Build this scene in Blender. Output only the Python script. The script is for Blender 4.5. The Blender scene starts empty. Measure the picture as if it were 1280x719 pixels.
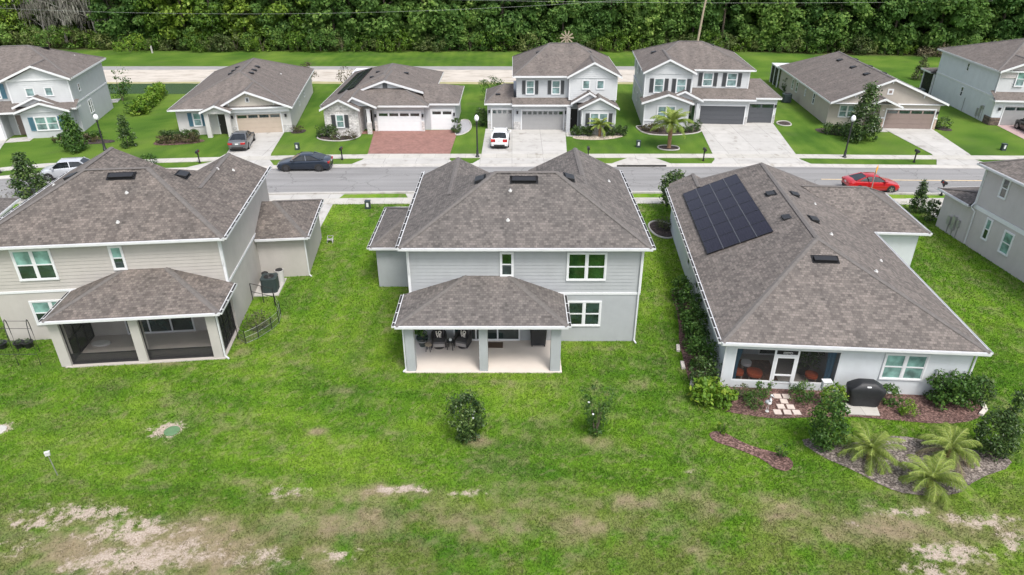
import bpy, math, random
import numpy as np
from mathutils import Matrix, Vector, noise
from math import radians as R, sin, cos, tan, atan, pi
random.seed(7); rng=np.random.default_rng(7)
S=bpy.context.scene; COL=S.collection
# ------------------------------------------------------------------ survey helper
CAMH=20.5; PITCH=28.2; FPX=862.
def G(x,y,z=0.0):
    "point of the place at height z that the surveyed photograph shows at (x,y)"
    ph=R(PITCH)+atan((y-359.5)/FPX); d=CAMH-z; Y=d/tan(ph); D=Y*cos(R(PITCH))+d*sin(R(PITCH))
    return ((x-640)*D/FPX, Y)
# ------------------------------------------------------------------ materials
def newmat(name):
    m=bpy.data.materials.new(name); m.use_nodes=True
    nt=m.node_tree; b=nt.nodes['Principled BSDF']; return m,nt,b
def N(nt,t,**k):
    n=nt.nodes.new(t)
    for a,v in k.items():
        if a.startswith('i_'): n.inputs[a[2:].replace('_',' ')].default_value=v
        else: setattr(n,a,v)
    return n
def ramp(nt,stops):
    n=nt.nodes.new('ShaderNodeValToRGB'); e=n.color_ramp.elements
    while len(e)<len(stops): e.new(.5)
    for q,(p,c) in zip(e,stops):
        q.position=p; q.color=(c[0],c[1],c[2],1)
    return n
def mixc(nt,fac,a,b,mode='MIX'):
    n=nt.nodes.new('ShaderNodeMix'); n.data_type='RGBA'; n.blend_type=mode
    for i,v in ((0,fac),(6,a),(7,b)):
        if hasattr(v,'is_linked') or hasattr(v,'links'): nt.links.new(v,n.inputs[i])
        else: n.inputs[i].default_value=v if i==0 else (*v,1)
    return n.outputs[2]
def scl(c,k): return tuple(min(1,x*k) for x in c)
def basic(name,c,rough=.6,var=.12,scale=1.5,bump=0.,bscale=60,metal=0.,spec=.5,dirt=0.):
    m,nt,b=newmat(name); L=nt.links.new
    tc=N(nt,'ShaderNodeTexCoord')
    n1=N(nt,'ShaderNodeTexNoise',i_Scale=scale,i_Detail=6.,i_Roughness=.65); L(tc.outputs['Object'],n1.inputs['Vector'])
    r=ramp(nt,[(.3,scl(c,1-var)),(.7,scl(c,1+var))]); L(n1.outputs['Fac'],r.inputs['Fac'])
    colo=r.outputs[0]
    if 'stucco' in name or 'siding' in name:
        mp=N(nt,'ShaderNodeMapping'); mp.inputs['Scale'].default_value=(1.,1.,.3); L(tc.outputs['Object'],mp.inputs[0]); ns=N(nt,'ShaderNodeTexNoise',i_Scale=1.6,i_Detail=6.,i_Roughness=.7); L(mp.outputs[0],ns.inputs['Vector']); rs=ramp(nt,[(.3,(.955,.952,.945)),(.55,(1.0,1.0,1.0)),(.75,(1.015,)*3)]); L(ns.outputs['Fac'],rs.inputs['Fac']); colo=mixc(nt,1.,colo,rs.outputs[0],'MULTIPLY')
    L(colo,b.inputs['Base Color'])
    b.inputs['Roughness'].default_value=rough; b.inputs['Metallic'].default_value=metal
    b.inputs['Specular IOR Level'].default_value=spec
    if bump:
        n2=N(nt,'ShaderNodeTexNoise',i_Scale=bscale,i_Detail=4.); L(tc.outputs['Object'],n2.inputs['Vector'])
        bp=N(nt,'ShaderNodeBump',i_Strength=bump,i_Distance=.02); L(n2.outputs['Fac'],bp.inputs['Height']); L(bp.outputs[0],b.inputs['Normal'])
    return m
def shingle(name,c,c2,big=.12):
    "asphalt shingles laid out in roof metres (UV)"
    m,nt,b=newmat(name); L=nt.links.new
    uv=N(nt,'ShaderNodeUVMap')
    br=N(nt,'ShaderNodeTexBrick',offset=.43,i_Scale=1.,i_Mortar_Size=.012,i_Mortar_Smooth=.3,i_Brick_Width=.17,i_Row_Height=.15,i_Bias=0.)
    br.inputs['Color1'].default_value=(0,0,0,1); br.inputs['Color2'].default_value=(1,1,1,1); br.inputs['Mortar'].default_value=(.0,.0,.0,1)
    L(uv.outputs[0],br.inputs['Vector'])
    br2=N(nt,'ShaderNodeTexBrick',offset=.37,i_Scale=1.,i_Mortar_Size=.0,i_Brick_Width=.26,i_Row_Height=.15,i_Bias=0.)
    br2.inputs['Color1'].default_value=(0,0,0,1); br2.inputs['Color2'].default_value=(1,1,1,1)
    L(uv.outputs[0],br2.inputs['Vector'])
    ad=N(nt,'ShaderNodeMath',operation='MULTIPLY_ADD'); L(br.outputs['Color'],ad.inputs[0]); ad.inputs[1].default_value=.6
    mu=N(nt,'ShaderNodeMath',operation='MULTIPLY'); L(br2.outputs['Color'],mu.inputs[0]); mu.inputs[1].default_value=.4
    L(mu.outputs[0],ad.inputs[2])
    r=ramp(nt,[(.0,scl(c,.72)),(.3,scl(c,1.0)),(.7,scl(c2,.87)),(1.,scl(c2,1.02))]); L(ad.outputs[0],r.inputs['Fac'])
    nz=N(nt,'ShaderNodeTexNoise',i_Scale=.9,i_Detail=5.); L(uv.outputs[0],nz.inputs['Vector'])
    r2=ramp(nt,[(.3,(1-big,)*3),(.7,(1+big,1+big*.8,1+big*.7))]); L(nz.outputs['Fac'],r2.inputs['Fac'])
    mpp=N(nt,'ShaderNodeMapping'); mpp.inputs['Scale'].default_value=(1.3,.16,1); L(uv.outputs[0],mpp.inputs[0]); stn=N(nt,'ShaderNodeTexNoise',i_Scale=1.,i_Detail=4.); L(mpp.outputs[0],stn.inputs['Vector']); rst=ramp(nt,[(.3,(.88,.88,.885)),(.7,(1.12,1.11,1.10))]); L(stn.outputs['Fac'],rst.inputs['Fac'])
    gr=N(nt,'ShaderNodeTexNoise',i_Scale=40.,i_Detail=2.); L(uv.outputs[0],gr.inputs['Vector'])
    r3=ramp(nt,[(.3,(.82,)*3),(.7,(1.18,)*3)]); L(gr.outputs['Fac'],r3.inputs['Fac'])
    c1=mixc(nt,1.,r.outputs[0],r2.outputs[0],'MULTIPLY'); c3=mixc(nt,1.,mixc(nt,1.,c1,rst.outputs[0],'MULTIPLY'),r3.outputs[0],'MULTIPLY')
    L(c3,b.inputs['Base Color']); b.inputs['Roughness'].default_value=.9; b.inputs['Specular IOR Level'].default_value=.25
    bp=N(nt,'ShaderNodeBump',i_Strength=.8,i_Distance=.02); L(ad.outputs[0],bp.inputs['Height']); L(bp.outputs[0],b.inputs['Normal'])
    return m
def leafmat(name,stops,trans=.25,rough=.55,objvar=.0):
    m,nt,b=newmat(name); L=nt.links.new
    at=N(nt,'ShaderNodeAttribute',attribute_name='rnd')
    r=ramp(nt,stops); L(at.outputs['Fac'],r.inputs['Fac']); colr=r.outputs[0]
    if objvar:
        oi=N(nt,'ShaderNodeObjectInfo'); hs=N(nt,'ShaderNodeHueSaturation')
        mr=N(nt,'ShaderNodeMapRange'); L(oi.outputs['Random'],mr.inputs[0]); mr.inputs[3].default_value=1-objvar; mr.inputs[4].default_value=1+objvar
        mh=N(nt,'ShaderNodeMapRange'); L(oi.outputs['Random'],mh.inputs[0]); mh.inputs[3].default_value=.515; mh.inputs[4].default_value=.485
        L(mr.outputs[0],hs.inputs['Value']); L(mh.outputs[0],hs.inputs['Hue']); L(colr,hs.inputs['Color']); colr=hs.outputs[0]
    L(colr,b.inputs['Base Color']); b.inputs['Roughness'].default_value=rough; b.inputs['Specular IOR Level'].default_value=.35
    tr=N(nt,'ShaderNodeBsdfTranslucent'); L(colr,tr.inputs['Color'])
    mx=N(nt,'ShaderNodeMixShader',i_Fac=trans); L(b.outputs[0],mx.inputs[1]); L(tr.outputs[0],mx.inputs[2])
    L(mx.outputs[0],nt.nodes['Material Output'].inputs['Surface'])
    return m
def glass(name,c,rough=.04,ior=1.9):
    m,nt,b=newmat(name); b.inputs['Roughness'].default_value=rough; L=nt.links.new
    tc=N(nt,'ShaderNodeTexCoord'); nz=N(nt,'ShaderNodeTexNoise',i_Scale=1.7,i_Detail=3.); L(tc.outputs['Object'],nz.inputs['Vector']); r=ramp(nt,[(.3,scl(c,.45)),(.5,c),(.72,scl(c,1.7))]); L(nz.outputs['Fac'],r.inputs['Fac']); L(r.outputs[0],b.inputs['Base Color'])
    b.inputs['IOR'].default_value=ior; return m
def screen(name,c,fac):
    m,nt,b=newmat(name); L=nt.links.new
    b.inputs['Base Color'].default_value=(*c,1); b.inputs['Roughness'].default_value=.6
    t=N(nt,'ShaderNodeBsdfTransparent'); mx=N(nt,'ShaderNodeMixShader',i_Fac=fac)
    L(t.outputs[0],mx.inputs[1]); L(b.outputs[0],mx.inputs[2]); L(mx.outputs[0],nt.nodes['Material Output'].inputs['Surface'])
    return m
def stone(name,cs,mortar,w=.4,h=.17):
    m,nt,b=newmat(name); L=nt.links.new
    tc=N(nt,'ShaderNodeTexCoord'); sp=N(nt,'ShaderNodeSeparateXYZ'); L(tc.outputs['Object'],sp.inputs[0])
    a=N(nt,'ShaderNodeMath',operation='ADD'); L(sp.outputs[0],a.inputs[0]); L(sp.outputs[1],a.inputs[1])
    cb=N(nt,'ShaderNodeCombineXYZ'); L(a.outputs[0],cb.inputs[0]); L(sp.outputs[2],cb.inputs[1])
    br=N(nt,'ShaderNodeTexBrick',offset=.4,i_Scale=1.,i_Mortar_Size=.015,i_Brick_Width=w,i_Row_Height=h)
    br.inputs['Color1'].default_value=(*cs[0],1); br.inputs['Color2'].default_value=(*cs[1],1); br.inputs['Mortar'].default_value=(*mortar,1)
    L(cb.outputs[0],br.inputs['Vector']); nz=N(nt,'ShaderNodeTexNoise',i_Scale=5.); L(tc.outputs['Object'],nz.inputs['Vector'])
    r=ramp(nt,[(.3,(.75,)*3),(.7,(1.2,)*3)]); L(nz.outputs['Fac'],r.inputs['Fac'])
    L(mixc(nt,1.,br.outputs['Color'],r.outputs[0],'MULTIPLY'),b.inputs['Base Color']); b.inputs['Roughness'].default_value=.85
    bp=N(nt,'ShaderNodeBump',i_Strength=.6,i_Distance=.02); L(br.outputs['Fac'],bp.inputs['Height']); bp.invert=True; L(bp.outputs[0],b.inputs['Normal'])
    return m
M={}
M['white']=basic('white_paint',(.66,.67,.68),.45,.04,3)
M['gutter']=basic('gutter_white',(.60,.61,.62),.4,.06,3)
M['dark']=basic('dark_shade_and_parts',(.022,.021,.02),.8,.3,20)  # near black: painted gutter shade and dirt, also plain dark parts
M['black']=basic('black_metal',(.018,.018,.02),.4,.2,8)
M['A_sid']=basic('blue_grey_siding',(.35,.364,.376),.6,.05,1.2)
M['A_wall']=basic('blue_grey_stucco',(.355,.372,.385),.85,.06,.9,.25,120)
M['B_sid']=basic('beige_siding',(.41,.388,.36),.6,.05,1.2)
M['B_wall']=basic('beige_stucco',(.43,.408,.38),.85,.06,.9,.25,120)
M['C_wall']=basic('pale_stucco',(.56,.59,.61),.8,.05,.9,.2,120)
M['D_sid']=basic('taupe_siding',(.47,.44,.43),.6,.05,1.2)
M['D_wall']=basic('taupe_stucco',(.49,.46,.445),.85,.06,.9,.25,120)
M['w_sid']=basic('white_siding',(.52,.535,.545),.6,.04,1.2)
M['w_grey']=basic('pale_grey_siding',(.45,.465,.48),.6,.05,1.2)
M['cream']=basic('off_white_stucco',(.53,.52,.50),.8,.05,1,.2,100)
M['tan']=basic('tan_stucco',(.42,.38,.33),.8,.05,1,.2,100)
M['tan_bb']=basic('tan_boards',(.36,.325,.285),.7,.06,1)
M['beige_bb']=basic('beige_boards',(.50,.46,.40),.7,.06,1)
M['blue_wall']=basic('powder_blue_siding',(.60,.63,.65),.7,.05,1)
M['roofA']=shingle('grey_brown_shingle',(.108,.100,.095),(.175,.160,.150))
M['roofB']=shingle('brown_grey_shingle',(.108,.096,.088),(.185,.164,.148),.16)
M['roofC']=shingle('taupe_shingle',(.12,.108,.10),(.20,.178,.163),.1)
M['roofF']=shingle('far_brown_shingle',(.135,.118,.108),(.18,.160,.147),.1)
M['cap']=basic('ridge_shingle',(.125,.114,.107),.9,.2,6)
M['vent']=basic('black_vent',(.016,.016,.018),.5,.15,5)
M['flash']=basic('pipe_boot',(.52,.52,.51),.6,.05,5)
M['blind']=glass('window_with_blind',(.17,.30,.27),.08,1.6)
M['pane']=glass('dark_window_glass',(.02,.035,.033),.03,1.9)
M['pane_far']=glass('far_window_glass',(.16,.24,.24),.08,1.7)
M['greenpane']=glass('lawn_reflection_green_glass',(.015,.045,.012),.03,1.9)  # reflected lawn painted into the window colour; also serves the green door glass
M['concrete']=basic('driveway_concrete',(.44,.425,.40),.85,.08,.6,.15,90)
M['patio']=basic('patio_floor',(.62,.555,.50),.7,.05,.8)
M['B_floor']=basic('screened_floor',(.44,.405,.37),.7,.05,.8)
M['g_white']=basic('white_garage_door',(.72,.74,.75),.5,.03,2)
M['g_grey']=basic('grey_garage_door',(.30,.30,.30),.5,.04,2)
M['g_dark']=basic('charcoal_garage_door',(.075,.08,.09),.5,.04,2)
M['g_beige']=basic('beige_garage_door',(.43,.36,.29),.5,.04,2)
M['g_brown']=basic('brown_garage_door',(.22,.17,.15),.5,.04,2)
M['sh_blue']=basic('blue_shutter',(.085,.19,.25),.6,.08,6)
M['sh_grey']=basic('charcoal_shutter',(.085,.09,.095),.6,.08,6)
M['door_dark']=basic('dark_front_door',(.022,.02,.02),.4,.1,4)
M['stone_w']=stone('white_ledgestone',((.55,.52,.50),(.70,.68,.66)),(.38,.36,.35))
M['stone_g']=stone('grey_ledgestone',((.42,.41,.40),(.55,.54,.53)),(.3,.3,.3))
M['stone_t']=stone('tan_ledgestone',((.42,.31,.24),(.56,.44,.36)),(.3,.26,.22))
M['stone_d']=stone('dark_ledgestone',((.10,.075,.06),(.2,.15,.12)),(.06,.05,.05))
M['scr']=screen('insect_screen',(.03,.03,.03),.10)
M['scr_c']=screen('lanai_screen',(.03,.03,.03),.24)
M['scr_d']=screen('dark_insect_screen',(.02,.02,.022),.72)
M['ac']=basic('condenser_green_grey',(.035,.05,.052),.5,.15,10)
M['metal']=basic('galvanised_metal',(.42,.42,.42),.4,.1,8,metal=.6)
M['pole']=basic('weathered_wood',(.36,.29,.22),.85,.15,6)
M['brass']=basic('yellow_sign_face',(.75,.36,.02),.5,.08,6)
M['trunk']=basic('tree_bark',(.13,.105,.08),.9,.25,4,.5,20)
M['trunk_pale']=basic('pale_bark',(.36,.34,.31),.9,.18,2,.4,12)
M['palm_trunk']=basic('palm_bark',(.24,.14,.08),.9,.3,9,.8,14)
# ------------------------------------------------------------------ mesh builder
class MB:
    def __init__(s,M=None):
        s.v=[];s.f=[];s.uv=[];s.mi=[];s.M=M or Matrix.Identity(4);s.flip=s.M.to_3x3().determinant()<0
    def add(s,pts,faces,mi=0,uvs=None):
        o=len(s.v); s.v+= [tuple(s.M@Vector(p)) for p in pts]
        for k,f in enumerate(faces):
            u=uvs[k] if uvs else None
            f=[o+i for i in f]
            if s.flip: f=f[::-1]; u=u[::-1] if u else None
            s.f.append(f); s.mi.append(mi); s.uv.append(u)
    def face(s,pts,mi=0): s.add(pts,[list(range(len(pts)))],mi)
    def box(s,x0,x1,y0,y1,z0,z1,mi=0):
        p=[(x,y,z) for z in(z0,z1) for y in(y0,y1) for x in(x0,x1)]
        s.add(p,[(0,2,3,1),(4,5,7,6),(0,1,5,4),(2,6,7,3),(0,4,6,2),(1,3,7,5)],mi)
    def bar(s,a,b,w,h,mi=0,up=(0,0,1)):
        "box beam from a to b"
        a=Vector(a);b=Vector(b);d=(b-a).normalized();x=d.cross(Vector(up))
        if x.length<1e-4: x=d.cross(Vector((0,1,0)))
        x.normalize(); y=x.cross(d); x*=w/2;y*=h/2
        p=[a-x-y,a+x-y,a+x+y,a-x+y,b-x-y,b+x-y,b+x+y,b-x+y]
        s.add(p,[(3,2,1,0),(4,5,6,7),(0,1,5,4),(1,2,6,5),(2,3,7,6),(3,0,4,7)],mi)
    def tube(s,path,r,n=6,mi=0,cap=True):
        pts=[];P=[Vector(p) for p in path];rs=r if isinstance(r,(list,tuple)) else [r]*len(P)
        for i,p in enumerate(P):
            d=(P[min(i+1,len(P)-1)]-P[max(i-1,0)]).normalized()
            x=d.cross(Vector((0,0,1)));
            if x.length<1e-3: x=Vector((1,0,0))
            x.normalize(); y=x.cross(d)
            for k in range(n):
                a=2*pi*k/n; pts.append(p+(x*cos(a)-y*sin(a))*rs[i])
        f=[]
        for i in range(len(P)-1):
            for k in range(n):
                f.append((i*n+k,i*n+(k+1)%n,(i+1)*n+(k+1)%n,(i+1)*n+k))
        if cap: f.append(tuple(range(n))[::-1]); f.append(tuple((len(P)-1)*n+k for k in range(n)))
        s.add(pts,f,mi)
    def lathe(s,prof,c=(0,0,0),n=12,mi=0):
        pts=[];f=[]
        for r,z in prof:
            for k in range(n):
                a=2*pi*k/n; pts.append((c[0]+r*cos(a),c[1]+r*sin(a),c[2]+z))
        m=len(prof)
        for i in range(m-1):
            for k in range(n): f.append((i*n+k,i*n+(k+1)%n,(i+1)*n+(k+1)%n,(i+1)*n+k))
        f.append(tuple(range(n))[::-1]); f.append(tuple((m-1)*n+k for k in range(n)))
        s.add(pts,f,mi)
    def prism(s,poly,z0,z1,mi=0):
        n=len(poly)
        if sum(poly[i][0]*poly[(i+1)%n][1]-poly[(i+1)%n][0]*poly[i][1] for i in range(n))<0: poly=poly[::-1]
        p=[(x,y,z0) for x,y in poly]+[(x,y,z1) for x,y in poly]
        s.add(p,[tuple(range(n))[::-1],tuple(range(n,2*n))]+[(i,(i+1)%n,n+(i+1)%n,n+i) for i in range(n)],mi)
    def slope(s,pts,mi=0):
        "roof plane with UVs in metres along and up the slope"
        P=[Vector(p) for p in pts]; n=(P[1]-P[0]).cross(P[2]-P[0]).normalized()
        if n.z<0: P=P[::-1]; n=-n
        h=Vector((0,0,1)).cross(n)
        h=h.normalized() if h.length>1e-4 else Vector((1,0,0)); t=n.cross(h)
        uv=[(p.dot(h)+37.3*abs(n.x)+11,p.dot(t)+20) for p in P]
        s.add(P,[list(range(len(P)))],mi,[uv])
    def build(s,name,mats,parent=None,smooth=None,loc=None):
        if name in ('wall_trim','stone_base','door_trim','garage_trim','fascia','lanai_post','garage_pier') and len(s.f)==6*len(s.v)//8 and len(s.v)>8 and len(s.v)%8==0:
            for k in range(0,len(s.v),8):
                q=MB(); q.v=s.v[k:k+8]; q.f=[[i-k for i in f] for f in s.f[k//8*6:k//8*6+6]]; q.uv=[None]*6; q.mi=[0]*6; o=q.build(name,mats,parent)
            return o
        if not isinstance(mats,(list,tuple)): mats=[mats]
        me=bpy.data.meshes.new(name); me.from_pydata(s.v,[],s.f)
        for m in mats: me.materials.append(m)
        if len(mats)>1: me.polygons.foreach_set('material_index',s.mi)
        if any(u for u in s.uv):
            l=me.uv_layers.new(name='UVMap'); flat=[]
            for f,u in zip(s.f,s.uv):
                for k in range(len(f)): flat+= list(u[k]) if u else [0.,0.]
            l.data.foreach_set('uv',flat)
        if smooth:
            me.polygons.foreach_set('use_smooth',[True]*len(me.polygons)); me.set_sharp_from_angle(angle=R(smooth))
        me.update()
        o=bpy.data.objects.new(name,me); COL.objects.link(o)
        if parent: o.parent=parent
        if loc: o.location=loc
        return o
def tag(o,label=None,cat=None,group=None,kind=None):
    for k,v in (('label',label),('category',cat),('group',group),('kind',kind)):
        if v: o[k]=v
    return o
def empty(name,loc,rz=0,label=None,cat=None,group=None):
    o=bpy.data.objects.new(name,None); COL.objects.link(o); o.location=(loc[0],loc[1],loc[2] if len(loc)>2 else 0); o.rotation_euler=(0,0,R(rz)); o.empty_display_size=.3
    return tag(o,label,cat,group)
def copy_tree(o,loc,rz=None,sc=None,label=None,parent=None):
    c=o.copy(); COL.objects.link(c)
    if parent: c.parent=parent
    else:
        c.location=loc
        if rz is not None: c.rotation_euler=(0,0,rz)
        if sc is not None: c.scale=(sc,)*3 if not isinstance(sc,tuple) else sc
        if label: c['label']=label
    for ch in o.children: copy_tree(ch,None,parent=c)
    return c
# wall frames: x along the wall, y outwards, z up
def WF(v0): return Matrix(((1,0,0,0),(0,-1,0,v0),(0,0,1,0),(0,0,0,1)))      # faces the camera side (-v)
def WB(v0): return Matrix(((1,0,0,0),(0,1,0,v0),(0,0,1,0),(0,0,0,1)))
def WL(u0): return Matrix(((0,-1,0,u0),(1,0,0,0),(0,0,1,0),(0,0,0,1)))      # faces -u, x = v
def WR(u0): return Matrix(((0,1,0,u0),(1,0,0,0),(0,0,1,0),(0,0,0,1)))       # faces +u, x = v
MIR=Matrix.Scale(-1,4,(1,0,0))
# ------------------------------------------------------------------ building pieces
def lap(mb,poly,course=.19,mi=0,tilt=.021):
    "lapped siding boards over polygon [(x,z)] in a wall frame, each board tilted out at its foot"
    z0=min(p[1] for p in poly); z1=max(p[1] for p in poly); z=z0
    def clip(P,zc,up):
        out=[]
        for i in range(len(P)):
            a,b=P[i],P[(i+1)%len(P)]; ia=(a[1]>=zc)==up or a[1]==zc; ib=(b[1]>=zc)==up or b[1]==zc
            if ia: out.append(a)
            if ia!=ib:
                t=(zc-a[1])/(b[1]-a[1]); out.append((a[0]+t*(b[0]-a[0]),zc))
        return out
    while z<z1-1e-4:
        t=min(z+course,z1); P=clip(clip(poly,z,True),t,False)
        if len(P)>=3:
            mb.face([(x,.004+tilt*(t-q)/course,q) for x,q in P],mi)
            xs=[x for x,q in P if q<z+1e-5]
            if len(xs)>1: mb.face([(min(xs),.0,z),(max(xs),.0,z),(max(xs),.004+tilt,z),(min(xs),.004+tilt,z)],mi)
        z=t
def window(parent,Mx,x0,x1,z0,z1,n=2,top='blind',bot='pane',trim=.085,hung=True,tri=True,mir=None):
    "hung window in trim; n sashes side by side, panes are children"
    Mx=(mir@Mx) if mir else Mx
    mb=MB(Mx)
    a,b,c,d=x0,x1,z0,z1
    mb.box(a,b,.0,.055,d-trim,d); mb.box(a,b,.0,.07,c,c+trim*.9)
    mb.box(a,a+trim,.0,.055,c+trim*.9,d-trim); mb.box(b-trim,b,.0,.055,c+trim*.9,d-trim)
    iw=(b-a-2*trim); panes=[]
    mull=.1
    sw=(iw-mull*(n-1))/n
    for k in range(n):
        sx=a+trim+k*(sw+mull)
        if k: mb.box(sx-mull,sx,.0,.045,c+trim*.9,d-trim)
        zt,zb=d-trim,c+trim*.9; zm=(zt+zb)/2; f=.04
        mb.box(sx,sx+sw,.0,.035,zt-f,zt); mb.box(sx,sx+sw,.0,.04,zb,zb+f)
        mb.box(sx,sx+f,.0,.035,zb+f,zt-f); mb.box(sx+sw-f,sx+sw,.0,.035,zb+f,zt-f)
        if hung:
            mb.box(sx+f,sx+sw-f,.0,.045,zm-.03,zm+.03)
            panes+=[(sx+f,sx+sw-f,zm+.03,zt-f,top),(sx+f,sx+sw-f,zb+f,zm-.03,bot)]
        else: panes.append((sx+f,sx+sw-f,zb+f,zt-f,bot))
    o=mb.build('window',M['white'],parent)
    for p in panes:
        q=MB(Mx); q.box(p[0],p[1],.0,.012,p[2],p[3]); q.build('pane',M[p[4]],o)
    return o
def shutter(parent,Mx,x0,x1,z0,z1,mat):
    mb=MB(Mx); mb.box(x0,x0+.05,.004,.05,z0,z1); mb.box(x1-.05,x1,.004,.05,z0,z1)
    z=z0
    while z<z1-.03:
        mb.add([(x0+.05,.012,z),(x1-.05,.012,z),(x1-.05,.045,z+.045),(x0+.05,.045,z+.045)],[(0,1,2,3)]); z+=.085
    mb.box(x0+.05,x1-.05,.004,.011,z0,z1); mb.box(x0+.05,x1-.05,.012,.052,z0,z0+.06); mb.box(x0+.05,x1-.05,.012,.052,z1-.06,z1)
    return mb.build('shutter',mat,parent)
def shut_window(parent,Mx,x0,x1,z0,z1,mat,sw=.36,n=1,**k):
    shutter(parent,Mx,x0,x0+sw,z0+.05,z1-.05,mat); shutter(parent,Mx,x1-sw,x1,z0+.05,z1-.05,mat)
    return window(parent,Mx,x0+sw+.03,x1-sw-.03,z0,z1,n,**k)
def garage(parent,Mx,x0,x1,z1,mat,cols,lites=True,trim='white'):
    t=MB(Mx); t.box(x0-.12,x0,.0,.06,0,z1+.14); t.box(x1,x1+.12,.0,.06,0,z1+.14); t.box(x0,x1,.0,.06,z1,z1+.14)
    t.build('garage_trim',M[trim],parent)
    d=MB(Mx); w=(x1-x0)/cols; h=z1/4; d.box(x0,x1,-.03,.004,0,z1)
    for r in range(4):
        for k in range(cols):
            if r==3 and lites: continue
            d.box(x0+k*w+.06,x0+(k+1)*w-.06,.004,.016,r*h+.07,(r+1)*h-.05)
        if r: d.box(x0,x1,.004,.009,r*h-.006,r*h+.006)
    o=d.build('garage_door',M[mat] if isinstance(mat,str) else mat,parent)
    if lites:
        for k in range(cols):
            q=MB(Mx); q.box(x0+k*w+.09,x0+(k+1)*w-.09,.004,.018,3*h+.12,4*h-.1); q.build('pane',M['pane'],o)
    return o
def caps(mb,lines,w=.15):
    for a,b in lines:
        a=Vector(a);b=Vector(b);d=(b-a).normalized();x=d.cross(Vector((0,0,1))).normalized()*w;up=Vector((0,0,.03));dn=Vector((0,0,-.5*w*.62 if abs(d.z)<.05 else -.3*w))
        mb.add([a+x+dn+up,b+x+dn+up,b+up*1.3,a+up*1.3,a-x+dn+up,b-x+dn+up],[(0,1,2,3),(3,2,5,4)])
def hip(roof,cap,x0,x1,y0,y1,z,A,B,axis='u'):
    "hip roof, ridge A-B (A is the low-u or low-v end)"
    A=Vector(A);B=Vector(B); p=[Vector((x0,y0,z)),Vector((x1,y0,z)),Vector((x1,y1,z)),Vector((x0,y1,z))]
    if axis=='u':
        roof.slope([p[0],p[1],B,A]); roof.slope([p[2],p[3],A,B]); roof.slope([p[3],p[0],A]); roof.slope([p[1],p[2],B])
        if cap is not None: caps(cap,[(p[0],A),(p[3],A),(p[1],B),(p[2],B),(A,B)])
    else:
        roof.slope([p[0],p[1],A]); roof.slope([p[2],p[3],B]); roof.slope([p[3],p[0],A,B]); roof.slope([p[1],p[2],B,A])
        if cap is not None: caps(cap,[(p[0],A),(p[1],A),(p[2],B),(p[3],B),(A,B)])
def gable_roof(roof,trim,cap,x0,x1,yf,yb,z,xr,zr,rake=True):
    "roof with its gable end facing -v; ridge runs back from yf to yb"
    roof.slope([(x0,yf,z),(x0,yb,z),(xr,yb,zr),(xr,yf,zr)]); roof.slope([(x1,yf,z),(xr,yf,zr),(xr,yb,zr),(x1,yb,z)])
    if cap is not None: caps(cap,[((xr,yf,zr),(xr,yb,zr))])
    if rake and trim is not None:
        for xa in (x0,x1):
            d=Vector((xr-xa,0,zr-z)); k=.14
            a=Vector((xa,yf,z)); b=Vector((xr,yf,zr))
            trim.add([a+Vector((0,-.045,-.2)),b+Vector((0,-.045,-.2)),b+Vector((0,-.045,.012)),a+Vector((0,-.045,.012)),
                      a+Vector((0,.02,-.2)),b+Vector((0,.02,-.2)),b+Vector((0,.02,.012)),a+Vector((0,.02,.012))],
                     [(0,1,2,3),(7,6,5,4),(3,2,6,7),(1,0,4,5),(0,3,7,4),(2,1,5,6)] if xa<xr else [(3,2,1,0),(4,5,6,7),(7,6,2,3),(5,4,0,1),(4,7,3,0),(6,5,1,2)])
            # soffit strip under the rake
            trim.face([a+Vector((0,0,-.16)),b+Vector((0,0,-.16)),b+Vector((0,.32,-.16)),a+Vector((0,.32,-.16))])
def eaves(tr,x0,x1,y0,y1,z,sides='flrb',h=.17,sof=True,t=.03):
    "fascia boards round a rectangular eave (outside faces on the given edges) and the flat soffit"
    e=.004
    if 'f' in sides: tr.box(x0,x1,y0-t,y0-e,z-h,z+.015)
    if 'b' in sides: tr.box(x0,x1,y1+e,y1+t,z-h,z+.015)
    if 'l' in sides: tr.box(x0-t,x0-e,y0-t,y1+t,z-h,z+.015)
    if 'r' in sides: tr.box(x1+e,x1+t,y0-t,y1+t,z-h,z+.015)
    if sof: tr.box(x0,x1,y0,y1,z-h+.01,z-h+.03)
def gutter(parent,a,b,out,Mx=None,dashed=True):
    "K-gutter along eave a-b (same z), out = unit outward (u,v); open top with hangers over a dark fill coloured for shade and dirt"
    g=MB(Mx); a=Vector(a);b=Vector(b);o=Vector((out[0],out[1],0)); L=(b-a).length; d=(b-a)/L; z=Vector((0,0,1))
    def bx(s0,s1,o0,o1,z0,z1,mi):
        p=[a+d*s+o*q+z*h for h in(z0,z1) for q in(o0,o1) for s in(s0,s1)]
        f=[(0,2,3,1),(4,5,7,6),(0,1,5,4),(2,6,7,3),(0,4,6,2),(1,3,7,5)]
        if d.cross(o).z<0: f=[q[::-1] for q in f]
        g.add(p,f,mi)
    bx(0,L,.034,.046,-.10,.0,0); G_=.16 if dashed else .118
    bx(0,L,G_,G_+.012,-.10,.004,0); bx(0,L,.046,G_,-.10,-.09,0); bx(.0,.012,.046,G_,-.089,0,0); bx(L-.012,L,.046,G_,-.089,0,0)
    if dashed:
        bx(.02,L-.02,.047,G_-.001,-.089,-.012,1)  # dark fill: shade and dirt of the trough put into its colour
        k=.35
        while k<L-.1: bx(k,k+.05,.046,G_,-.011,.001,0); k+=.95
    else: bx(.02,L-.02,.047,.117,-.089,-.07,0)
    return g.build('gutter',[M['gutter'],M['dark']],parent)
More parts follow.
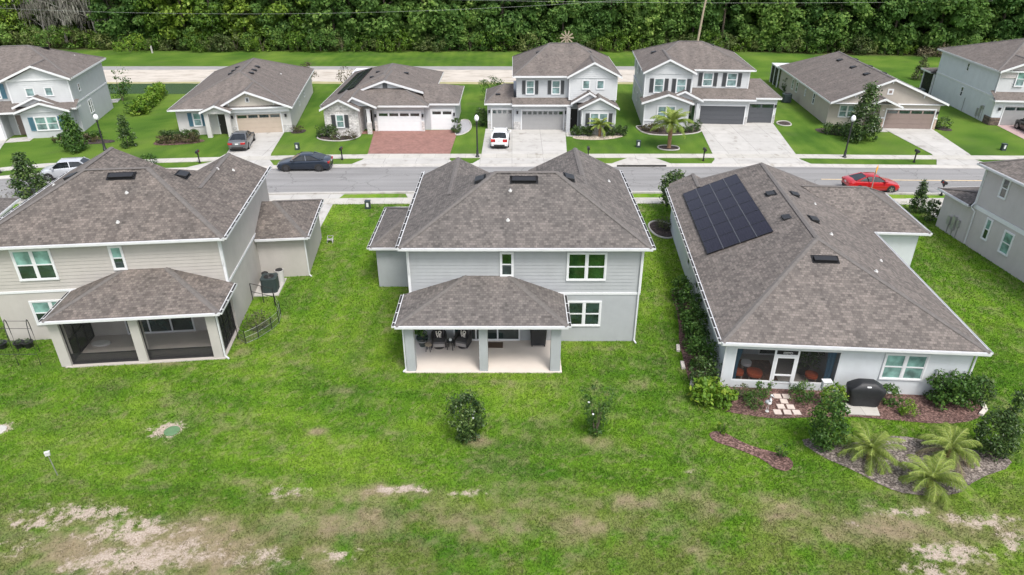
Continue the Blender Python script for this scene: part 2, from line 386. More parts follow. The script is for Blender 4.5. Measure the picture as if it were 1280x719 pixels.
def downspout(parent,path,Mx=None,w=.075):
    mb=MB(Mx)
    for a,b in zip(path,path[1:]): mb.bar(a,b,w,w*.8)
    return mb.build('downspout',M['gutter'],parent)
def roofvent(parent,p,slopevec,L=1.1,W=.42,Mx=None,name='ridge_vent'):
    "off-ridge metal vent lying on the slope at p; slopevec = (du,dv,dz) pointing up the slope"
    t=Vector(slopevec).normalized(); h=t.cross(Vector((0,0,1))).normalized(); n=h.cross(t)
    if n.z<0: n=-n
    p=Vector(p); mb=MB(Mx)
    q=[p+h*a*L/2+t*b*W/2+n*c for a,b,c in ((-1,-1,.02),(1,-1,.02),(1,1,.02),(-1,1,.02),(-1,-1,.16),(1,-1,.16),(.96,1,.06),(-.96,1,.06))]
    mb.add(q,[(3,2,1,0),(4,5,6,7),(0,1,5,4),(1,2,6,5),(2,3,7,6),(3,0,4,7)])
    q2=[p+h*a*(L/2+.12)+t*b*(W/2+.1)+n*.012 for a,b in ((-1,-1),(1,-1),(1,1),(-1,1))]
    mb.add(q2,[(0,1,2,3),(3,2,1,0)])
    return mb.build('roof_vent',M['vent'],parent)
def boot(parent,p,Mx=None):
    mb=MB(Mx); mb.lathe([(.11,-.06),(.10,.02),(.055,.035),(.05,.09)],p,10); return mb.build('vent_pipe',M['flash'],parent)
def polyflat(name,poly,z,mat,label=None,kind='structure',thick=0,bump=None):
    n=len(poly); me=MB()
    if sum(poly[i][0]*poly[(i+1)%n][1]-poly[(i+1)%n][0]*poly[i][1] for i in range(n))<0: poly=poly[::-1]
    if thick: me.prism(poly,z-thick,z)
    else: me.face([(x,y,z) for x,y in poly])
    o=me.build(name,mat); tag(o,label,kind=kind); return o

# ------------------------------------------------------------------ two-storey house with rear porch (seen from behind)
def rear_house(O,al,mir,label,sid,wall,roofm,wins,porch,floor,screened=False):
    h=empty('house',O,al,label,'house')
    X=MIR if mir else None
    mb=lambda Mx=None: MB((MIR@Mx if Mx else MIR) if mir else Mx)
    W0,W1,D1=.35,12.5,11.8
    w=mb(); w.box(W0,W1,.4,D1,0,2.95); w.box(-2.6,W0-.004,6.75,12.8,0,2.7)
    w.build('wall',M[wall],h)
    s=mb(); s.box(W0+.02,W1-.02,.42,D1-.02,2.95,5.64)
    s.M=(MIR if mir else Matrix.Identity(4))@WF(.42); s.flip=s.M.to_3x3().determinant()<0
    lap(s,[(W0+.02,3.05),(W1-.02,3.05),(W1-.02,5.62),(W0+.02,5.62)],.2)
    for Q in (WL(W0+.02),WR(W1-.02)):
        s.M=(MIR if mir else Matrix.Identity(4))@Q; s.flip=s.M.to_3x3().determinant()<0
        lap(s,[(.42,3.05),(D1-.02,3.05),(D1-.02,5.62),(.42,5.62)],.2)
    s.build('siding',M[sid],h)
    t=mb(); t.box(W0-.04,W1+.04,.36,.399,2.93,3.06); t.box(W0-.045,W0-.005,.36,D1,2.925,3.065); t.box(W1+.005,W1+.045,.36,D1,2.925,3.065)
    for x in (W0-.03,W1-.1): t.box(x,x+.13,.365,.398,3.065,5.62)
    t.box(W0-.035,W0+.015,.37,.52,3.07,5.61); t.box(W1-.015,W1+.035,.37,.52,3.07,5.61)
    t.build('wall_trim',M['white'],h)
    # main roof
    r=mb(); c=mb(); f=mb()
    Z=5.8; x0,x1=0.,12.85
    A=Vector((4.85,4.8,8.2)); B=Vector((8.2,4.8,8.2))
    p0,p1=Vector((0,0,Z)),Vector((x1,0,Z)); p2,p3=Vector((x1,10.2,Z)),Vector((0,10.2,Z))
    r.slope([p0,p1,B,A]); r.slope([p3,p0,A]); r.slope([p1,p2,B]); r.slope([p2,p3,A,B])
    caps(c,[(p0,A),(p1,B),(A,B)])
    # front gables run back into it
    gable_roof(r,f,c,7.0-.2,x1-.004,12.2,5.0,Z-.006,9.85,7.31-.006,rake=False)
    gable_roof(r,f,c,.004,4.6,11.3,4.6,Z-.006,2.3,6.95-.006,rake=False)
    for (a,b,xr,zr,y) in ((6.9,12.5,9.85,7.2,11.9),(.35,4.3,2.3,6.8,11.0)):
        f.add([(a,y,Z-.15),(b,y,Z-.15),(xr,y,zr)],[(2,1,0)])
    r.slope([(4.6,9.5,Z),(6.8,9.5,Z),(6.8,11.4,Z-.4),(4.6,11.4,Z-.4)])
    eaves(f,x0,x1,0,11.5,Z,'f'); eaves(f,x0,.34,0,12.0,Z-.001,'l',sof=False); eaves(f,12.51,x1,0,12.2,Z-.001,'r',sof=False)
    # porch roof
    q0,q1=Vector((.04,-2.87,2.95)),Vector((8.48,-2.87,2.95)); a,b=Vector((3.35,.39,4.05)),Vector((5.6,.39,4.05))
    r.slope([q0,q1,b,a]); r.slope([Vector((.04,.39,2.95)),q0,a]); r.slope([q1,Vector((8.48,.39,2.95)),b])
    caps(c,[(q0,a),(q1,b)])
    eaves(f,.04,8.48,-2.87,.36,2.95,'flr',.16)
    # side garage roof
    k=[Vector(v) for v in((-2.9,6.4,2.85),(W0-.002,6.4,2.85),(W0-.002,13.1,2.85),(-2.9,13.1,2.85))]; ra,rb=Vector((-.4,9.75,4.1)),Vector((W0-.002,9.75,4.1))
    r.slope([k[0],k[1],rb,ra]); r.slope([k[2],k[3],ra,rb]); r.slope([k[3],k[0],ra]); caps(c,[(k[0],ra),(k[3],ra)])
    eaves(f,-2.9,W0-.05,6.4,13.1,2.85,'flb',.16)
    r.build('roof',M[roofm],h); c.build('ridge_cap',M['cap'],h); f.build('fascia',M['white'],h)
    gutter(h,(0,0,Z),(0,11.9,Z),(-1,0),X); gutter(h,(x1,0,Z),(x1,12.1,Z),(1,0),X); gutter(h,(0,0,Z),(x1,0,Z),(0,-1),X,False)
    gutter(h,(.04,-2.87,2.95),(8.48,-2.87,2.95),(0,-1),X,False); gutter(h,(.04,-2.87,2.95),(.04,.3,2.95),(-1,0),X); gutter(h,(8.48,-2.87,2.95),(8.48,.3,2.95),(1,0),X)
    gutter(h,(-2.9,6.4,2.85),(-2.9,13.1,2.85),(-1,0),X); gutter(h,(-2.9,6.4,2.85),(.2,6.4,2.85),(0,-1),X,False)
    for vx in wins['vents']: roofvent(h,(vx,4.25,5.8+.5*4.25),(0,1,.5),1.3,.4,X)
    for (u,v) in wins['lv']: roofvent(h,(u,v,5.8+.495*u),(1,0,.5),.75,.5,X)
    for (u,v) in wins['rv']: roofvent(h,(u,v,5.8+.516*(x1-u)),(-1,0,.5),.75,.5,X)
    for u,v in wins['boots']: boot(h,(u,v,5.8+.5*v),X)
    for u,v in wins['sboots']: boot(h,(u,v,5.8+.516*(x1-u)),X)
    for d in wins['w']: window(h,WF(.4 if d[3]<2.9 else .40),d[0],d[1],d[2],d[3],d[4],d[5],d[6],mir=X)
    # porch
    p=mb()
    for u0,u1 in porch['pillars']: p.box(u0,u1,-2.55,-2.1,.05,2.62)
    p.build('pillar',M[wall],h) if False else None
    for u0,u1 in porch['pillars']:
        q=mb(); q.box(u0,u1,-2.55,-2.1,.05,2.62); q.build('pillar',M[porch['pm']],h)
    q=mb(); q.box(.4,8.2,-2.53,-2.12,2.621,2.79); q.box(.42,.83,-2.1,.39,2.621,2.79); q.box(7.77,8.18,-2.1,.39,2.621,2.79); q.build('porch_beam',M[porch['pm']],h)
    q=mb(); q.box(.3,8.3,-2.62,.395,0,.06); q.build('porch_floor',M[floor],h)
    # sliding door
    a,b,zt=porch['slider']; q=mb(WF(.395)); q.box(a,b,0,.05,zt,zt+.08); n=3; ww=(b-a)/n
    for i in range(n+1): q.box(a+i*ww-.04,a+i*ww+.04,0,.045,.06,zt)
    q.box(a,b,0,.04,.06,.16); sd=q.build('sliding_door',M['white'],h)
    for i in range(n):
        q=mb(WF(.395)); q.box(a+i*ww+.04,a+(i+1)*ww-.04,0,.015,.16,zt); q.build('pane',M['pane'],sd)
    if screened:
        fr=mb()
        us=[(porch['pillars'][0][1],porch['pillars'][1][0]),(porch['pillars'][1][1],porch['pillars'][2][0])]
        for a,b in us:
            fr.box(a,b,-2.40,-2.36,.06,.14); fr.box(a,b,-2.40,-2.36,.66,.7); fr.box(a,b,-2.40,-2.36,2.54,2.62); fr.box(a,a+.05,-2.40,-2.36,.14,2.54); fr.box(b-.05,b,-2.40,-2.36,.14,2.54)
        for u in (.5,8.1):
            fr.box(u-.03,u+.03,-2.1,.39,.06,.14); fr.box(u-.03,u+.03,-2.1,.39,1.2,1.26); fr.box(u-.03,u+.03,-2.1,.39,2.54,2.62)
            for v in (-2.08,-1.25,-.4,.33): fr.box(u-.03,u+.03,v,v+.06,.14,2.54)
        fo=fr.build('screen_frame',M['black'],h)
        for a,b in us:
            q=mb(); q.box(a+.05,b-.05,-2.385,-2.375,.70,2.54); q.build('screen',M['scr'],h)
            q=mb(); q.box(a+.05,b-.05,-2.385,-2.375,.14,.66); q.build('kick_screen',M['scr_d'],h)
        for u in (.5,8.1):
            q=mb(); q.box(u-.005,u+.005,-2.05,.35,.14,2.54); q.build('screen',M['scr_d'],h)
    return h
# ------------------------------------------------------------------ near houses
HA=rear_house((-5.75,31.6),0,False,'two storey blue grey house with open covered back porch in the middle','A_sid','A_wall','roofA',
  dict(vents=[6.4],lv=[(4.0,4.75)],rv=[(8.9,4.9)],boots=[(5.66,3.54),(5.54,1.67)],sboots=[(11.6,8.2)],
       w=[(8.58,10.65,3.76,5.4,2,'greenpane','greenpane'),(5.12,5.84,4.0,5.42,1,'greenpane','pane'),(8.68,10.53,.98,2.54,2,'pane','pane')]),
  dict(pillars=[(.4,.85),(4.1,4.53),(7.7,8.2)],pm='A_wall',slider=(2.6,6.15,2.1)),'patio')
downspout(HA,[(.42,.33,5.6),(.42,.33,4.2)]); downspout(HA,[(12.43,.33,5.6),(12.43,.33,.1),(12.5,.1,.06)]); downspout(HA,[(.33,-2.45,2.75),(.33,-2.45,.12),(.2,-2.6,.06)])
HB=rear_house((-15.06,32.88),6,True,'two storey beige house with screened back porch on the left','B_sid','B_wall','roofB',
  dict(vents=[6.1],lv=[(3.34,5.6)],rv=[(9.2,5.2)],boots=[(5.54,3.11),(5.53,1.23)],sboots=[(11.2,6.9)],
       w=[(8.85,10.82,3.66,5.45,2,'blind','pane'),(5.3,6.0,4.05,5.45,1,'blind','pane'),(8.75,10.8,.95,2.45,2,'blind','pane')]),
  dict(pillars=[(.4,.88),(4.2,4.66),(8.0,8.5)],pm='B_wall',slider=(2.7,6.25,2.1)),'B_floor',True)
downspout(HB,[(.40,.33,5.6),(.40,.33,4.1)],MIR); downspout(HB,[(.33,-2.5,2.75),(.33,-2.5,.12),(.1,-2.7,.06)],MIR); downspout(HB,[(-2.65,6.68,2.7),(-2.65,6.68,.1),(-2.8,6.5,.06)],MIR)
boot(HB,(2.2,8.2,5.8+.495*2.2),MIR); boot(HB,(1.5,8.9,5.8+.495*1.5),MIR)

# one storey house on the right with the solar array
OC=(9.92,27.45); HC=empty('house',OC,-4.25,'one storey pale house with solar panels and screened lanai on the right','house')
w=MB()
w.box(5.78,11.75,.4,3.4,0,2.66); w.box(.4,11.75,3.404,20.6,0,2.66); w.box(.4,.84,.4,3.4,0,2.66); w.box(.844,5.776,.4,.52,0,.42); w.box(.844,5.776,.4,.6,2.33,2.66)
w.box(11.754,15.2,14.3,20.9,0,2.66); w.build('wall',M['C_wall'],HC)
r=MB();c=MB();f=MB()
hip(r,c,0,12.15,0,21.2,2.85,(5.85,6.6,5.5),(6.0,19.3,5.5),'v')
k=[Vector(v) for v in((9.2,13.9,2.85),(15.65,13.9,2.85),(15.65,21.3,2.85),(9.2,21.3,2.85))]; ra,rb=Vector((8.0,17.6,4.55)),Vector((12.6,17.6,4.55))
r.slope([Vector((12.0,13.9,2.85)),k[1],rb,Vector((8.3,17.6,4.55))]); r.slope([k[2],Vector((12.0,21.3,2.85)),Vector((8.3,17.6,4.55)),rb]); r.slope([k[1],k[2],rb]); caps(c,[(k[1],rb),(k[2],rb),(rb,Vector((8.4,17.6,4.55)))])
gable_roof(r,f,c,.2,3.6,21.9,19.0,2.88,1.9,3.75,rake=False)
eaves(f,0,12.15,0,21.2,2.85,'flb',.19); f.box(12.154,12.18,-.03,13.9,2.66,2.865); eaves(f,12.2,15.65,13.9,21.3,2.85,'frb',.17)
r.build('roof',M['roofC'],HC); c.build('ridge_cap',M['cap'],HC); f.build('fascia',M['white'],HC)
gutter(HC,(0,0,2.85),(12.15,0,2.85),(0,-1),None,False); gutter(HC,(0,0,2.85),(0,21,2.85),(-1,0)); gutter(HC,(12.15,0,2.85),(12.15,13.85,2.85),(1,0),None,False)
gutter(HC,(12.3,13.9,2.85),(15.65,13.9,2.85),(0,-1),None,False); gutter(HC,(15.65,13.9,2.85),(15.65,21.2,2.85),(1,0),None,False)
downspout(HC,[(.33,.33,2.65),(.33,.33,.08)]); downspout(HC,[(11.82,.33,2.65),(11.82,.33,.08)])
mL=.445;zL=lambda u:2.85+mL*u
sl=Vector((1,0,mL)).normalized(); nn=Vector((-mL,0,1)).normalized()
M['solar']=None
def solarmat():
    m,nt,b=newmat('solar_cells'); L=nt.links.new; uv=N(nt,'ShaderNodeUVMap')
    br=N(nt,'ShaderNodeTexBrick',offset=0.,i_Scale=1.,i_Mortar_Size=.004,i_Brick_Width=.166,i_Row_Height=.166)
    br.inputs['Color1'].default_value=(.009,.007,.016,1); br.inputs['Color2'].default_value=(.012,.010,.02,1); br.inputs['Mortar'].default_value=(.028,.026,.034,1)
    L(uv.outputs[0],br.inputs['Vector']); L(br.outputs['Color'],b.inputs['Base Color']); b.inputs['Roughness'].default_value=.2; b.inputs['Specular IOR Level'].default_value=.2; return m
M['solar']=solarmat(); M['sframe']=basic('black_panel_frame',(.02,.02,.024),.35,.1,8,metal=.5); M['rail']=basic('panel_rail',(.13,.13,.15),.5,.05,8,metal=.0)
def panel(parent,p00,du,dv,n,gap=.02):
    "framed panel spanning du x dv from p00, lifted off the roof by n"
    p00=Vector(p00);mb=MB();a=du.normalized();b=dv.normalized();U=du.length;V=dv.length
    def quad(s0,s1,t0,t1,h0,h1,mi):
        p=[p00+a*s+b*t+n*h for h in(h0,h1) for t in(t0,t1) for s in(s0,s1)]
        fs=[(0,2,3,1),(4,5,7,6),(0,1,5,4),(2,6,7,3),(0,4,6,2),(1,3,7,5)]
        if a.cross(b).dot(n)<0: fs=[q[::-1] for q in fs]
        mb.add(p,fs,mi,[[((s),(t)) for s,t in ((s0,t0),(s1,t0),(s1,t1),(s0,t1))]]*6)
    g=gap; e=.03
    quad(g+e,U-g-e,g+e,V-g-e,.09,.125,0)
    quad(g,U-g,g,g+e,.085,.13,1); quad(g,U-g,V-g-e,V-g,.085,.13,1); quad(g,g+e,g+e,V-g-e,.085,.13,1); quad(U-g-e,U-g,g+e,V-g-e,.085,.13,1)
    return mb.build('solar_panel',[M['solar'],M['sframe']],parent)
us=[.80,1.67,2.56,3.44,4.30]
for i in range(4):
    for j in range(6):
        v0=8.8+j*1.655; p=Vector((us[i],v0,zL(us[i])))
        panel(HC,p,Vector((0,1.655,0)),sl*((us[i+1]-us[i])*math.sqrt(1+mL*mL)),nn,.012)
rl=MB()
for i in (1,2,3):
    a=Vector((us[i],8.75,zL(us[i])))+nn*.135; rl.bar(a,a+Vector((0,9.98,0)),.02,.012)
rl.build('panel_rail',M['rail'],HC)
for p in ((5.3,13.9),(5.25,10.05)): roofvent(HC,(p[0],p[1],zL(p[0])),(1,0,mL),.62,.45)
mR=2.65/6.2
for p in ((6.85,14.2),(6.75,10.0)): roofvent(HC,(p[0],p[1],2.85+mR*(12.15-p[0])),(-1,0,mR),.62,.45)
roofvent(HC,(5.92,5.15,2.85+.4*5.15),(0,1,.4),1.15,.38)
for u,v in ((8.2,14.1),(9.3,14.0),(7.3,8.45),(9.88,7.5),(8.55,5.0)): boot(HC,(u,v,2.85+mR*(12.15-u)-(.25 if u>9 and v>13 else 0)))
window(HC,WF(.4),7.75,9.78,.88,2.38,2,'blind','blind')
for v0 in (8.2,11.4): window(HC,WL(.4),v0,v0+.9,1.0,2.3,1,'blind','pane')
# lanai
q=MB(); q.box(.85,5.77,.53,3.40,0,.05); q.build('lanai_floor',M['B_floor'],HC)
q=MB(WF(.46))
for x in (2.72,3.80): q.box(x-.045,x+.045,.0,.05,.42,2.33)
q.box(.84,5.78,.0,.05,2.27,2.33); q.box(.84,.89,.0,.05,.42,2.27); q.box(5.73,5.78,.0,.05,.42,2.27); q.box(.89,2.675,.0,.05,.42,.47); q.box(3.845,5.73,0,.05,.42,.47)
q.box(2.765,3.755,.0,.05,1.94,2.02)
sf=q.build('screen_frame',M['white'],HC)
q=MB(WF(.45)); q.box(2.77,2.87,.0,.05,.08,1.93); q.box(3.65,3.75,.0,.05,.08,1.93); q.box(2.87,3.65,.0,.05,1.83,1.93); q.box(2.87,3.65,.0,.05,.80,.88); q.box(2.87,3.65,0,.05,.3,.38)
sd=q.build('screen_door',M['white'],HC); q=MB(WF(.44)); q.box(2.87,3.65,.0,.006,.39,.79); q.box(2.87,3.65,.0,.006,.89,1.82); q.build('screen',M['scr_c'],sd)
q=MB(); 
q=MB(WF(.44)); q.box(2.765,3.755,0,.006,2.03,2.26); q.build('screen',M['scr_d'],HC)
for a,b in ((.89,2.675),(3.845,5.73)):
    q=MB(WF(.44)); q.box(a,b,.0,.006,.48,2.26); q.build('screen',M['scr_c'],HC)
# transom scroll ornament
q=MB(WF(.40))
for x,sg in ((3.12,1),(3.42,-1),(3.26,1)):
    q.tube([(x+.10*sg*cos(t)*(1-t/9),.03,2.14+.07*sin(t)*(1-t/9)) for t in [i*.5 for i in range(14)]],.012,5)
q.build('scroll_ornament',M['flash'],HC)
q=MB(WF(3.40)); q.box(2.9,4.9,0,.05,.06,.14); 
for x in (2.9,3.87,4.86): q.box(x,x+.06,0,.05,.14,2.1)
q.box(2.9,4.92,0,.05,2.1,2.18); sd=q.build('sliding_door',M['white'],HC); q=MB(WF(3.40)); q.box(2.96,3.87,0,.02,.14,2.1); q.box(3.93,4.86,0,.02,.14,2.1); q.build('pane',M['pane'],sd)
M['curtain']=basic('blue_curtain',(.16,.33,.45),.8,.1,6)
for a,b in ((.93,1.32),(5.25,5.70)):
    mb=MB(); pts=[];n=24
    for i in range(n+1):
        t=i/n; x=a+(b-a)*t; y=.72+.05*sin(t*34); 
        nar=.55 if a<1 else .8
        for z,k in ((2.3,1),(1.2,nar),(.08,nar)):
            xx=(a+(x-a)*k) if a<1 else (b-(b-x)*k); pts.append((xx,y,z))
    mb.add(pts,[(i*3+j,i*3+3+j,i*3+4+j,i*3+1+j) for i in range(n) for j in range(2)]); mb.build('curtain',M['curtain'],HC,60)

# two-storey house at the right edge: we see its west side
OD=(32.2,45.0); HD=empty('house',OD,4,'taupe two storey house cut by the right edge, beyond the lawn','house')
w=MB(); w.box(0,11.5,-14,0,0,2.95); w.box(-.02+.0,11.2,.004,3.1,0,2.66); w.build('wall',M['D_wall'],HD)
s=MB(); s.box(.02,11.48,-13.98,-.02,2.95,5.64)
for Q,a,b in ((WL(.02),-13.98,-.02),(WF(-13.98),.02,11.48)):
    s.M=Q; s.flip=Q.to_3x3().determinant()<0; lap(s,[(a,3.05),(b,3.05),(b,5.6),(a,5.6)],.2)
s.build('siding',M['D_sid'],HD)
t=MB(); t.box(-.045,.01,-14.05,.04,2.7,2.98); t.box(-.04,.02,-.12,.03,2.985,5.6); t.build('wall_trim',M['white'],HD)
r=MB();c=MB();f=MB()
hip(r,c,-.4,11.9,-14.4,.4,5.8,(5.7,-8.3,8.6),(5.75,-5.7,8.6),'v'); eaves(f,-.4,11.9,-14.4,.4,5.8,'lfb')
k=[Vector(v) for v in((-.42,.05,2.9),(11.6,.05,2.9),(11.6,3.5,2.9),(-.42,3.5,2.9))]; r.slope([k[3],k[0],Vector((1.25,.05,3.7))]); r.slope([k[2],k[3],Vector((1.25,.05,3.7)),Vector((9.9,.05,3.7))])
caps(c,[(k[3],Vector((1.25,.05,3.7)))]); eaves(f,-.42,11.6,.05,3.5,2.9,'lb',.16)
r.build('roof',M['roofC'],HD); c.build('ridge_cap',M['cap'],HD); f.build('fascia',M['white'],HD)
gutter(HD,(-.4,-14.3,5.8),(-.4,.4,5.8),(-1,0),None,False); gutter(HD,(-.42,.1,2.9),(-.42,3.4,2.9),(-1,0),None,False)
downspout(HD,[(-.06,-.05,5.5),(-.06,-.05,3.1),(-.3,-.1,2.85)]); downspout(HD,[(-.3,-.1,2.8),(-.07,-.3,2.5),(-.07,-.3,.1)])
window(HD,WL(.0),-2.42,-1.72,4.15,5.55,1,'pane','pane'); window(HD,WL(0),-2.08,-1.5,1.05,2.6,1,'blind','pane',.08); window(HD,WL(0),-4.2,-3.28,.88,2.45,1,'blind','blind')
window(HD,WL(.0),-8.0,-7.1,3.95,5.3,1,'blind','pane')
# meter boxes on its wall
q=MB(WL(-.02))
for x,z0,z1,wd in ((1.1,.5,1.5,.36),(1.65,.7,1.3,.3),(.7,.9,1.4,.22)): q.box(x,x+wd,0,.16,z0,z1); q.box(x+wd/2-.02,x+wd/2+.02,.01,.06,0,z0)
q.build('meter_box',M['metal'],HD)
# water softener tanks beside the wall
# low wing of a further house at the left edge
OE=(-35.2,46.4); HE=empty('house',OE,11,'sliver of a neighbouring house wing at the left edge','house')
w=MB(); w.box(-6.5,-.4,-6.6,-.4,0,2.66); w.build('wall',M['A_wall'],HE)
r=MB();c=MB();f=MB(); hip(r,c,-6.9,0,-7,0,2.85,(-3.45,-3.6,4.4),(-3.45,-3.4,4.4),'v'); eaves(f,-6.9,0,-7,0,2.85)
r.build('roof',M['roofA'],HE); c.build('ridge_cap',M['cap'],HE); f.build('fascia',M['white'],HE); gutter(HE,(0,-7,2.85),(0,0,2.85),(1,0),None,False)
# ------------------------------------------------------------------ houses across the street
def gable_wall(parent,mat,pts,v,th=.1,sid=None):
    "triangular / polygon wall facing -v"
    mb=MB(WF(v)); n=len(pts)
    mb.add([(x,0,z) for x,z in pts]+[(x,-th,z) for x,z in pts],[tuple(range(n)),tuple(range(n,2*n))[::-1]]+[(i,i+n,(i+1)%n+n,(i+1)%n) for i in range(n)])
    if sid: lap(mb,pts,sid)
    return mb.build('gable_wall',M[mat],parent)
def battens(parent,mat,pts,v,step=.4):
    mb=MB(WF(v)); xs=[p[0] for p in pts]; x=min(xs)+step
    (x0,z0),(xp,zp),(x1,_)=pts
    while x<x1-.1:
        zt=z0+(zp-z0)*((x-x0)/(xp-x0) if x<xp else (x1-x)/(x1-xp))
        if zt-z0>.12: mb.box(x-.02,x+.02,0,.02,z0,zt-.02)
        x+=step
    mb.build('batten',M[mat],parent)
def brackets(parent,v,x0,z0,xp,zp,x1,z1):
    mb=MB(WF(v))
    for a,b,t in ((x0,z0,.42),(x1,z1,.42),(x0,z0,1.)):
        x=a+(xp-a)*t; z=b+(zp-b)*t-.2; mb.box(x-.05,x+.05,0,.3,z-.1,z); mb.box(x-.05,x+.05,0,.09,z-.35,z-.1)
    mb.build('gable_bracket',M['white'],parent)
def lantern(parent,Mx,x,z):
    mb=MB(Mx); mb.box(x-.07,x+.07,0,.05,z-.16,z+.16); mb.box(x-.09,x+.09,.05,.2,z-.12,z+.14); mb.box(x-.11,x+.11,.03,.22,z+.14,z+.18); return mb.build('wall_lantern',M['black'],parent)
def slitside(parent,Mx,specs):
    for a,b,c,d in specs: window(parent,Mx,a,b,c,d,1,'pane','pane',.07)
def corner(parent,segs):
    mb=MB()
    for b in segs: mb.box(*b)
    mb.build('wall_trim',M['white'],parent)
def entry(parent,Mx,x0,x1,z1=2.1,mat='door_dark'):
    mb=MB(Mx); mb.box(x0-.1,x0,0,.05,0,z1+.1); mb.box(x1,x1+.1,0,.05,0,z1+.1); mb.box(x0,x1,0,.05,z1,z1+.1)
    mb.build('door_trim',M['white'],parent); mb=MB(Mx); mb.box(x0,x1,0,.02,0,z1)
    for a,b in ((.2,.9),(1.05,1.9)): mb.box(x0+.15,x1-.15,.02,.035,a,b)
    d=mb.build('front_door',M[mat],parent); mb=MB(Mx); mb.box(x0+.06,x0+.1,.02,.09,.95,1.1); mb.build('handle',M['metal'],d)

# ---- F4: white two-storey, gable right, garage bay left
H4=empty('house',(1.08,74.83),0,'white two storey house with charcoal shutters and white hatchback in front','house')
w=MB(); w.box(-.9,4.9,0,11.3,0,2.95); w.box(4.904,10.0,.9,11.28,0,2.95); w.box(-.6,10.1,.304,11.2,2.95,5.65); w.box(-3.75,-.904,.4,7.0,0,2.66); w.box(6.3,9.9,-1.9,.89,0,2.66)
w.box(4.75,5.15,-1.2,-.8,0,2.66)
w.build('wall',M['w_grey'],H4)
r=MB();c=MB();f=MB()
hip(r,c,-1.0,10.5,-.3,11.5,5.8,(3.1,5.45,8.25),(6.1,5.45,8.25),'u'); eaves(f,-1.0,4.7,-.3,11.5,5.8,'flb'); eaves(f,4.704,10.5,.0,11.5,5.8,'rb')
gable_roof(r,f,c,4.7,10.494,-.75,4.2,5.79,7.5,7.3)
r.slope([(-1.07,-.76,2.9),(5.4,-.76,2.9),(5.4,.3,3.45),(-1.07,.3,3.45)]); eaves(f,-1.07,5.4,-.76,0,2.9,'fl',.17)
gable_roof(r,f,c,5.9,10.2,-2.33,.2,2.9,8.1,4.0); gable_roof(r,f,c,5.15,8.9,-1.3,.25,3.2,7.1,4.35)
r.slope([(-4.04,.04,2.85),(-.9,.04,2.85),(-.9,3.5,4.25),(-1.9,3.6,4.25)]); r.slope([(-.9,7.27,2.85),(-4.04,7.27,2.85),(-1.9,3.6,4.25),(-.9,3.5,4.25)]); r.slope([(-4.04,7.27,2.85),(-4.04,.04,2.85),(-1.9,3.6,4.25)])
caps(c,[((-4.04,.04,2.85),(-1.9,3.6,4.25))]); eaves(f,-4.04,-.95,.04,7.27,2.85,'flb',.17)
r.build('roof',M['roofF'],H4); c.build('ridge_cap',M['cap'],H4); f.build('fascia',M['white'],H4)
gable_wall(H4,'w_sid',[(5.0,5.6),(10.15,5.6),(7.5,7.05)],-.35,.1,.2)
q=MB(WF(-.3)); q.box(5.0,10.05,-.7,0,3.3,5.6); lap(q,[(5.0,3.3),(10.05,3.3),(10.05,5.6),(5.0,5.6)],.2); q.build('siding',M['w_sid'],H4)
q=MB(WF(.30)); lap(q,[(-.6,3.4),(5.0,3.4),(5.0,5.6),(-.6,5.6)],.2); q.build('siding',M['w_grey'],H4)
gable_wall(H4,'w_sid',[(6.3,2.66),(9.9,2.66),(8.1,3.75)],-1.95,.08,.18); gable_wall(H4,'w_sid',[(5.5,3.2),(8.7,3.2),(7.1,4.15)],-1.0,.08,.18)
corner(H4,[(4.96,5.08,-.34,-.31,3.3,5.6),(9.97,10.09,-.34,-.31,3.3,5.6),(6.28,6.4,-1.93,-1.9,0,2.6),(9.8,9.92,-1.93,-1.9,0,2.6),(6.95,8.05,-.38,-.36,6.6,6.75)])
q=MB(WF(-1.9)); q.box(6.42,9.78,0,.06,0,.8); q.build('stone_base',M['stone_g'],H4)
q=MB(WF(0)); q.box(-.9,-.14,0,.06,0,.9); q.box(4.66,4.9,0,.06,0,.9); q.box(-3.75,-3.4,-.4,-.34,0,.9); q.build('stone_base',M['stone_g'],H4)
garage(H4,WF(0),.0,4.5,2.1,'g_grey',8); garage(H4,WF(.4),-3.25,-1.05,2.12,'g_grey',4)
shut_window(H4,WF(.28),.0,1.74,3.75,5.28,M['sh_grey'],top='pane_far',bot='pane_far'); shut_window(H4,WF(.28),2.74,4.5,3.75,5.28,M['sh_grey'],top='pane_far',bot='pane_far')
window(H4,WF(-.32),6.34,7.2,4.42,5.42,1,'pane_far','pane_far',hung=False); window(H4,WF(-.32),7.84,8.72,4.42,5.42,1,'pane_far','pane_far',hung=False)
shut_window(H4,WF(-1.92),6.72,9.55,.95,2.35,M['sh_grey'],.4,2,top='pane_far',bot='pane_far')
entry(H4,WF(.88),5.35,6.1); lantern(H4,WF(0),-.5,1.9); lantern(H4,WF(.4),-3.55,1.9); lantern(H4,WF(0),4.75,1.9)
roofvent(H4,(1.8,4.2,5.8+.6*2.75),(1,0,.6),.5,.4); roofvent(H4,(7.4,4.2,5.8+.56*3.0),(-1,0,.56),.5,.4); roofvent(H4,(-2.6,1.6,3.45),(0,1,.4),.5,.35)
q=MB(WL(-.92)); 
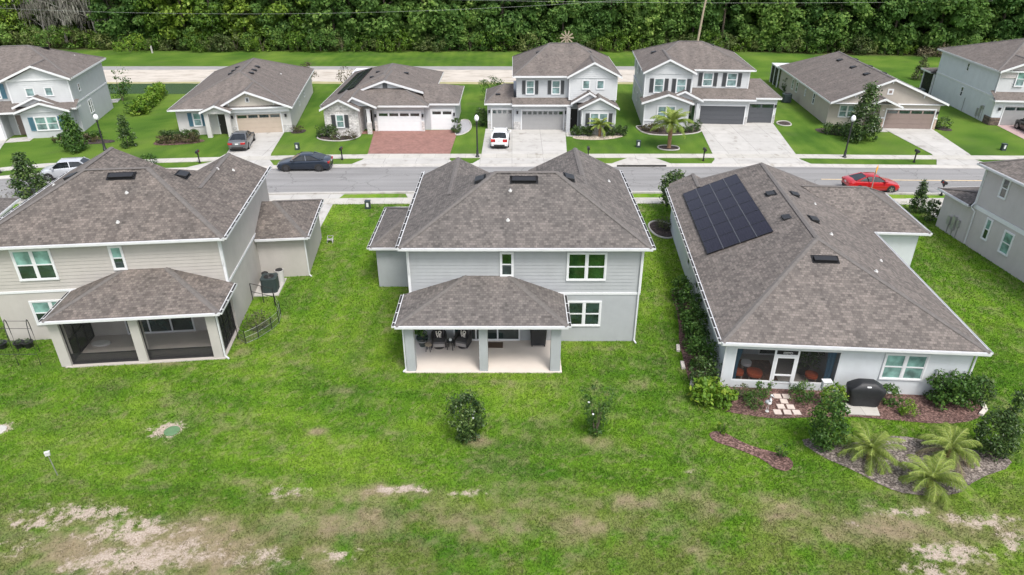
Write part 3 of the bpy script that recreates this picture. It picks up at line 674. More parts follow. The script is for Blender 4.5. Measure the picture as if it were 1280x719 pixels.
# ---- F5: white two-storey, gable left, charcoal doors
H5=empty('house',(21.28,77.29),-4,'white two storey house with palm on its front lawn and charcoal garage doors','house')
w=MB(); w.box(-1.6,5.0,0,12,0,2.95); w.box(-6.7,-1.604,-.6,12,0,2.95); w.box(-6.6,4.9,1.204,12.1,2.95,5.65); w.box(5.004,8.3,.9,8.2,0,2.66); w.box(-6.7,-1.9,-2.2,-.604,0,2.66); w.box(-.95,-.6,-1.35,-1.0,0,2.6)
w.build('wall',M['w_sid'],H5)
r=MB();c=MB();f=MB()
hip(r,c,-7.05,5.4,.8,12.4,5.8,(-2.4,6.3,7.95),(.2,6.3,7.95),'u'); eaves(f,-1.3,5.4,.8,12.4,5.8,'frb'); eaves(f,-7.05,-1.304,.3,12.4,5.8,'lb')
gable_roof(r,f,c,-7.044,-1.3,-1.3,5.2,5.79,-4.3,7.2)
r.slope([(-1.4,-.6,2.9),(5.55,-.6,2.9),(5.55,1.2,3.75),(-1.4,1.2,3.75)]); eaves(f,-1.0,5.55,-.6,0,2.9,'fr',.17)
r.slope([(5.3,.49,2.88),(8.6,.49,2.88),(6.9,4.5,4.2),(5.0,4.5,4.2)]); r.slope([(8.6,.49,2.88),(8.6,8.5,2.88),(6.9,4.5,4.2)]); r.slope([(8.6,8.5,2.88),(5,8.5,2.88),(5,4.5,4.2),(6.9,4.5,4.2)]); caps(c,[((8.6,.49,2.88),(6.9,4.5,4.2))]); eaves(f,5.6,8.6,.49,8.5,2.88,'frb',.17)
gable_roof(r,f,c,-7.1,-1.5,-2.75,-.2,2.9,-4.3,3.85); gable_roof(r,f,c,-4.6,-.3,-1.55,.9,2.95,-2.4,3.95)
r.build('roof',M['roofF'],H5); c.build('ridge_cap',M['cap'],H5); f.build('fascia',M['white'],H5)
gable_wall(H5,'w_sid',[(-6.75,5.6),(-1.6,5.6),(-4.3,6.95)],-.85,.1,.2)
q=MB(WF(-.8)); q.box(-6.75,-1.6,-2.1,0,2.98,5.6); lap(q,[(-6.75,2.98),(-1.6,2.98),(-1.6,5.6),(-6.75,5.6)],.2); q.build('siding',M['w_sid'],H5)
q=MB(WF(1.2)); lap(q,[(-1.6,3.6),(4.9,3.6),(4.9,5.6),(-1.6,5.6)],.2); q.build('siding',M['w_sid'],H5)
gable_wall(H5,'w_sid',[(-6.7,2.66),(-1.9,2.66),(-4.3,3.6)],-2.25,.08); gable_wall(H5,'w_sid',[(-4.2,2.95),(-.7,2.95),(-2.4,3.75)],-1.25,.08)
corner(H5,[(-6.78,-6.66,-.85,-.82,2.98,5.6),(-1.7,-1.58,-.85,-.82,2.98,5.6),(4.8,4.92,1.15,1.19,3.6,5.6),(-6.72,-6.6,-2.24,-2.2,0,2.6),(-6.72,-1.9,-2.26,-2.2,.8,.92),(-4.9,-3.7,-.9,-.88,6.4,6.5),(-6.76,-6.72,-.6,12,2.85,3.0)])
q=MB(WF(0)); q.box(-.6,-.3,0,.06,0,.9); q.box(4.75,5.0,0,.06,0,.9); q.box(8.05,8.3,-.9,-.84,0,.9); q.build('stone_base',M['stone_g'],H5)
garage(H5,WF(0),-.25,4.65,2.05,'g_dark',4,False); garage(H5,WF(.9),5.28,7.98,2.15,'g_dark',2)
for a in (-6.2,-3.8): shut_window(H5,WF(-.82),a,a+2.02,3.55,5.15,M['sh_grey'],.42,top='pane_far',bot='pane_far')
for a in (-.65,1.98): shut_window(H5,WF(1.18),a,a+2.08,3.9,5.45,M['sh_grey'],.42,top='pane_far',bot='pane_far')
window(H5,WF(-2.22),-5.3,-3.3,1.0,2.5,2,'pane_far','pane_far'); entry(H5,WF(-.02),-1.45,-.85,2.1,'greenpane'); lantern(H5,WF(0),-.42,1.9); lantern(H5,WF(.9),8.15,1.9)
roofvent(H5,(-5.2,6.3,5.8+.46*1.85),(1,0,.46),.6,.45); roofvent(H5,(1.6,7.4,5.8+.41*3.8),(-1,0,.41),.5,.4)
slitside(H5,WL(-6.72),[(6.7,7.5,4.1,5.1),(10.8,11.5,4.1,5.1),(5.2,5.9,1.2,2.2),(9.0,9.7,1.2,2.2)])
# ---- F3: one-storey, white ledgestone front, red paver drive
H3=empty('house',(-14.48,74.57),0,'one storey white stone fronted house with red paver driveway','house')
w=MB(); w.box(-.4,5.0,-.3,17,0,2.66); w.box(-5.3,-.404,.6,17,0,2.66); w.box(5.004,8.35,.3,8.6,0,2.66); w.build('wall',M['w_grey'],H3)
q=MB(); q.box(-5.3,-1.7,-2.1,.596,0,2.66); q.box(-1.0,-.55,-1.5,-1.05,0,1.25); q.build('stone_wall',M['stone_w'],H3)
q=MB(); q.box(-.95,-.6,-1.45,-1.1,1.25,2.7); q.build('porch_column',M['white'],H3)
r=MB();c=MB();f=MB()
hip(r,c,-5.9,5.6,-.9,17.4,2.9,(.1,5.0,5.05),(.1,11.4,5.05),'v'); eaves(f,-5.9,5.6,-.9,17.4,2.9,'lrb',.17); f.box(-.2,5.6,-.93,-.904,2.73,2.915)
r.slope([(5.3,.0,2.9),(8.8,.0,2.9),(6.9,4.4,4.1),(4.0,4.4,4.1)]); r.slope([(8.8,0,2.9),(8.8,8.9,2.9),(6.9,4.4,4.1)]); r.slope([(8.8,8.9,2.9),(5,8.9,2.9),(4.0,4.4,4.1),(6.9,4.4,4.1)]); eaves(f,5.64,8.8,.0,8.9,2.9,'frb',.17)
gable_roof(r,f,c,-5.6,-1.4,-2.6,1.8,2.9,-3.5,3.95); gable_roof(r,f,c,-3.4,.25,-1.9,2.3,3.0,-2.2,4.05)
gable_roof(r,f,c,-2.75,4.8,1.9,7.6,3.72,.6,4.95)
r.build('roof',M['roofF'],H3); c.build('ridge_cap',M['cap'],H3); f.build('fascia',M['white'],H3)
gable_wall(H3,'w_sid',[(-2.4,3.6),(4.4,3.6),(.6,4.85)],2.3,.1,.18); gable_wall(H3,'stone_w',[(-5.3,2.66),(-1.7,2.66),(-3.5,3.75)],-2.15,.08); gable_wall(H3,'w_sid',[(-3.0,3.0),(0,3.0),(-2.2,3.85)],-1.5,.08,.18)
q=MB(WF(2.28)); q.box(.35,.85,.02,.06,4.0,4.6); z=4.05
while z<4.55: q.box(.4,.8,.06,.075,z,z+.03); z+=.08
q.build('gable_louvre',M['sh_grey'],H3)
garage(H3,WF(-.3),.05,4.58,2.05,'g_white',4); garage(H3,WF(.3),5.75,8.0,2.1,'g_white',2)
q=MB(WF(-.3)); q.box(4.72,5.0,0,.1,0,1.1); q.box(-.4,-.08,0,.1,0,1.1); q.build('stone_base',M['stone_w'],H3)
shut_window(H3,WF(-2.13),-4.55,-2.75,.85,2.3,M['sh_grey'],.42,top='blind',bot='pane_far'); entry(H3,WF(.58),-1.45,-.75); lantern(H3,WF(-.3),4.86,1.7); lantern(H3,WF(-.3),-.24,1.7); lantern(H3,WF(.3),8.2,1.7)
mS=2.15/6.0
sv=Vector((1,0,mS)).normalized(); sn=Vector((-mS,0,1)).normalized()
for j in range(7):
    for i in range(2):
        u0=-4.75+i*.98+ (0); v0=2.5+j*1.62
        panel(H3,(u0,v0,2.9+mS*(u0+5.9)),Vector((0,1.62,0)),sv*1.04,sn,.005)
for u,v in ((2.0,6.0),(2.0,7.5),(2.0,9.2)): roofvent(H3,(u,v,2.9+.391*(5.6-u)),(-1,0,.391),.5,.4)
for u,v in ((-1.5,6.0),(-1.2,8.4)): roofvent(H3,(u,v,2.9+mS*(u+5.9)),(1,0,mS),.45,.35)
q=MB(); q.box(-6.2,-3.0,17.0,20.2,2.7,2.85); q.box(-6.1,-5.95,20.0,20.15,0,2.7); q.box(-3.2,-3.05,20.0,20.15,0,2.7); q.build('lanai_roof',M['white'],H3)
# ---- F2: one-storey, beige gable, blue shutters
H2=empty('house',(-29.54,73.24),8,'one storey house with beige gable, blue shutters and grey sedan in the drive','house')
w=MB(); w.box(-.6,5.8,0,19.5,0,2.66); w.box(-5.9,-.604,.2,19.5,0,2.66); w.box(-2.75,-2.3,-1.2,-.75,0,2.5); w.box(-.65,-.2,-1.2,-.75,0,2.5); w.build('wall',M['cream'],H2)
r=MB();c=MB();f=MB()
hip(r,c,-6.4,6.25,-.6,20,2.9,(.1,5.6,5.5),(.1,13.8,5.5),'v'); eaves(f,-6.4,6.25,-.6,20,2.9,'flrb',.17)
gable_roof(r,f,c,-1.7,6.244,-.9,6.2,2.88,1.7,4.65); gable_roof(r,f,c,-3.05,.1,-1.6,1.4,2.78,-1.45,3.45)
r.build('roof',M['roofF'],H2); c.build('ridge_cap',M['cap'],H2); f.build('fascia',M['white'],H2)
gp=[(-1.3,2.8),(5.85,2.8),(1.7,4.45)]; gable_wall(H2,'beige_bb',gp,-.35,.34); battens(H2,'beige_bb',gp,-.35); brackets(H2,-.36,-1.7,2.88,1.7,4.65,6.24,2.88)
gable_wall(H2,'cream',[(-2.9,2.5),(-.05,2.5),(-1.45,3.3)],-1.25,.2)
q=MB(WF(-.36)); q.box(1.5,1.9,0,.05,3.4,3.9); q.build('gable_louvre',M['white'],H2); q=MB(WF(-.4)); q.box(1.58,1.82,.011,.03,3.48,3.82); q.build('gable_louvre',M['sh_grey'],H2)
q=MB(WF(0)); q.box(-.6,5.8,.0,.34,2.3,2.78); q.build('wall_trim',M['white'],H2)
garage(H2,WF(0),.2,4.75,2.05,'g_beige',4); shut_window(H2,WF(.18),-4.75,-2.95,.9,2.4,M['sh_blue'],.42,top='blind',bot='pane_far'); entry(H2,WF(.18),-1.7,-.9)
lantern(H2,WF(0),5.3,1.8); lantern(H2,WF(0),-.2,1.8); q=MB(WF(0)); q.box(4.9,5.8,0,.06,0,.8); q.box(-.6,.05,0,.06,0,.8); q.build('stone_base',M['stone_g'],H2)
for v in (6.5,8.3,10.3): roofvent(H2,(1.1,v,2.9+.4228*5.15),(-1,0,.42),.5,.42); roofvent(H2,(-1.3,v+.6,2.9+.4*5.1),(1,0,.4),.5,.42)
slitside(H2,WR(5.8),[(6.6,7.3,1.2,2.1),(11,11.8,1.2,2.1)]); boot(H2,(3.5,11,2.9+.4228*2.75))
# ---- F6: tan house with board gable
H6=empty('house',(41.08,75.38),-4,'long one storey tan house with board gable and brown garage door','house')
w=MB(); w.box(-.9,5.3,0,17.5,0,2.66); w.box(-6.0,-.904,1.0,20.5,0,2.66); w.build('wall',M['tan'],H6)
r=MB();c=MB();f=MB()
A,B=(-.3,-.45,5.4),(-.3,17.0,5.4)
r.slope([(-6.5,-.45,2.85),(-6.5,20.6,2.85),B,A]); r.slope([(5.9,-.45,2.85),A,B,(5.9,20.6,2.85)]); r.slope([(5.9,20.6,2.85),(-6.5,20.6,2.85),B]); caps(c,[(A,B)])
f2=MB(); rr=MB(); gable_roof(rr,f,None,-6.5,5.9,-.45,-.4,2.85,-.3,5.4)
eaves(f,-6.5,5.9,-.3,20.6,2.85,'lrb',.17); gable_roof(r,f,c,-3.4,.7,-1.6,.6,2.75,-1.3,3.6,True)
r.build('roof',M['roofF'],H6); c.build('ridge_cap',M['cap'],H6); f.build('fascia',M['white'],H6)
gp=[(-6.2,2.75),(5.6,2.75),(-.3,5.2)]; gable_wall(H6,'tan_bb',gp,-.05,.15); battens(H6,'tan_bb',gp,-.05); brackets(H6,-.06,-6.5,2.85,-.3,5.4,5.9,2.85)
q=MB(WF(-.05)); q.box(-6.2,5.6,0,.06,2.6,2.75); q.box(-.65,-.05,0,.05,3.7,4.3); q.build('wall_trim',M['white'],H6); q=MB(WF(-.1)); q.box(-.5,-.2,.0,.02,3.85,4.15); q.build('gable_louvre',M['g_brown'],H6)
garage(H6,WF(0),-.2,4.9,2.08,'g_brown',4); q=MB(WF(0)); q.box(5.02,5.3,0,.08,0,1.1); q.box(-.9,-.32,0,.08,0,1.1); q.build('stone_base',M['stone_t'],H6)
q=MB(WF(0)); q.box(-.9,-.3,0,.1,1.12,1.25); q.box(5.02,5.3,0,.1,1.12,1.25); q.build('wall_trim',M['white'],H6)
window(H6,WF(1.0),-4.9,-3.1,.9,2.3,2,'pane_far','pane_far'); entry(H6,WF(1.0),-1.9,-1.1,2.1,'g_brown'); lantern(H6,WF(0),5.15,1.8)
slitside(H6,WL(-6.0),[(5.9,6.6,1.1,2.4),(12.6,13.3,1.0,2.3),(14.4,15.1,1.0,2.3),(9.3,9.7,1.3,2.2)])
for v in (4.5,8.6,13.2): roofvent(H6,(-1.4,v,2.85+.411*5.1),(1,0,.411),.62,.5); roofvent(H6,(.9,v+1,2.85+.411*5.0),(-1,0,.411),.6,.45)
q=MB(); q.box(-6.4,-4.0,20.6,24.2,2.45,2.6); q.build('lanai_roof',M['white'],H6)
q=MB()
for v in (20.65,22.4,24.1):
    q.box(-6.35,-6.2,v-.06,v+.06,0,2.45)
q.build('lanai_post',M['white'],H6); q=MB(); q.box(-6.3,-6.27,20.72,22.33,.1,2.44); q.box(-6.3,-6.27,22.47,24.03,.1,2.44); q.box(-6.2,-4.1,24.1,24.12,.1,2.44); q.build('screen',M['scr_d'],H6)
# ---- F7: powder blue two-storey at right edge
H7=empty('house',(53.54,77.5),-5,'powder blue two storey house at the upper right edge with dark stone base','house')
w=MB(); w.box(0,12,0,14,0,2.95); w.box(.0,12,.4,14,2.95,5.65); w.box(-.0+.01,12,-.7,-.004,0,2.66); w.build('wall',M['blue_wall'],H7)
r=MB();c=MB();f=MB()
hip(r,c,-.45,12.5,-.1,14.5,5.8,(5.4,6.6,8.3),(6.6,6.6,8.3),'u'); eaves(f,-.45,12.5,-.1,14.5,5.8,'flb')
gable_roof(r,f,c,-.44,5.6,-.5,5,5.79,2.6,7.0); r.slope([(-.4,-1.2,2.85),(12.4,-1.2,2.85),(12.4,.4,3.6),(-.4,.4,3.6)]); eaves(f,-.4,12.4,-1.2,-.02,2.85,'fl',.17)
r.slope([(-.45,14.4,2.85),(-.45,17.5,2.85),(5.5,17.5,2.85),(5.5,14.4,3.7),(.8,14.4,3.7)]); eaves(f,-.45,5.5,14.55,17.5,2.85,'lb',.17)
r.build('roof',M['roofF'],H7); c.build('ridge_cap',M['cap'],H7); f.build('fascia',M['white'],H7)
gable_wall(H7,'D_sid',[(0,5.0),(5.2,5.0),(5.2,5.75),(2.6,6.8),(0,5.75)],.1,.25,.2); q=MB(WF(.3)); q.box(0,12,0,.12,3.5,5.0); lap(q,[(0,3.5),(12,3.5),(12,5.),(0,5.)],.2); q.build('siding',M['w_sid'],H7)
window(H7,WF(.08),1.7,2.7,4.1,5.75,1,'blind','pane_far'); brackets(H7,-.1,-.4,5.79,2.6,7.0,5.6,5.79)
garage(H7,WF(-.7),1.1,5.9,2.1,'g_grey',4); q=MB(WF(-.7)); q.box(.0,.95,0,.1,0,.85); q.build('stone_base',M['stone_d'],H7); q=MB(WL(0.0)); q.box(-.75,.6,.0,.1,0,.85); q.build('stone_base',M['stone_d'],H7); lantern(H7,WF(-.7),.55,1.8)
q=MB(WL(-.0)); q.box(-.1,14,.0,.045,2.85,3.05); q.box(-.0,.12,.0,.05,3.05,5.6); q.box(-.7,-.58,.0,.05,.9,2.6); q.build('wall_trim',M['white'],H7)
slitside(H7,WL(0),[(6.7,7.25,4.4,5.4),(6.5,7.1,1.5,2.65)])
q=MB(WL(0))
for x,a,b,d in ((1.6,.4,1.6,.22),(2.2,.3,1.2,.18),(1.2,1.3,1.7,.3)): q.box(x,x+d,0,.14,a,b); q.box(x+.05,x+.09,.01,.05,0,a)
q.box(5.6,5.66,0,.05,0,1.6); q.build('meter_box',M['metal'],H7)
q=MB(); q.box(-.1,.1,14.3,14.45,0,2.6); q.box(-.1,.1,17.1,17.3,0,2.6); q.build('lanai_post',M['white'],H7); q=MB(); q.box(-.02,.02,14.46,17.09,.1,2.6); q.box(.1,5.4,17.18,17.22,.1,2.6); q.build('screen',M['scr_d'],H7)
roofvent(H7,(5.0,5.5,5.8+.373*5.5),(0,1,.37),.6,.5)
# ---- F1: two-storey at upper left edge
H1=empty('house',(-46.41,73.59),12,'pale grey two storey house with blue shutters at the upper left edge','house')
w=MB(); w.box(-13,.0,.6,11.5,0,2.95); w.box(-13,0,.604,11.5,2.955,5.65); w.box(-4.9,-.5,-1.2,.596,0,2.66); w.box(-12,-6.9,-1.0,.596,0,2.66); w.build('wall',M['w_grey'],H1)
r=MB();c=MB();f=MB()
hip(r,c,-13.4,.45,.1,12,5.8,(-7.6,6.0,8.3),(-5.0,6.0,8.3),'u'); eaves(f,-13.4,.45,.1,12,5.8,'frb')
gable_roof(r,f,c,-6.2,.444,-.35,5.4,5.79,-2.9,7.2); gable_roof(r,f,c,-5.3,0,-1.7,.5,2.85,-2.65,3.75); gable_roof(r,f,c,-5.6,-1.2,-.9,.6,3.2,-3.3,4.2)
r.slope([(-13,-1.5,2.85),(-5.2,-1.5,2.85),(-5.2,.6,3.6),(-13,.6,3.6)]); eaves(f,-13,-5.3,-1.5,-1.0,2.85,'f',.17); r.slope([(-5.3,-.9,2.9),(.4,-.9,2.9),(.4,.6,3.5),(-5.3,.6,3.5)]); eaves(f,-.1,.4,-.9,.5,2.9,'fr',.15)
r.build('roof',M['roofF'],H1); c.build('ridge_cap',M['cap'],H1); f.build('fascia',M['white'],H1)
gable_wall(H1,'w_sid',[(-5.8,5.6),(0.1,5.6),(-2.9,6.95)],.1,.1,.2); q=MB(WF(.15)); q.box(-5.8,0.0,-.45,0,3.2,5.6); lap(q,[(-5.8,3.2),(0,3.2),(0,5.6),(-5.8,5.6)],.2); q.build('siding',M['w_sid'],H1)
gable_wall(H1,'w_sid',[(-4.9,2.66),(-.5,2.66),(-2.65,3.5)],-1.25,.08,.18); gable_wall(H1,'w_sid',[(-5.2,3.2),(-1.6,3.2),(-3.3,4.0)],-.6,.08,.18)
window(H1,WF(.13),-4.3,-3.4,4.0,4.95,1,'pane_far','pane_far',hung=False); window(H1,WF(.13),-2.5,-1.65,4.0,4.95,1,'pane_far','pane_far',hung=False)
shut_window(H1,WF(-1.22),-4.3,-1.0,.75,2.25,M['sh_blue'],.5,2,top='blind',bot='pane_far'); shut_window(H1,WF(.58),-8.6,-6.3,3.8,5.4,M['sh_blue'],.45,top='pane_far',bot='pane_far')
garage(H1,WF(-1.0),-11.6,-7.2,2.1,'g_white',4); entry(H1,WF(.58),-6.2,-5.4,2.1,'g_brown')
corner(H1,[(-.1,.03,.11,.14,3.2,5.6),(0,.045,.6,11.5,2.95,3.1),(-5.85,-5.72,.1,.14,3.2,5.6)])
slitside(H1,WR(0),[(2.3,2.9,3.9,4.75),(3.9,4.5,1.1,2.6),(4.6,5.1,1.1,2.6)])
roofvent(H1,(-3.9,7.0,7.8),(0,-1,.42),.8,.4); boot(H1,(-1.6,8.5,6.7))
polyflat('patio',[G(131,125),G(151,123.5),G(147,128),G(132,129)],.03,M['concrete'],thick=.03)
# ------------------------------------------------------------------ ground, street, water
def vnoise(x,y,seed=0):
    xi=np.floor(x).astype(np.int64); yi=np.floor(y).astype(np.int64); fx=x-xi; fy=y-yi
    fx=fx*fx*(3-2*fx); fy=fy*fy*(3-2*fy)
    def h(a,b):
        n=(a*374761393+b*668265263+seed*1442695041)&0x7fffffff; n=((n^(n>>13))*1274126177)&0x7fffffff
        return ((n^(n>>16))&0xffff)/65535.
    return (h(xi,yi)*(1-fx)+h(xi+1,yi)*fx)*(1-fy)+(h(xi,yi+1)*(1-fx)+h(xi+1,yi+1)*fx)*fy
def fbm(x,y,s,seed=0,o=4):
    t=0;a=.5;n=0
    for k in range(o):
        t=t+a*vnoise(x*s*2**k+13.7*k,y*s*2**k+7.1*k,seed+k); n+=a; a*=.55
    return t/n
def sm(a,b,x): t=np.clip((x-a)/(b-a),0,1); return t*t*(3-2*t)
def blobs(x,y,L):
    t=np.zeros_like(x)
    for cx,cy,rx,ry,s in L: t=np.maximum(t,s*np.exp(-(((x-cx)/rx)**2+((y-cy)/ry)**2)))
    return t
def GB(px,py,rx,ry,s): X,Y=G(px,py); return (X,Y,rx,ry,s)
SANDB=[GB(110,640,2.6,.5,.85),GB(45,655,1.5,.5,.8),GB(170,665,2.2,.9,.9),GB(160,700,3.0,.8,.95),GB(235,690,1.8,.8,.8),GB(430,695,.9,.35,.75),GB(350,618,1.,.3,.7),
  GB(500,612,1.5,.25,.9),GB(585,618,.9,.25,.85),GB(360,612,1.,.25,.85),GB(1130,640,1.8,.4,.85),GB(1225,650,1.8,.45,.9),GB(1180,690,2.0,.6,.9),GB(1060,655,.9,.3,.6),GB(1165,715,1.5,.5,.8),GB(1270,680,1.,.7,.75),GB(20,685,1.,.5,.6),
  GB(210,537,.85,.55,1.5),GB(0,537,.5,.5,1.3),GB(860,590,.4,.25,.5),GB(320,700,1.3,.7,.7)]
DRYB=[GB(170,690,9.0,2.3,1.),GB(420,650,5.5,1.6,.8),GB(480,615,4.6,.5,.85),GB(700,660,6.5,1.0,.66),GB(1130,660,6.5,1.3,.85),GB(1000,640,3.0,.9,.75),GB(745,552,1.0,.6,.95),GB(600,552,.9,.5,.95),GB(720,560,.8,.4,.6),
  GB(395,540,.8,.4,.85),GB(430,488,1.2,.6,.7),GB(470,505,1.0,.5,.6),GB(800,480,1.2,.8,.7),GB(745,436,1.6,.3,.85),GB(610,478,4.5,.3,.7),GB(780,520,.8,.4,.6),GB(860,620,1.2,.5,.8),GB(690,605,3.0,.35,.75),GB(920,640,1.6,.5,.7),GB(330,600,2.0,.5,.5),GB(340,355,.6,1.2,.7),GB(300,440,.8,.5,.7),GB(180,455,4,.25,.7),
  GB(550,650,2.4,.5,.6),GB(800,628,5.5,.7,.72),GB(420,625,4.,.8,.75),GB(980,640,3.,.6,.7),GB(880,690,2.0,.5,.5),GB(1250,600,.9,.5,.0),GB(850,350,.3,1.5,.3)]
def masks(x,y,rawout=False):
    n1=fbm(x,y,.9,1); n2=fbm(x,y,3.2,5); n3=fbm(x,y*1.5,5.5,9,3)
    dry=blobs(x,y,DRYB); dry=np.clip(dry*1.25+(n1-.5)*1.3+(n2-.5)*1.1-.32,0,1)*np.where(dry>.06,1,0)
    dry=np.maximum(dry,np.where(y<60,sm(.50,.78,n1*.5+n2*.5)*.6,0)); dry=np.maximum(dry,np.where(y<60,sm(.60,.75,n3)*.45,0))
    sb=blobs(x,y,SANDB); raw=sb*.84+(n2-.5)*1.1-.06; snd=sm(.36,.66,raw+(n3-.5)*1.2)*np.where(sb>.08,1,0)
    if rawout: return dry,np.where(sb>.08,raw,-1.)
    far=sm(113,124,y)*np.where(y>105,1,0)
    dry=np.maximum(dry,far*.9*sm(.30,.55,n1*.5+fbm(x,y,.12,3)*.5+far*.15-.02))
    return dry,snd
GREEN=[np.array(c) for c in ((.056,.145,.011),(.104,.214,.016),(.165,.275,.027))]
def lawn(x,y,dry=None,snd=None):
    if dry is None: dry,snd=masks(x,y)
    a=fbm(x,y,.22,21); b=fbm(x,y,1.3,31); c=fbm(x,y,4.5,41,3)
    t=.5+(a-.5)*1.6+(b-.5)*.4+(c-.5)*.25+.12*np.sin((np.where(y<31,y*1.0+x*.12,x))*4.2)*np.where(y<56,1,.6); t=np.clip(t,0,1)
    t=t+np.where(y<23,-.12*(1-sm(18,24,y)),0); t=np.clip(t,0,1)[...,None]
    col=np.where(t<.5,GREEN[0]+(GREEN[1]-GREEN[0])*t*2,GREEN[1]+(GREEN[2]-GREEN[1])*(t-.5)*2)
    dl=(.38*sm(.52,.75,fbm(x,y,.6,91)))[...,None]; col=col*(1-dl)+np.array((.105,.165,.04))*dl
    olive=np.array((.135,.150,.045)); w=(.6*(1-sm(18.5,22.5,y))*sm(.3,.6,b))[...,None]; col=col*(1-w)+olive*w
    n=fbm(x,y,3.3,51)[...,None]; tan=np.array((.25,.195,.135))*(.75+.5*n); col=col*(1-dry[...,None]*.85)+tan*dry[...,None]*.85
    sd=np.array((.47,.395,.315))*(.8+.35*n); col=col*(1-snd[...,None])+sd*snd[...,None]
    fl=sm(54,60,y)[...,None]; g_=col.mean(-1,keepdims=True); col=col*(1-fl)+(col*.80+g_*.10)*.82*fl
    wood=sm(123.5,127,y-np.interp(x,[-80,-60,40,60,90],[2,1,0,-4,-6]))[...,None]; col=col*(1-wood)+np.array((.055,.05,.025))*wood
    return np.clip(col,0,1)
def axis(segs):
    o=[]
    for a,b,s in segs: o.append(np.arange(a,b,s))
    return np.concatenate(o+[np.array([segs[-1][1]])])
xs=axis([(-900,-120,60),(-120,-34,1.2),(-34,36,.15),(36,110,1.2),(110,900,60)]); ys=axis([(-300,0,50),(0,14,2),(14,23,.11),(23,56,.22),(56,128,.8),(128,200,6),(200,1000,80)])
gx,gy=np.meshgrid(xs,ys); nx,ny=len(xs),len(ys)
def gridmesh(name,gx,gy,gz,mat,col=None):
    ny,nx=gx.shape; me=bpy.data.meshes.new(name); co=np.stack([gx,gy,gz],-1).reshape(-1,3).astype(np.float32)
    i=np.arange(nx*ny).reshape(ny,nx); q=np.stack([i[:-1,:-1],i[:-1,1:],i[1:,1:],i[1:,:-1]],-1).reshape(-1,4).astype(np.int32)
    me.vertices.add(len(co)); me.vertices.foreach_set('co',co.ravel()); me.loops.add(q.size); me.loops.foreach_set('vertex_index',q.ravel())
    me.polygons.add(len(q)); me.polygons.foreach_set('loop_start',np.arange(len(q),dtype=np.int32)*4)
    if col is not None:
        at=me.color_attributes.new('Col','FLOAT_COLOR','POINT'); c=np.concatenate([col.reshape(-1,3),np.ones((len(co),1))],1).astype(np.float32); at.data.foreach_set('color',c.ravel())
    me.update(); me.validate(); me.materials.append(mat); o=bpy.data.objects.new(name,me); COL.objects.link(o); return o
m,nt,b=newmat('lawn_turf'); L_=nt.links.new
at=N(nt,'ShaderNodeAttribute',attribute_name='Col'); tc=N(nt,'ShaderNodeTexCoord')
nz=N(nt,'ShaderNodeTexNoise',i_Scale=9.,i_Detail=6.,i_Roughness=.75); L_(tc.outputs['Object'],nz.inputs['Vector']); rr=ramp(nt,[(.28,(.72,.74,.7)),(.72,(1.25,1.2,1.22))]); L_(nz.outputs['Fac'],rr.inputs['Fac'])
ab=N(nt,'ShaderNodeAttribute',attribute_name='bare'); nb_=N(nt,'ShaderNodeTexNoise',i_Scale=4.5,i_Detail=9.,i_Roughness=.72); L_(tc.outputs['Object'],nb_.inputs['Vector'])
ma=N(nt,'ShaderNodeMath',operation='MULTIPLY_ADD'); L_(nb_.outputs['Fac'],ma.inputs[0]); ma.inputs[1].default_value=1.9; mb_=N(nt,'ShaderNodeMath',operation='SUBTRACT'); L_(ab.outputs['Fac'],mb_.inputs[0]); mb_.inputs[1].default_value=.95; L_(mb_.outputs[0],ma.inputs[2])
mr=N(nt,'ShaderNodeMapRange'); mr.interpolation_type='SMOOTHSTEP'; L_(ma.outputs[0],mr.inputs[0]); mr.inputs[1].default_value=.28; mr.inputs[2].default_value=.76
ns_=N(nt,'ShaderNodeTexNoise',i_Scale=14.,i_Detail=5.); L_(tc.outputs['Object'],ns_.inputs['Vector']); rs_=ramp(nt,[(.3,(.29,.235,.19)),(.7,(.48,.405,.34))]); L_(ns_.outputs['Fac'],rs_.inputs['Fac'])
gcol=mixc(nt,1.,at.outputs['Color'],rr.outputs[0],'MULTIPLY'); L_(mixc(nt,mr.outputs[0],gcol,rs_.outputs[0]),b.inputs['Base Color']); b.inputs['Roughness'].default_value=.95; b.inputs['Specular IOR Level'].default_value=.1
nz2=N(nt,'ShaderNodeTexNoise',i_Scale=22.,i_Detail=5.,i_Roughness=.7); L_(tc.outputs['Object'],nz2.inputs['Vector']); bp=N(nt,'ShaderNodeBump',i_Strength=.6,i_Distance=.05); L_(nz2.outputs['Fac'],bp.inputs['Height']); L_(bp.outputs[0],b.inputs['Normal'])
M['turf']=m
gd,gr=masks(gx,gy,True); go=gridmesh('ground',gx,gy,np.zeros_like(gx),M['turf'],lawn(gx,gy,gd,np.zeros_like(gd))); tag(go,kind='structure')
at=go.data.attributes.new('bare','FLOAT','POINT'); at.data.foreach_set('value',gr.astype(np.float32).ravel())

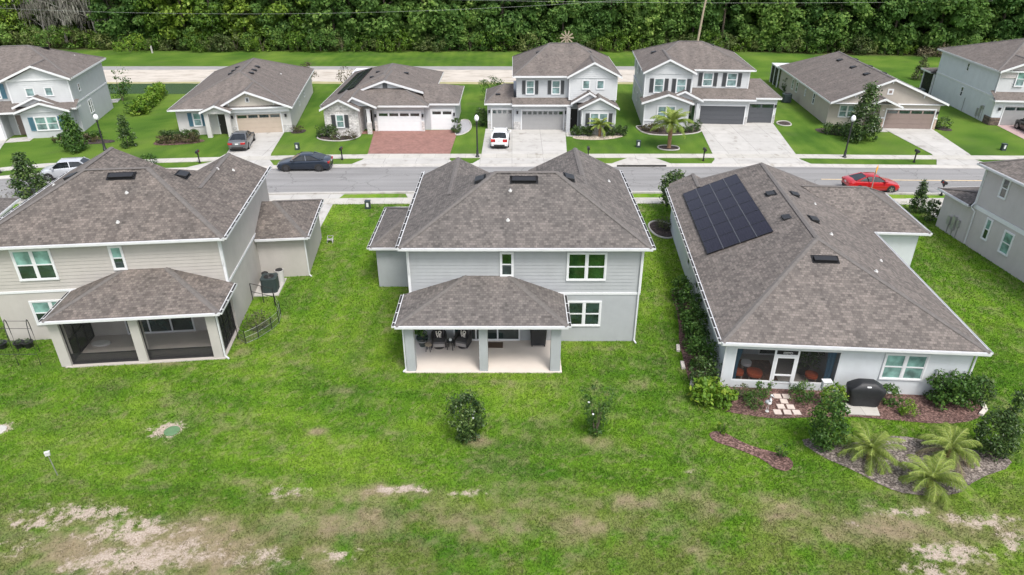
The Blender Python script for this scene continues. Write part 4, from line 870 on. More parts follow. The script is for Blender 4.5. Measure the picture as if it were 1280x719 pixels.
CX_=[-900,-120,-70,-47.6,-44.6,-33.9,-28.7,-18.8,-8,25,35,60,120,900]; CY_=[-400,-36,-13.5,-4.3,-3.05,-1.55,-1.05,-.28,0,0,-.35,-.8,-2,-20]
cyv=lambda x: float(np.interp(x,CX_,CY_))
SX=[-115,-95,-80,-70,-60,-54]+[-50+i*2 for i in range(60)]+[75,85,100,120]
def strip(name,prof,mat,x0=-115,x1=120,kind='structure'):
    "sweep a (offset,height) profile along the street curve"
    X=[x0]+[x for x in SX if x0<x<x1]+[x1]; mb=MB(); n=len(prof)
    mb.add([(x,cyv(x)+o,z) for x in X for o,z in prof],[(i*n+k,(i+1)*n+k,(i+1)*n+k+1,i*n+k+1) for i in range(len(X)-1) for k in range(n-1)])
    o=mb.build(name,mat); return tag(o,kind=kind)
def concrete(name,c,jx,jy,j=.012):
    m,nt,b=newmat(name); L=nt.links.new; tc=N(nt,'ShaderNodeTexCoord')
    br=N(nt,'ShaderNodeTexBrick',offset=0.,i_Scale=1.,i_Mortar_Size=j,i_Brick_Width=jx,i_Row_Height=jy,i_Mortar_Smooth=.2); L(tc.outputs['Object'],br.inputs['Vector'])
    br.inputs['Color1'].default_value=(*scl(c,.95),1); br.inputs['Color2'].default_value=(*scl(c,1.04),1); br.inputs['Mortar'].default_value=(*scl(c,.55),1)
    nz=N(nt,'ShaderNodeTexNoise',i_Scale=.7,i_Detail=7.,i_Roughness=.7); L(tc.outputs['Object'],nz.inputs['Vector']); r=ramp(nt,[(.28,(.70,.69,.67)),(.45,(.94,.935,.93)),(.7,(1.06,)*3)]); L(nz.outputs['Fac'],r.inputs['Fac'])
    ns=N(nt,'ShaderNodeTexNoise',i_Scale=1.1,i_Detail=3.,i_Roughness=.5); mo=N(nt,'ShaderNodeMapping'); mo.inputs['Location'].default_value=(37,11,0); mo.inputs['Scale'].default_value=(1,.6,1); L(tc.outputs['Object'],mo.inputs[0]); L(mo.outputs[0],ns.inputs['Vector']); rs=ramp(nt,[(.60,(1,)*3),(.72,(.72,.70,.67))]); L(ns.outputs['Fac'],rs.inputs['Fac'])
    L(mixc(nt,1.,mixc(nt,1.,br.outputs['Color'],r.outputs[0],'MULTIPLY'),rs.outputs[0],'MULTIPLY'),b.inputs['Base Color']); b.inputs['Roughness'].default_value=.9; b.inputs['Specular IOR Level'].default_value=.25; return m
M['walk']=concrete('sidewalk_concrete',(.45,.435,.40),1.5,60.); M['drive']=concrete('jointed_concrete',(.44,.43,.41),3.05,3.05,.02); M['kerb']=concrete('kerb_concrete',(.43,.415,.39),3.,60.)
m,nt,b=newmat('asphalt'); L_=nt.links.new; tc=N(nt,'ShaderNodeTexCoord'); mp=N(nt,'ShaderNodeMapping'); mp.inputs['Scale'].default_value=(.12,1,1); L_(tc.outputs['Object'],mp.inputs[0])
n1=N(nt,'ShaderNodeTexNoise',i_Scale=.9,i_Detail=6.); L_(mp.outputs[0],n1.inputs['Vector']); r=ramp(nt,[(.25,(.185,.182,.18)),(.5,(.23,.227,.225)),(.75,(.26,.257,.255))]); L_(n1.outputs['Fac'],r.inputs['Fac'])
n2=N(nt,'ShaderNodeTexNoise',i_Scale=45.,i_Detail=3.); L_(tc.outputs['Object'],n2.inputs['Vector']); r2=ramp(nt,[(.3,(.8,)*3),(.7,(1.2,)*3)]); L_(n2.outputs['Fac'],r2.inputs['Fac'])
vc=N(nt,'ShaderNodeTexVoronoi',feature='DISTANCE_TO_EDGE',i_Scale=.22); nw=N(nt,'ShaderNodeTexNoise',i_Scale=1.6,i_Detail=4.); L_(tc.outputs['Object'],nw.inputs['Vector']); va=N(nt,'ShaderNodeVectorMath',operation='ADD'); L_(tc.outputs['Object'],va.inputs[0]); L_(nw.outputs['Color'],va.inputs[1]); L_(va.outputs[0],vc.inputs['Vector'])
rc=ramp(nt,[(.0,(.62,)*3),(.012,(1,)*3)]); L_(vc.outputs['Distance'],rc.inputs['Fac']); sy=N(nt,'ShaderNodeSeparateXYZ'); L_(tc.outputs['Object'],sy.inputs[0]); wv=N(nt,'ShaderNodeMath',operation='SINE'); wm=N(nt,'ShaderNodeMath',operation='MULTIPLY'); L_(sy.outputs[1],wm.inputs[0]); wm.inputs[1].default_value=3.9; L_(wm.outputs[0],wv.inputs[0]); rw=ramp(nt,[(.35,(1,)*3),(.9,(.9,.9,.9))]); L_(wv.outputs[0],rw.inputs['Fac'])
c_=mixc(nt,1.,mixc(nt,1.,mixc(nt,1.,r.outputs[0],r2.outputs[0],'MULTIPLY'),rc.outputs[0],'MULTIPLY'),rw.outputs[0],'MULTIPLY'); L_(c_,b.inputs['Base Color']); b.inputs['Roughness'].default_value=.9; M['road']=m
strip('road',[(55.4,.012),(62.15,.012)],M['road'])
strip('kerb',[(55.6,.018),(55.35,.03),(55.15,.11),(54.98,.12),(54.98,0.)][::-1],M['kerb']); strip('kerb',[(62.0,.018),(62.3,.03),(62.55,.11),(62.75,.12),(62.75,0.)],M['kerb'])
strip('sidewalk',[(52.65,0),(52.65,.045),(53.95,.045),(53.95,0)],M['walk']); strip('sidewalk',[(64.75,0),(64.75,.045),(65.98,.045),(65.98,0)],M['walk'])
M['yellow']=basic('faded_yellow_paint',(.62,.47,.27),.8,.2,3); strip('lane_line',[(58.6,.017),(58.75,.017)],M['yellow'],27.5,120)
# driveways: from garage to kerb
def drive(pts,mat='drive',z=.03): return polyflat('driveway',pts,z,M[mat],thick=.03)
drive([(-20.6,46.2),(-14.35,46.6),(-14.55,53.0),(-14.0,55.2),(-21.5,54.9),(-20.9,53.0)])
drive([(-8.2,44.5),(-1.0,44.5),(-1.0,53),(-.4,55.0),(-9,55.0),(-8.3,53)]); drive([(20.2,48.0),(27.3,47.3),(27.4,53),(28.2,54.7),(18.6,54.9),(19.6,53)]); drive([(33.,48.),(40,48.5),(40,54),(32.6,53.8)])
drive([(-29.35,73.3),(-24.7,73.9),(-23.75,66.2),(-23.3,64.2),(-22.1,62.0),(-30.6,61.5),(-28.6,63.6),(-28.15,66.2)])
M['paver']=stone('red_pavers',((.27,.135,.115),(.36,.20,.17)),(.2,.11,.09),.22,.11)
m,nt,b=newmat('red_brick_pavers'); L_=nt.links.new; tc=N(nt,'ShaderNodeTexCoord'); br=N(nt,'ShaderNodeTexBrick',i_Scale=1.,i_Brick_Width=.22,i_Row_Height=.11,i_Mortar_Size=.006); L_(tc.outputs['Object'],br.inputs['Vector'])
br.inputs['Color1'].default_value=(.20,.098,.08,1); br.inputs['Color2'].default_value=(.28,.145,.12,1); br.inputs['Mortar'].default_value=(.2,.12,.1,1); nz=N(nt,'ShaderNodeTexNoise',i_Scale=1.2,i_Detail=5.); L_(tc.outputs['Object'],nz.inputs['Vector']); r=ramp(nt,[(.3,(.85,)*3),(.7,(1.15,)*3)]); L_(nz.outputs['Fac'],r.inputs['Fac'])
L_(mixc(nt,1.,br.outputs['Color'],r.outputs[0],'MULTIPLY'),b.inputs['Base Color']); b.inputs['Roughness'].default_value=.85; M['paver']=m
drive([(-15.0,74.25),(-5.9,74.85),(-6.1,66.1),(-14.2,66.1)],'paver'); drive([(-14.2,66.05),(-6.1,66.05),(-6.0,64.2),(-4.9,62.1),(-15.6,62.0),(-14.35,64.2)]); drive([(-15.0,74.3),(-16.6,74.3),(-16.6,73.2),(-14.95,73.1)],'paver',.035)
drive([(-2.9,75.2),(5.85,74.8),(5.4,66),(5.3,64.3),(6.2,62.1),(-4.2,62.1),(-3.1,64.3),(-3.0,66)]); drive([(5.8,74.5),(8.2,73.2),(8.2,72.2),(5.8,72.2)],'drive',.034)
drive([(21.0,77.25),(29.55,77.9),(27.9,66),(27.7,64.3),(28.6,62.0),(18.4,62.1),(19.5,64.3),(19.75,66)]); drive([(19.0,77.4),(21.2,77.3),(21.1,75.6),(18.9,75.9)],'drive',.034)
drive([(40.9,75.4),(46.2,75.0),(45.0,66),(44.5,64.2),(45.4,61.8),(39.5,61.8),(40.8,64.2),(41.3,66)]); drive([(38.9,76.2),(41.0,75.4),(40.8,73.9),(38.5,74.2)],'drive',.034)
M['paver_p']=basic('pink_pavers',(.42,.30,.29),.85,.12,2,.3,30); drive([(54.3,76.7),(60,76.2),(57,65.4),(53.2,65.5)],'paver_p'); drive([(53.3,65.3),(58,65.2),(58,61.4),(52,61.6)])
drive([(-58.8,70.5),(-53.1,71.4),(-50.7,66),(-49.6,61.8),(-50,57.2),(-58,54),(-58.5,62)]); drive([(-52.8,71.4),(-50.6,72.3),(-50.2,70.5),(-52.4,69.8)],'drive',.034)
# storm drain apron and dark throat at the far kerb
X0,Y0=12.2,62.6
polyflat('drain_apron',[(9.4,62.95),(15.0,62.95),(13.6,65.0),(11.5,65.0)],.05,M['kerb'],thick=.05)
q=MB(); q.box(9.8,14.4,62.05,62.16,.02,.16,0); q.build('drain',M['dark'])
o=[x for x in S.objects if x.name=='drain'][0]; tag(o,'dark storm drain slot in the far kerb between two driveways','storm drain')
q=MB(); q.lathe([(.55,0),(.55,.05),(.5,.06)],(12.45,64.45,.05),18); tag(q.build('manhole_cover',M['concrete']),'round pale manhole cover on the storm drain apron','manhole cover')
# pond, sandy far bank, grey path behind the far row
m,nt,b=newmat('pond_water'); b.inputs['Base Color'].default_value=(.06,.10,.055,1); b.inputs['Roughness'].default_value=.16; b.inputs['IOR'].default_value=1.4; L_=nt.links.new
nz=N(nt,'ShaderNodeTexNoise',i_Scale=2.,i_Detail=3.); tc=N(nt,'ShaderNodeTexCoord'); L_(tc.outputs['Object'],nz.inputs['Vector']); bp=N(nt,'ShaderNodeBump',i_Strength=.12,i_Distance=.05); L_(nz.outputs['Fac'],bp.inputs['Height']); L_(bp.outputs[0],b.inputs['Normal']); M['water']=m
def wob(x,s,a): return a*(float(fbm(np.array([x]),np.array([s*3.3]),.15,77)[0])-.5)*2
XX=[-95+i*2.5 for i in range(50)]
XP=[x for x in XX if x<-29]
polyflat('pond',[(x,92.2+wob(x,1,.6)+max(0,(x+38)*.6)) for x in XP]+[(x,99.0) for x in XP[::-1]],.012,M['water'])
def sandmat(name,c,c2,sc=1.):
    m,nt,b=newmat(name); L=nt.links.new; tc=N(nt,'ShaderNodeTexCoord'); mp=N(nt,'ShaderNodeMapping'); mp.inputs['Scale'].default_value=(.35,1,1); L(tc.outputs['Object'],mp.inputs[0])
    nz=N(nt,'ShaderNodeTexNoise',i_Scale=sc,i_Detail=8.,i_Roughness=.7); L(mp.outputs[0],nz.inputs['Vector']); r=ramp(nt,[(.3,c2),(.5,c),(.75,scl(c,1.18))]); L(nz.outputs['Fac'],r.inputs['Fac']); L(r.outputs[0],b.inputs['Base Color']); b.inputs['Roughness'].default_value=.95
    bp=N(nt,'ShaderNodeBump',i_Strength=.5,i_Distance=.1); L(nz.outputs['Fac'],bp.inputs['Height']); L(bp.outputs[0],b.inputs['Normal']); return m
M['sand']=sandmat('bank_sand',(.46,.42,.37),(.29,.25,.20)); M['bankgrass']=sandmat('bank_dry_grass',(.33,.30,.16),(.16,.20,.06),2.); M['path']=sandmat('path_gravel',(.27,.265,.26),(.21,.205,.20),2.)
me=MB(); n=len(XX)
P=[(x,98.0+wob(x,5,.5),-.02) for x in XX]+[(x,99.6+wob(x,6,.5),.05) for x in XX]
me.add(P,[(i,i+1,n+i+1,n+i) for i in range(n-1)]); tag(me.build('bank_edge',M['bankgrass']),kind='structure')
me=MB(); P=[(x,99.6+wob(x,6,.5),.05) for x in XX]+[(x,104.+wob(x,7,.4),.10) for x in XX]+[(x,107.9+wob(x,8,.3),.16) for x in XX]+[(x,108.2+wob(x,8,.3),.02) for x in XX]
me.add(P,[(r*n+i,r*n+i+1,r*n+n+i+1,r*n+n+i) for r in range(3) for i in range(n-1)]); tag(me.build('sand_bank',M['sand']),kind='structure')
tag(polyflat('gravel_path',[(x,108.25+wob(x,8,.3)) for x in XX]+[(x,111.4) for x in XX[::-1]],.03,M['path']),kind='structure')
# planting beds
def mulch(name,c,c2):
    m,nt,b=newmat(name); L=nt.links.new; tc=N(nt,'ShaderNodeTexCoord'); vo=N(nt,'ShaderNodeTexVoronoi',i_Scale=16.); L(tc.outputs['Object'],vo.inputs['Vector'])
    sp=N(nt,'ShaderNodeSeparateColor'); L(vo.outputs['Color'],sp.inputs[0]); r=ramp(nt,[(0,scl(c,.5)),(.4,c),(.75,c2),(1,scl(c2,1.5))]); L(sp.outputs[0],r.inputs['Fac'])
    nz=N(nt,'ShaderNodeTexNoise',i_Scale=1.4,i_Detail=5.); L(tc.outputs['Object'],nz.inputs['Vector']); r2=ramp(nt,[(.3,(.7,)*3),(.7,(1.25,)*3)]); L(nz.outputs['Fac'],r2.inputs['Fac'])
    L(mixc(nt,1.,r.outputs[0],r2.outputs[0],'MULTIPLY'),b.inputs['Base Color']); b.inputs['Roughness'].default_value=.95
    bp=N(nt,'ShaderNodeBump',i_Strength=1.,i_Distance=.05); L(sp.outputs[1],bp.inputs['Height']); L(bp.outputs[0],b.inputs['Normal']); return m
M['mulch']=mulch('red_brown_mulch',(.10,.052,.042),(.175,.105,.09)); M['mulch_g']=mulch('weathered_grey_mulch',(.135,.11,.095),(.24,.205,.18)); M['mulch_d']=mulch('dark_mulch',(.035,.025,.022),(.07,.05,.045)); M['mulch_s']=mulch('pale_stone_chips',(.42,.36,.28),(.55,.48,.4))
BEDS=[]
def smooth_poly(P,it=2):
    for _ in range(it):
        Q=[]
        for i in range(len(P)):
            a,b=P[i],P[(i+1)%len(P)]; Q+= [(a[0]*.75+b[0]*.25,a[1]*.75+b[1]*.25),(a[0]*.25+b[0]*.75,a[1]*.25+b[1]*.75)]
        P=Q
    return P
def bed(pts,mat,z=.03,smo=2,edge=None):
    P=smooth_poly(pts,smo); c=(sum(p[0] for p in P)/len(P),sum(p[1] for p in P)/len(P))
    o=polyflat('mulch_bed',P,z,M[mat]); BEDS.append(P)
    if edge:
        mb=MB(); mb.tube([(x,y,.04) for x,y in P]+[(P[0][0],P[0][1],.04)],.075,6,cap=False); tag(mb.build('bed_edging',M[edge]),kind='structure')
    return o
bed([(9.6,27.5),(9.8,25.9),(10.9,25.6),(12.1,25.3),(13.5,25.4),(15.6,25.5),(17.3,25.25),(19.75,24.9),(21.4,25.15),(22.3,25.9),(22.7,26.8),(21.8,27.3),(14,27.6),(10.4,27.9)],'mulch',smo=1)
bed([(12.7,23.8),(13.54,24.0),(14.5,23.5),(16.1,23.95),(17.43,24.15),(18.44,23.8),(19.43,23.45),(20.4,23.1),(21.3,23.05),(21.35,22.2),(19.2,21.4),(17.9,20.45),(16.0,20.5),(15.2,20.95),(14.4,21.9),(13.4,22.7)],'mulch_g',smo=1)
bed([G(*p) for p in ((885,543),(893,539),(906,541),(925,552),(945,560),(965,565),(985,571),(993,581),(986,590),(970,588),(955,576),(935,567),(910,558),(892,552))],'mulch',smo=1)
bed([(10.3,38.3),(9.8,37.5),(9.75,35.5),(9.5,33.5),(9.15,32.),(9.0,30.),(8.85,27.9),(10.3,27.3),(10.5,30),(11,38)],'mulch',smo=1)
bed([(10.2,48.3),(10.4,46.3),(11.2,45.6),(11.9,46.),(12.1,48.5),(11.0,49.1)],'mulch_d',edge='kerb')
bed([(13.7,75.6),(14.3,72.9),(16.9,72.4),(20.8,73.6),(20.6,76.6),(14,76.6)],'mulch_d',edge='kerb'); bed([(5.9,71.4),(8.9,70.6),(11.9,71.8),(12.3,74.2),(7.5,73.2)],'mulch_s')
bed([(-20.9,72.6),(-20.2,70.7),(-17.4,70.2),(-16.1,71.9),(-16.3,73.4),(-20,73.4)],'mulch_d',edge='kerb'); bed([(14.7,68.9),(14.8,67.2),(16.8,67.1),(16.9,68.8)],'mulch_d',smo=3,edge='kerb')
bed([(-37.2,70.5),(-36.6,68.6),(-32.5,69.5),(-31.7,70.9),(-35,71.6)],'mulch'); bed([(29.9,78.1),(30.,76.3),(31.4,76.4),(31.5,78.6)],'mulch_d',edge='kerb'); bed([(46.6,76.3),(46.8,74.3),(48.2,74.2),(48.4,76.2)],'mulch_d'); bed([(-23.9,74.8),(-24,73.2),(-22.5,73.3),(-22.4,75)],'mulch_d')
bed([(33.2,75.8),(33.2,73.2),(37.,71.6),(38.3,74.6)],'mulch_d'); bed([(-47.5,70.9),(-46.2,69.0),(-41,69.6),(-41.6,71.2)],'mulch_d')
M['grav']=basic('blue_grey_gravel',(.34,.34,.36),.9,.2,5,.5,40); bed([(-6.05,74.7),(-6.1,72.3),(-5.0,73.2),(-4.4,75.5),(-4.9,79),(-6,79)],'grav',edge='kerb')
M['dirt']=basic('bare_soil',(.22,.17,.12),.95,.25,3,.5,25)
# ------------------------------------------------------------------ grass blades on the near lawns
def inpoly(x,y,P):
    r=np.zeros(len(x),bool); n=len(P)
    for i in range(n):
        (x0,y0),(x1,y1)=P[i],P[(i+1)%n]
        c=((y0>y)!=(y1>y)); 
        if y0!=y1: r^= c&(x<(x1-x0)*(y-y0)/(y1-y0)+x0)
    return r
def fr(O,al,u0,u1,v0,v1,mir=False):
    c,s=cos(R(al)),sin(R(al)); k=-1 if mir else 1
    return [(O[0]+k*u*c-v*s,O[1]+k*u*s+v*c) for u,v in((u0,v0),(u1,v0),(u1,v1),(u0,v1))]
OBST=BEDS+[fr((-5.75,31.6),0,.35,12.5,.38,13),fr((-5.75,31.6),0,.3,8.3,-2.62,.5),fr((-5.75,31.6),0,-2.6,.5,6.75,13),fr((-15.06,32.88),6,.35,12.5,.4,13,True),fr((-15.06,32.88),6,.3,8.6,-2.62,.5,True),fr((-15.06,32.88),6,-2.6,.5,6.7,13,True),
  fr(OC,-4.25,.4,11.8,.4,21),fr(OC,-4.25,11.6,15.3,14.2,21),fr(OD,4,0,12,-14,3.2),[(-21,46.0),(-14.3,46.5),(-14.5,53),(-20.9,53)],[(-16.2,39.9),(-14.35,39.7),(-14.25,37.1),(-16,37)],[(15.7,26.4),(17.4,26.4),(17.2,25.45),(15.6,25.5)]]
def blades(x0,x1,y0,y1,dens,h,w,seed):
    g=np.random.default_rng(seed); n=int((x1-x0)*(y1-y0)*dens); x=g.uniform(x0,x1,n); y=g.uniform(y0,y1,n)
    half=(y*.881+9.7)*.745+2; k=np.abs(x)<half; x,y=x[k],y[k]
    bad=np.zeros(len(x),bool)
    for P in OBST: bad|=inpoly(x,y,P)
    x,y=x[~bad],y[~bad]; dry,snd=masks(x,y); pr=np.clip(1-.62*dry-1.0*snd+.9*np.where(fbm(x,y,2.2,71)>.62,1,0)*dry,0.13,1); k=g.random(len(x))<pr; x,y,dry,snd=x[k],y[k],dry[k],snd[k]
    col=lawn(x,y,dry,snd*.25)*(g.uniform(.80,1.24,len(x))[:,None]); m_=g.random(len(x))<.05; col[m_]=col[m_]*.4+np.array((.26,.24,.085))*.6
    hh=h*g.uniform(.55,1.3,len(x))*(1-.45*dry)*(.6+.8*fbm(x,y,1.1,61)); a=g.uniform(0,2*pi,len(x)); t=g.normal(0,.6,(len(x),2))*hh[:,None]; ww=w*g.uniform(.7,1.3,len(x))
    dx,dy=np.cos(a)*ww/2,np.sin(a)*ww/2; z=np.zeros_like(x)
    v=np.stack([np.stack([x-dx,y-dy,z],1),np.stack([x+dx,y+dy,z],1),np.stack([x+t[:,0]+dx*.5,y+t[:,1]+dy*.5,hh],1),np.stack([x+t[:,0]-dx*.5,y+t[:,1]-dy*.5,hh*.93],1)],1)
    return v,col
B_=[blades(-27,27,14.5,25,520,.055,.03,1),blades(-29,29,25,34,360,.06,.036,2),blades(-26,38,34,53,180,.06,.05,3)]
v=np.concatenate([b[0] for b in B_]); c=np.concatenate([b[1] for b in B_]); nb=len(v); print('blades',nb)
me=bpy.data.meshes.new('grass'); me.vertices.add(nb*4); me.vertices.foreach_set('co',v.astype(np.float32).ravel()); me.loops.add(nb*4); me.loops.foreach_set('vertex_index',np.arange(nb*4,dtype=np.int32)); me.polygons.add(nb); me.polygons.foreach_set('loop_start',np.arange(nb,dtype=np.int32)*4)
ca=me.color_attributes.new('Col','FLOAT_COLOR','POINT'); ca.data.foreach_set('color',np.concatenate([np.repeat(c,4,0),np.ones((nb*4,1))],1).astype(np.float32).ravel()); me.update()
m,nt,b=newmat('grass_blade'); L_=nt.links.new; at=N(nt,'ShaderNodeAttribute',attribute_name='Col'); L_(at.outputs['Color'],b.inputs['Base Color']); b.inputs['Roughness'].default_value=.6; b.inputs['Specular IOR Level'].default_value=.25
tr=N(nt,'ShaderNodeBsdfTranslucent'); L_(at.outputs['Color'],tr.inputs['Color']); mx=N(nt,'ShaderNodeMixShader',i_Fac=.45); L_(b.outputs[0],mx.inputs[1]); L_(tr.outputs[0],mx.inputs[2]); L_(mx.outputs[0],nt.nodes['Material Output'].inputs['Surface'])
me.materials.append(m); o=bpy.data.objects.new('grass',me); COL.objects.link(o); tag(o,'short green turf with dry tan and sandy worn patches across the near yards','grass',kind='stuff')
# ------------------------------------------------------------------ vegetation
def quadmesh(name,V,rnd,mat):
    n=len(V); me=bpy.data.meshes.new(name); me.vertices.add(n*4); me.vertices.foreach_set('co',V.astype(np.float32).ravel()); me.loops.add(n*4); me.loops.foreach_set('vertex_index',np.arange(n*4,dtype=np.int32)); me.polygons.add(n); me.polygons.foreach_set('loop_start',np.arange(n,dtype=np.int32)*4)
    a=me.attributes.new('rnd','FLOAT','POINT'); a.data.foreach_set('value',np.repeat(np.clip(rnd,0,1),4).astype(np.float32)); me.update(); me.materials.append(mat); return me
def link(name,me,parent):
    o=bpy.data.objects.new(name,me); COL.objects.link(o); o.parent=parent; return o
def unit(v): return v/np.maximum(np.linalg.norm(v,axis=1,keepdims=True),1e-6)
def leaves(cl,per,size,g,asp=.5,up=.35,shell=.55,spread=.22):
    "leaf rhombs for clumps cl=[(x,y,z,r)]"
    cl=np.array(cl,float); C=np.repeat(cl,per,0); n=len(C); d=unit(g.normal(size=(n,3))); rad=(shell+(1-shell)*g.random(n))*C[:,3]; p=C[:,:3]+d*rad[:,None]*np.array((1,1,.85))
    nrm=unit(d*.75+g.normal(size=(n,3))*.55+np.array((0,0,up))); t=unit(np.cross(nrm,g.normal(size=(n,3)))); b=np.cross(nrm,t); s=size*g.uniform(.6,1.35,n); 
    V=np.stack([p-t*s[:,None]*.5,p+b*(s*asp*.5)[:,None],p+t*s[:,None]*.5,p-b*(s*asp*.5)[:,None]],1)
    cr=np.repeat(g.normal(0,spread*.6,len(cl)),per); return V,.5+cr+g.normal(0,spread*.7,n)
LM={'dark':leafmat('dark_glossy_leaf',[(0,(.016,.038,.010)),(.5,(.045,.090,.020)),(1,(.12,.18,.045))],.18,.4),
 'mid':leafmat('mid_green_leaf',[(0,(.018,.05,.008)),(.5,(.05,.12,.018)),(1,(.13,.22,.035))],.25),
 'bright':leafmat('bright_green_leaf',[(0,(.05,.12,.010)),(.5,(.13,.25,.02)),(1,(.30,.38,.05))],.3),
 'olive':leafmat('olive_leaf',[(0,(.035,.045,.018)),(.5,(.085,.105,.04)),(1,(.17,.18,.08))],.2),
 'bronze':leafmat('bronze_leaf',[(0,(.03,.025,.014)),(.5,(.075,.07,.03)),(1,(.16,.14,.06))],.2),
 'palm':leafmat('palm_leaflet',[(0,(.09,.14,.02)),(.5,(.22,.31,.055)),(1,(.44,.48,.14))],.4,.8),
 'forest':leafmat('forest_leaf',[(0,(.065,.135,.032)),(.4,(.115,.23,.050)),(.75,(.18,.305,.066)),(1,(.27,.39,.10))],.5,.7,.26),
 'forest_y':leafmat('yellow_green_forest_leaf',[(0,(.03,.07,.009)),(.5,(.095,.185,.018)),(1,(.20,.30,.04))],.3,.55,.25),
 'moss':leafmat('grey_moss_strand',[(0,(.10,.095,.08)),(.5,(.19,.18,.155)),(1,(.33,.32,.28))],.2,.9,.15),
 'under':leafmat('understory_leaf',[(0,(.03,.05,.012)),(.5,(.085,.13,.03)),(1,(.20,.23,.08))],.25,.6,.3),
 'drybrush':leafmat('dry_brush',[(0,(.10,.08,.045)),(.5,(.22,.18,.11)),(1,(.36,.31,.21))],.2,.8,.2)}
def clumps(shape,n,w,h,g,z0=0.,r=.3):
    o=[]
    for i in range(n):
        a=g.uniform(0,2*pi)
        if shape=='cone':
            t=g.random()**1.25; rr=w/2*(1-t*.93)*(.55+.45*math.sqrt(g.random()))*(1 if t>.1 else .8); z=z0+t*(h-z0)
        elif shape=='box':
            o.append((g.uniform(-w/2,w/2),g.uniform(-r,r),z0+g.uniform(.1,.95)*(h-z0),r*.9)); continue
        elif shape=='vase':
            t=g.random(); rr=w/2*(.35+.75*t)*(.5+.5*math.sqrt(g.random())); z=z0+t*(h-z0)
        else:
            u=g.uniform(-.95,1); rr=w/2*math.sqrt(max(0,1-u*u))*(.6+.4*math.sqrt(g.random())); z=z0+(h-z0)*(.5+.5*u)
        o.append((rr*cos(a),rr*sin(a),z,r*g.uniform(.5,1.5)))
    return o
def plant(name,label,cat,xy,shape,w,h,mat,nc=30,per=30,leaf=.12,z0=.08,r=None,group=None,seed=0,stem=None,asp=.5,flowers=0,spread=.22,shell=.5):
    g=np.random.default_rng(seed+int(abs(xy[0])*131+abs(xy[1])*17)); e=empty(name,(xy[0],xy[1],0),0,label,cat,group)
    V,rn=leaves(clumps(shape,nc,w,h,g,z0,r or w*.2),per,leaf,g,asp,.35,shell,spread); V[...,2]=np.maximum(V[...,2],.02)
    link('foliage',quadmesh('foliage',V,rn,LM[mat]),e)
    mb=MB()
    for k in range(stem[1] if stem else 3):
        a=k*2.2+g.uniform(0,1); rr=(stem[0] if stem else .02); q=w*.22 if not stem or stem[1]>1 else 0
        mb.tube([(0.03*cos(a),.03*sin(a),0),(q*.5*cos(a),q*.5*sin(a),h*.35),(q*cos(a),q*sin(a),h*.8)],[rr,rr*.8,rr*.3],5)
    mb.build('stem',M['trunk'],e)
    if flowers:
        mb=MB()
        for k in range(flowers):
            a=g.uniform(0,2*pi); z=g.uniform(.3,.9)*h; mb.lathe([(.01,0),(.045,.02),(.05,.05),(.02,.06)],(w*.42*cos(a),-abs(w*.42*sin(a)),z),8)
        mb.build('flower',M['white'],e)
    return e
def palm(label,xy,nf,fl,trunk_h,trunk_r,seed,droop=1.,group=None,lw=.024,dry=0):
    g=np.random.default_rng(seed); e=empty('palm_tree',(xy[0],xy[1],0),g.uniform(0,360),label,'palm',group); mb=MB()
    mb.lathe([(trunk_r*1.25,0),(trunk_r,.12*max(trunk_h,.3)),(trunk_r*1.1,trunk_h*.5),(trunk_r*1.25,trunk_h*.9),(trunk_r*.7,trunk_h)],n=10); mb.build('trunk',M['palm_trunk'],e)
    for f in range(nf):
        az=f*2.399+g.normal(0,.12); t0=f/nf; el=R(84-84*t0+g.normal(0,8)); L=fl*g.uniform(.85,1.1)*(1 if t0>.2 else .8); n=26; V=[];rn=[]
        p=np.array((0,0,trunk_h*.97)); e_=el; dr_=droop*g.uniform(.75,1.5); pts=[p.copy()]; st=L/n
        for i in range(n):
            e_-=dr_*(.02+.075*(i/n)); d=np.array((cos(az)*cos(e_),sin(az)*cos(e_),sin(e_))); p=p+d*st; pts.append(p.copy())
            if i<2: continue
            side=np.array((-sin(az),cos(az),0)); up=np.cross(d,side)*-1; s=(i/n); ll=fl*.215*(sin(pi*min(1,s*.9+.1))**.6)*g.uniform(.8,1.15)
            for sg in(-1,1):
                for sub in (0,.33,.66):
                    q=p-d*st*sub; dr=side*sg*.72+d*.75+np.array((0,0,-.18))+up*.30*g.random()+g.normal(0,.10,3); dr/=np.linalg.norm(dr); tip=q+dr*ll+np.array((0,0,-.12*ll)); wv=d*lw*.5
                    V.append([q-wv,q+wv,tip+wv*.2,tip-wv*.2]); rn.append(.5+g.normal(0,.16)+(.15 if t0<.4 else -.05))
        V=np.array(V); me=quadmesh('frond',V,np.array(rn),LM['drybrush' if f>=nf-dry else 'palm']); fo=link('frond',me,e)
        mb=MB(); mb.tube(pts[::4]+[pts[-1]],[.018-.014*k/len(pts[::4]) for k in range(len(pts[::4])+1)],4); mb.build('rachis',M_RACH,fo)
    return e
M_RACH=basic('frond_stalk',(.22,.27,.09),.6,.1,5)
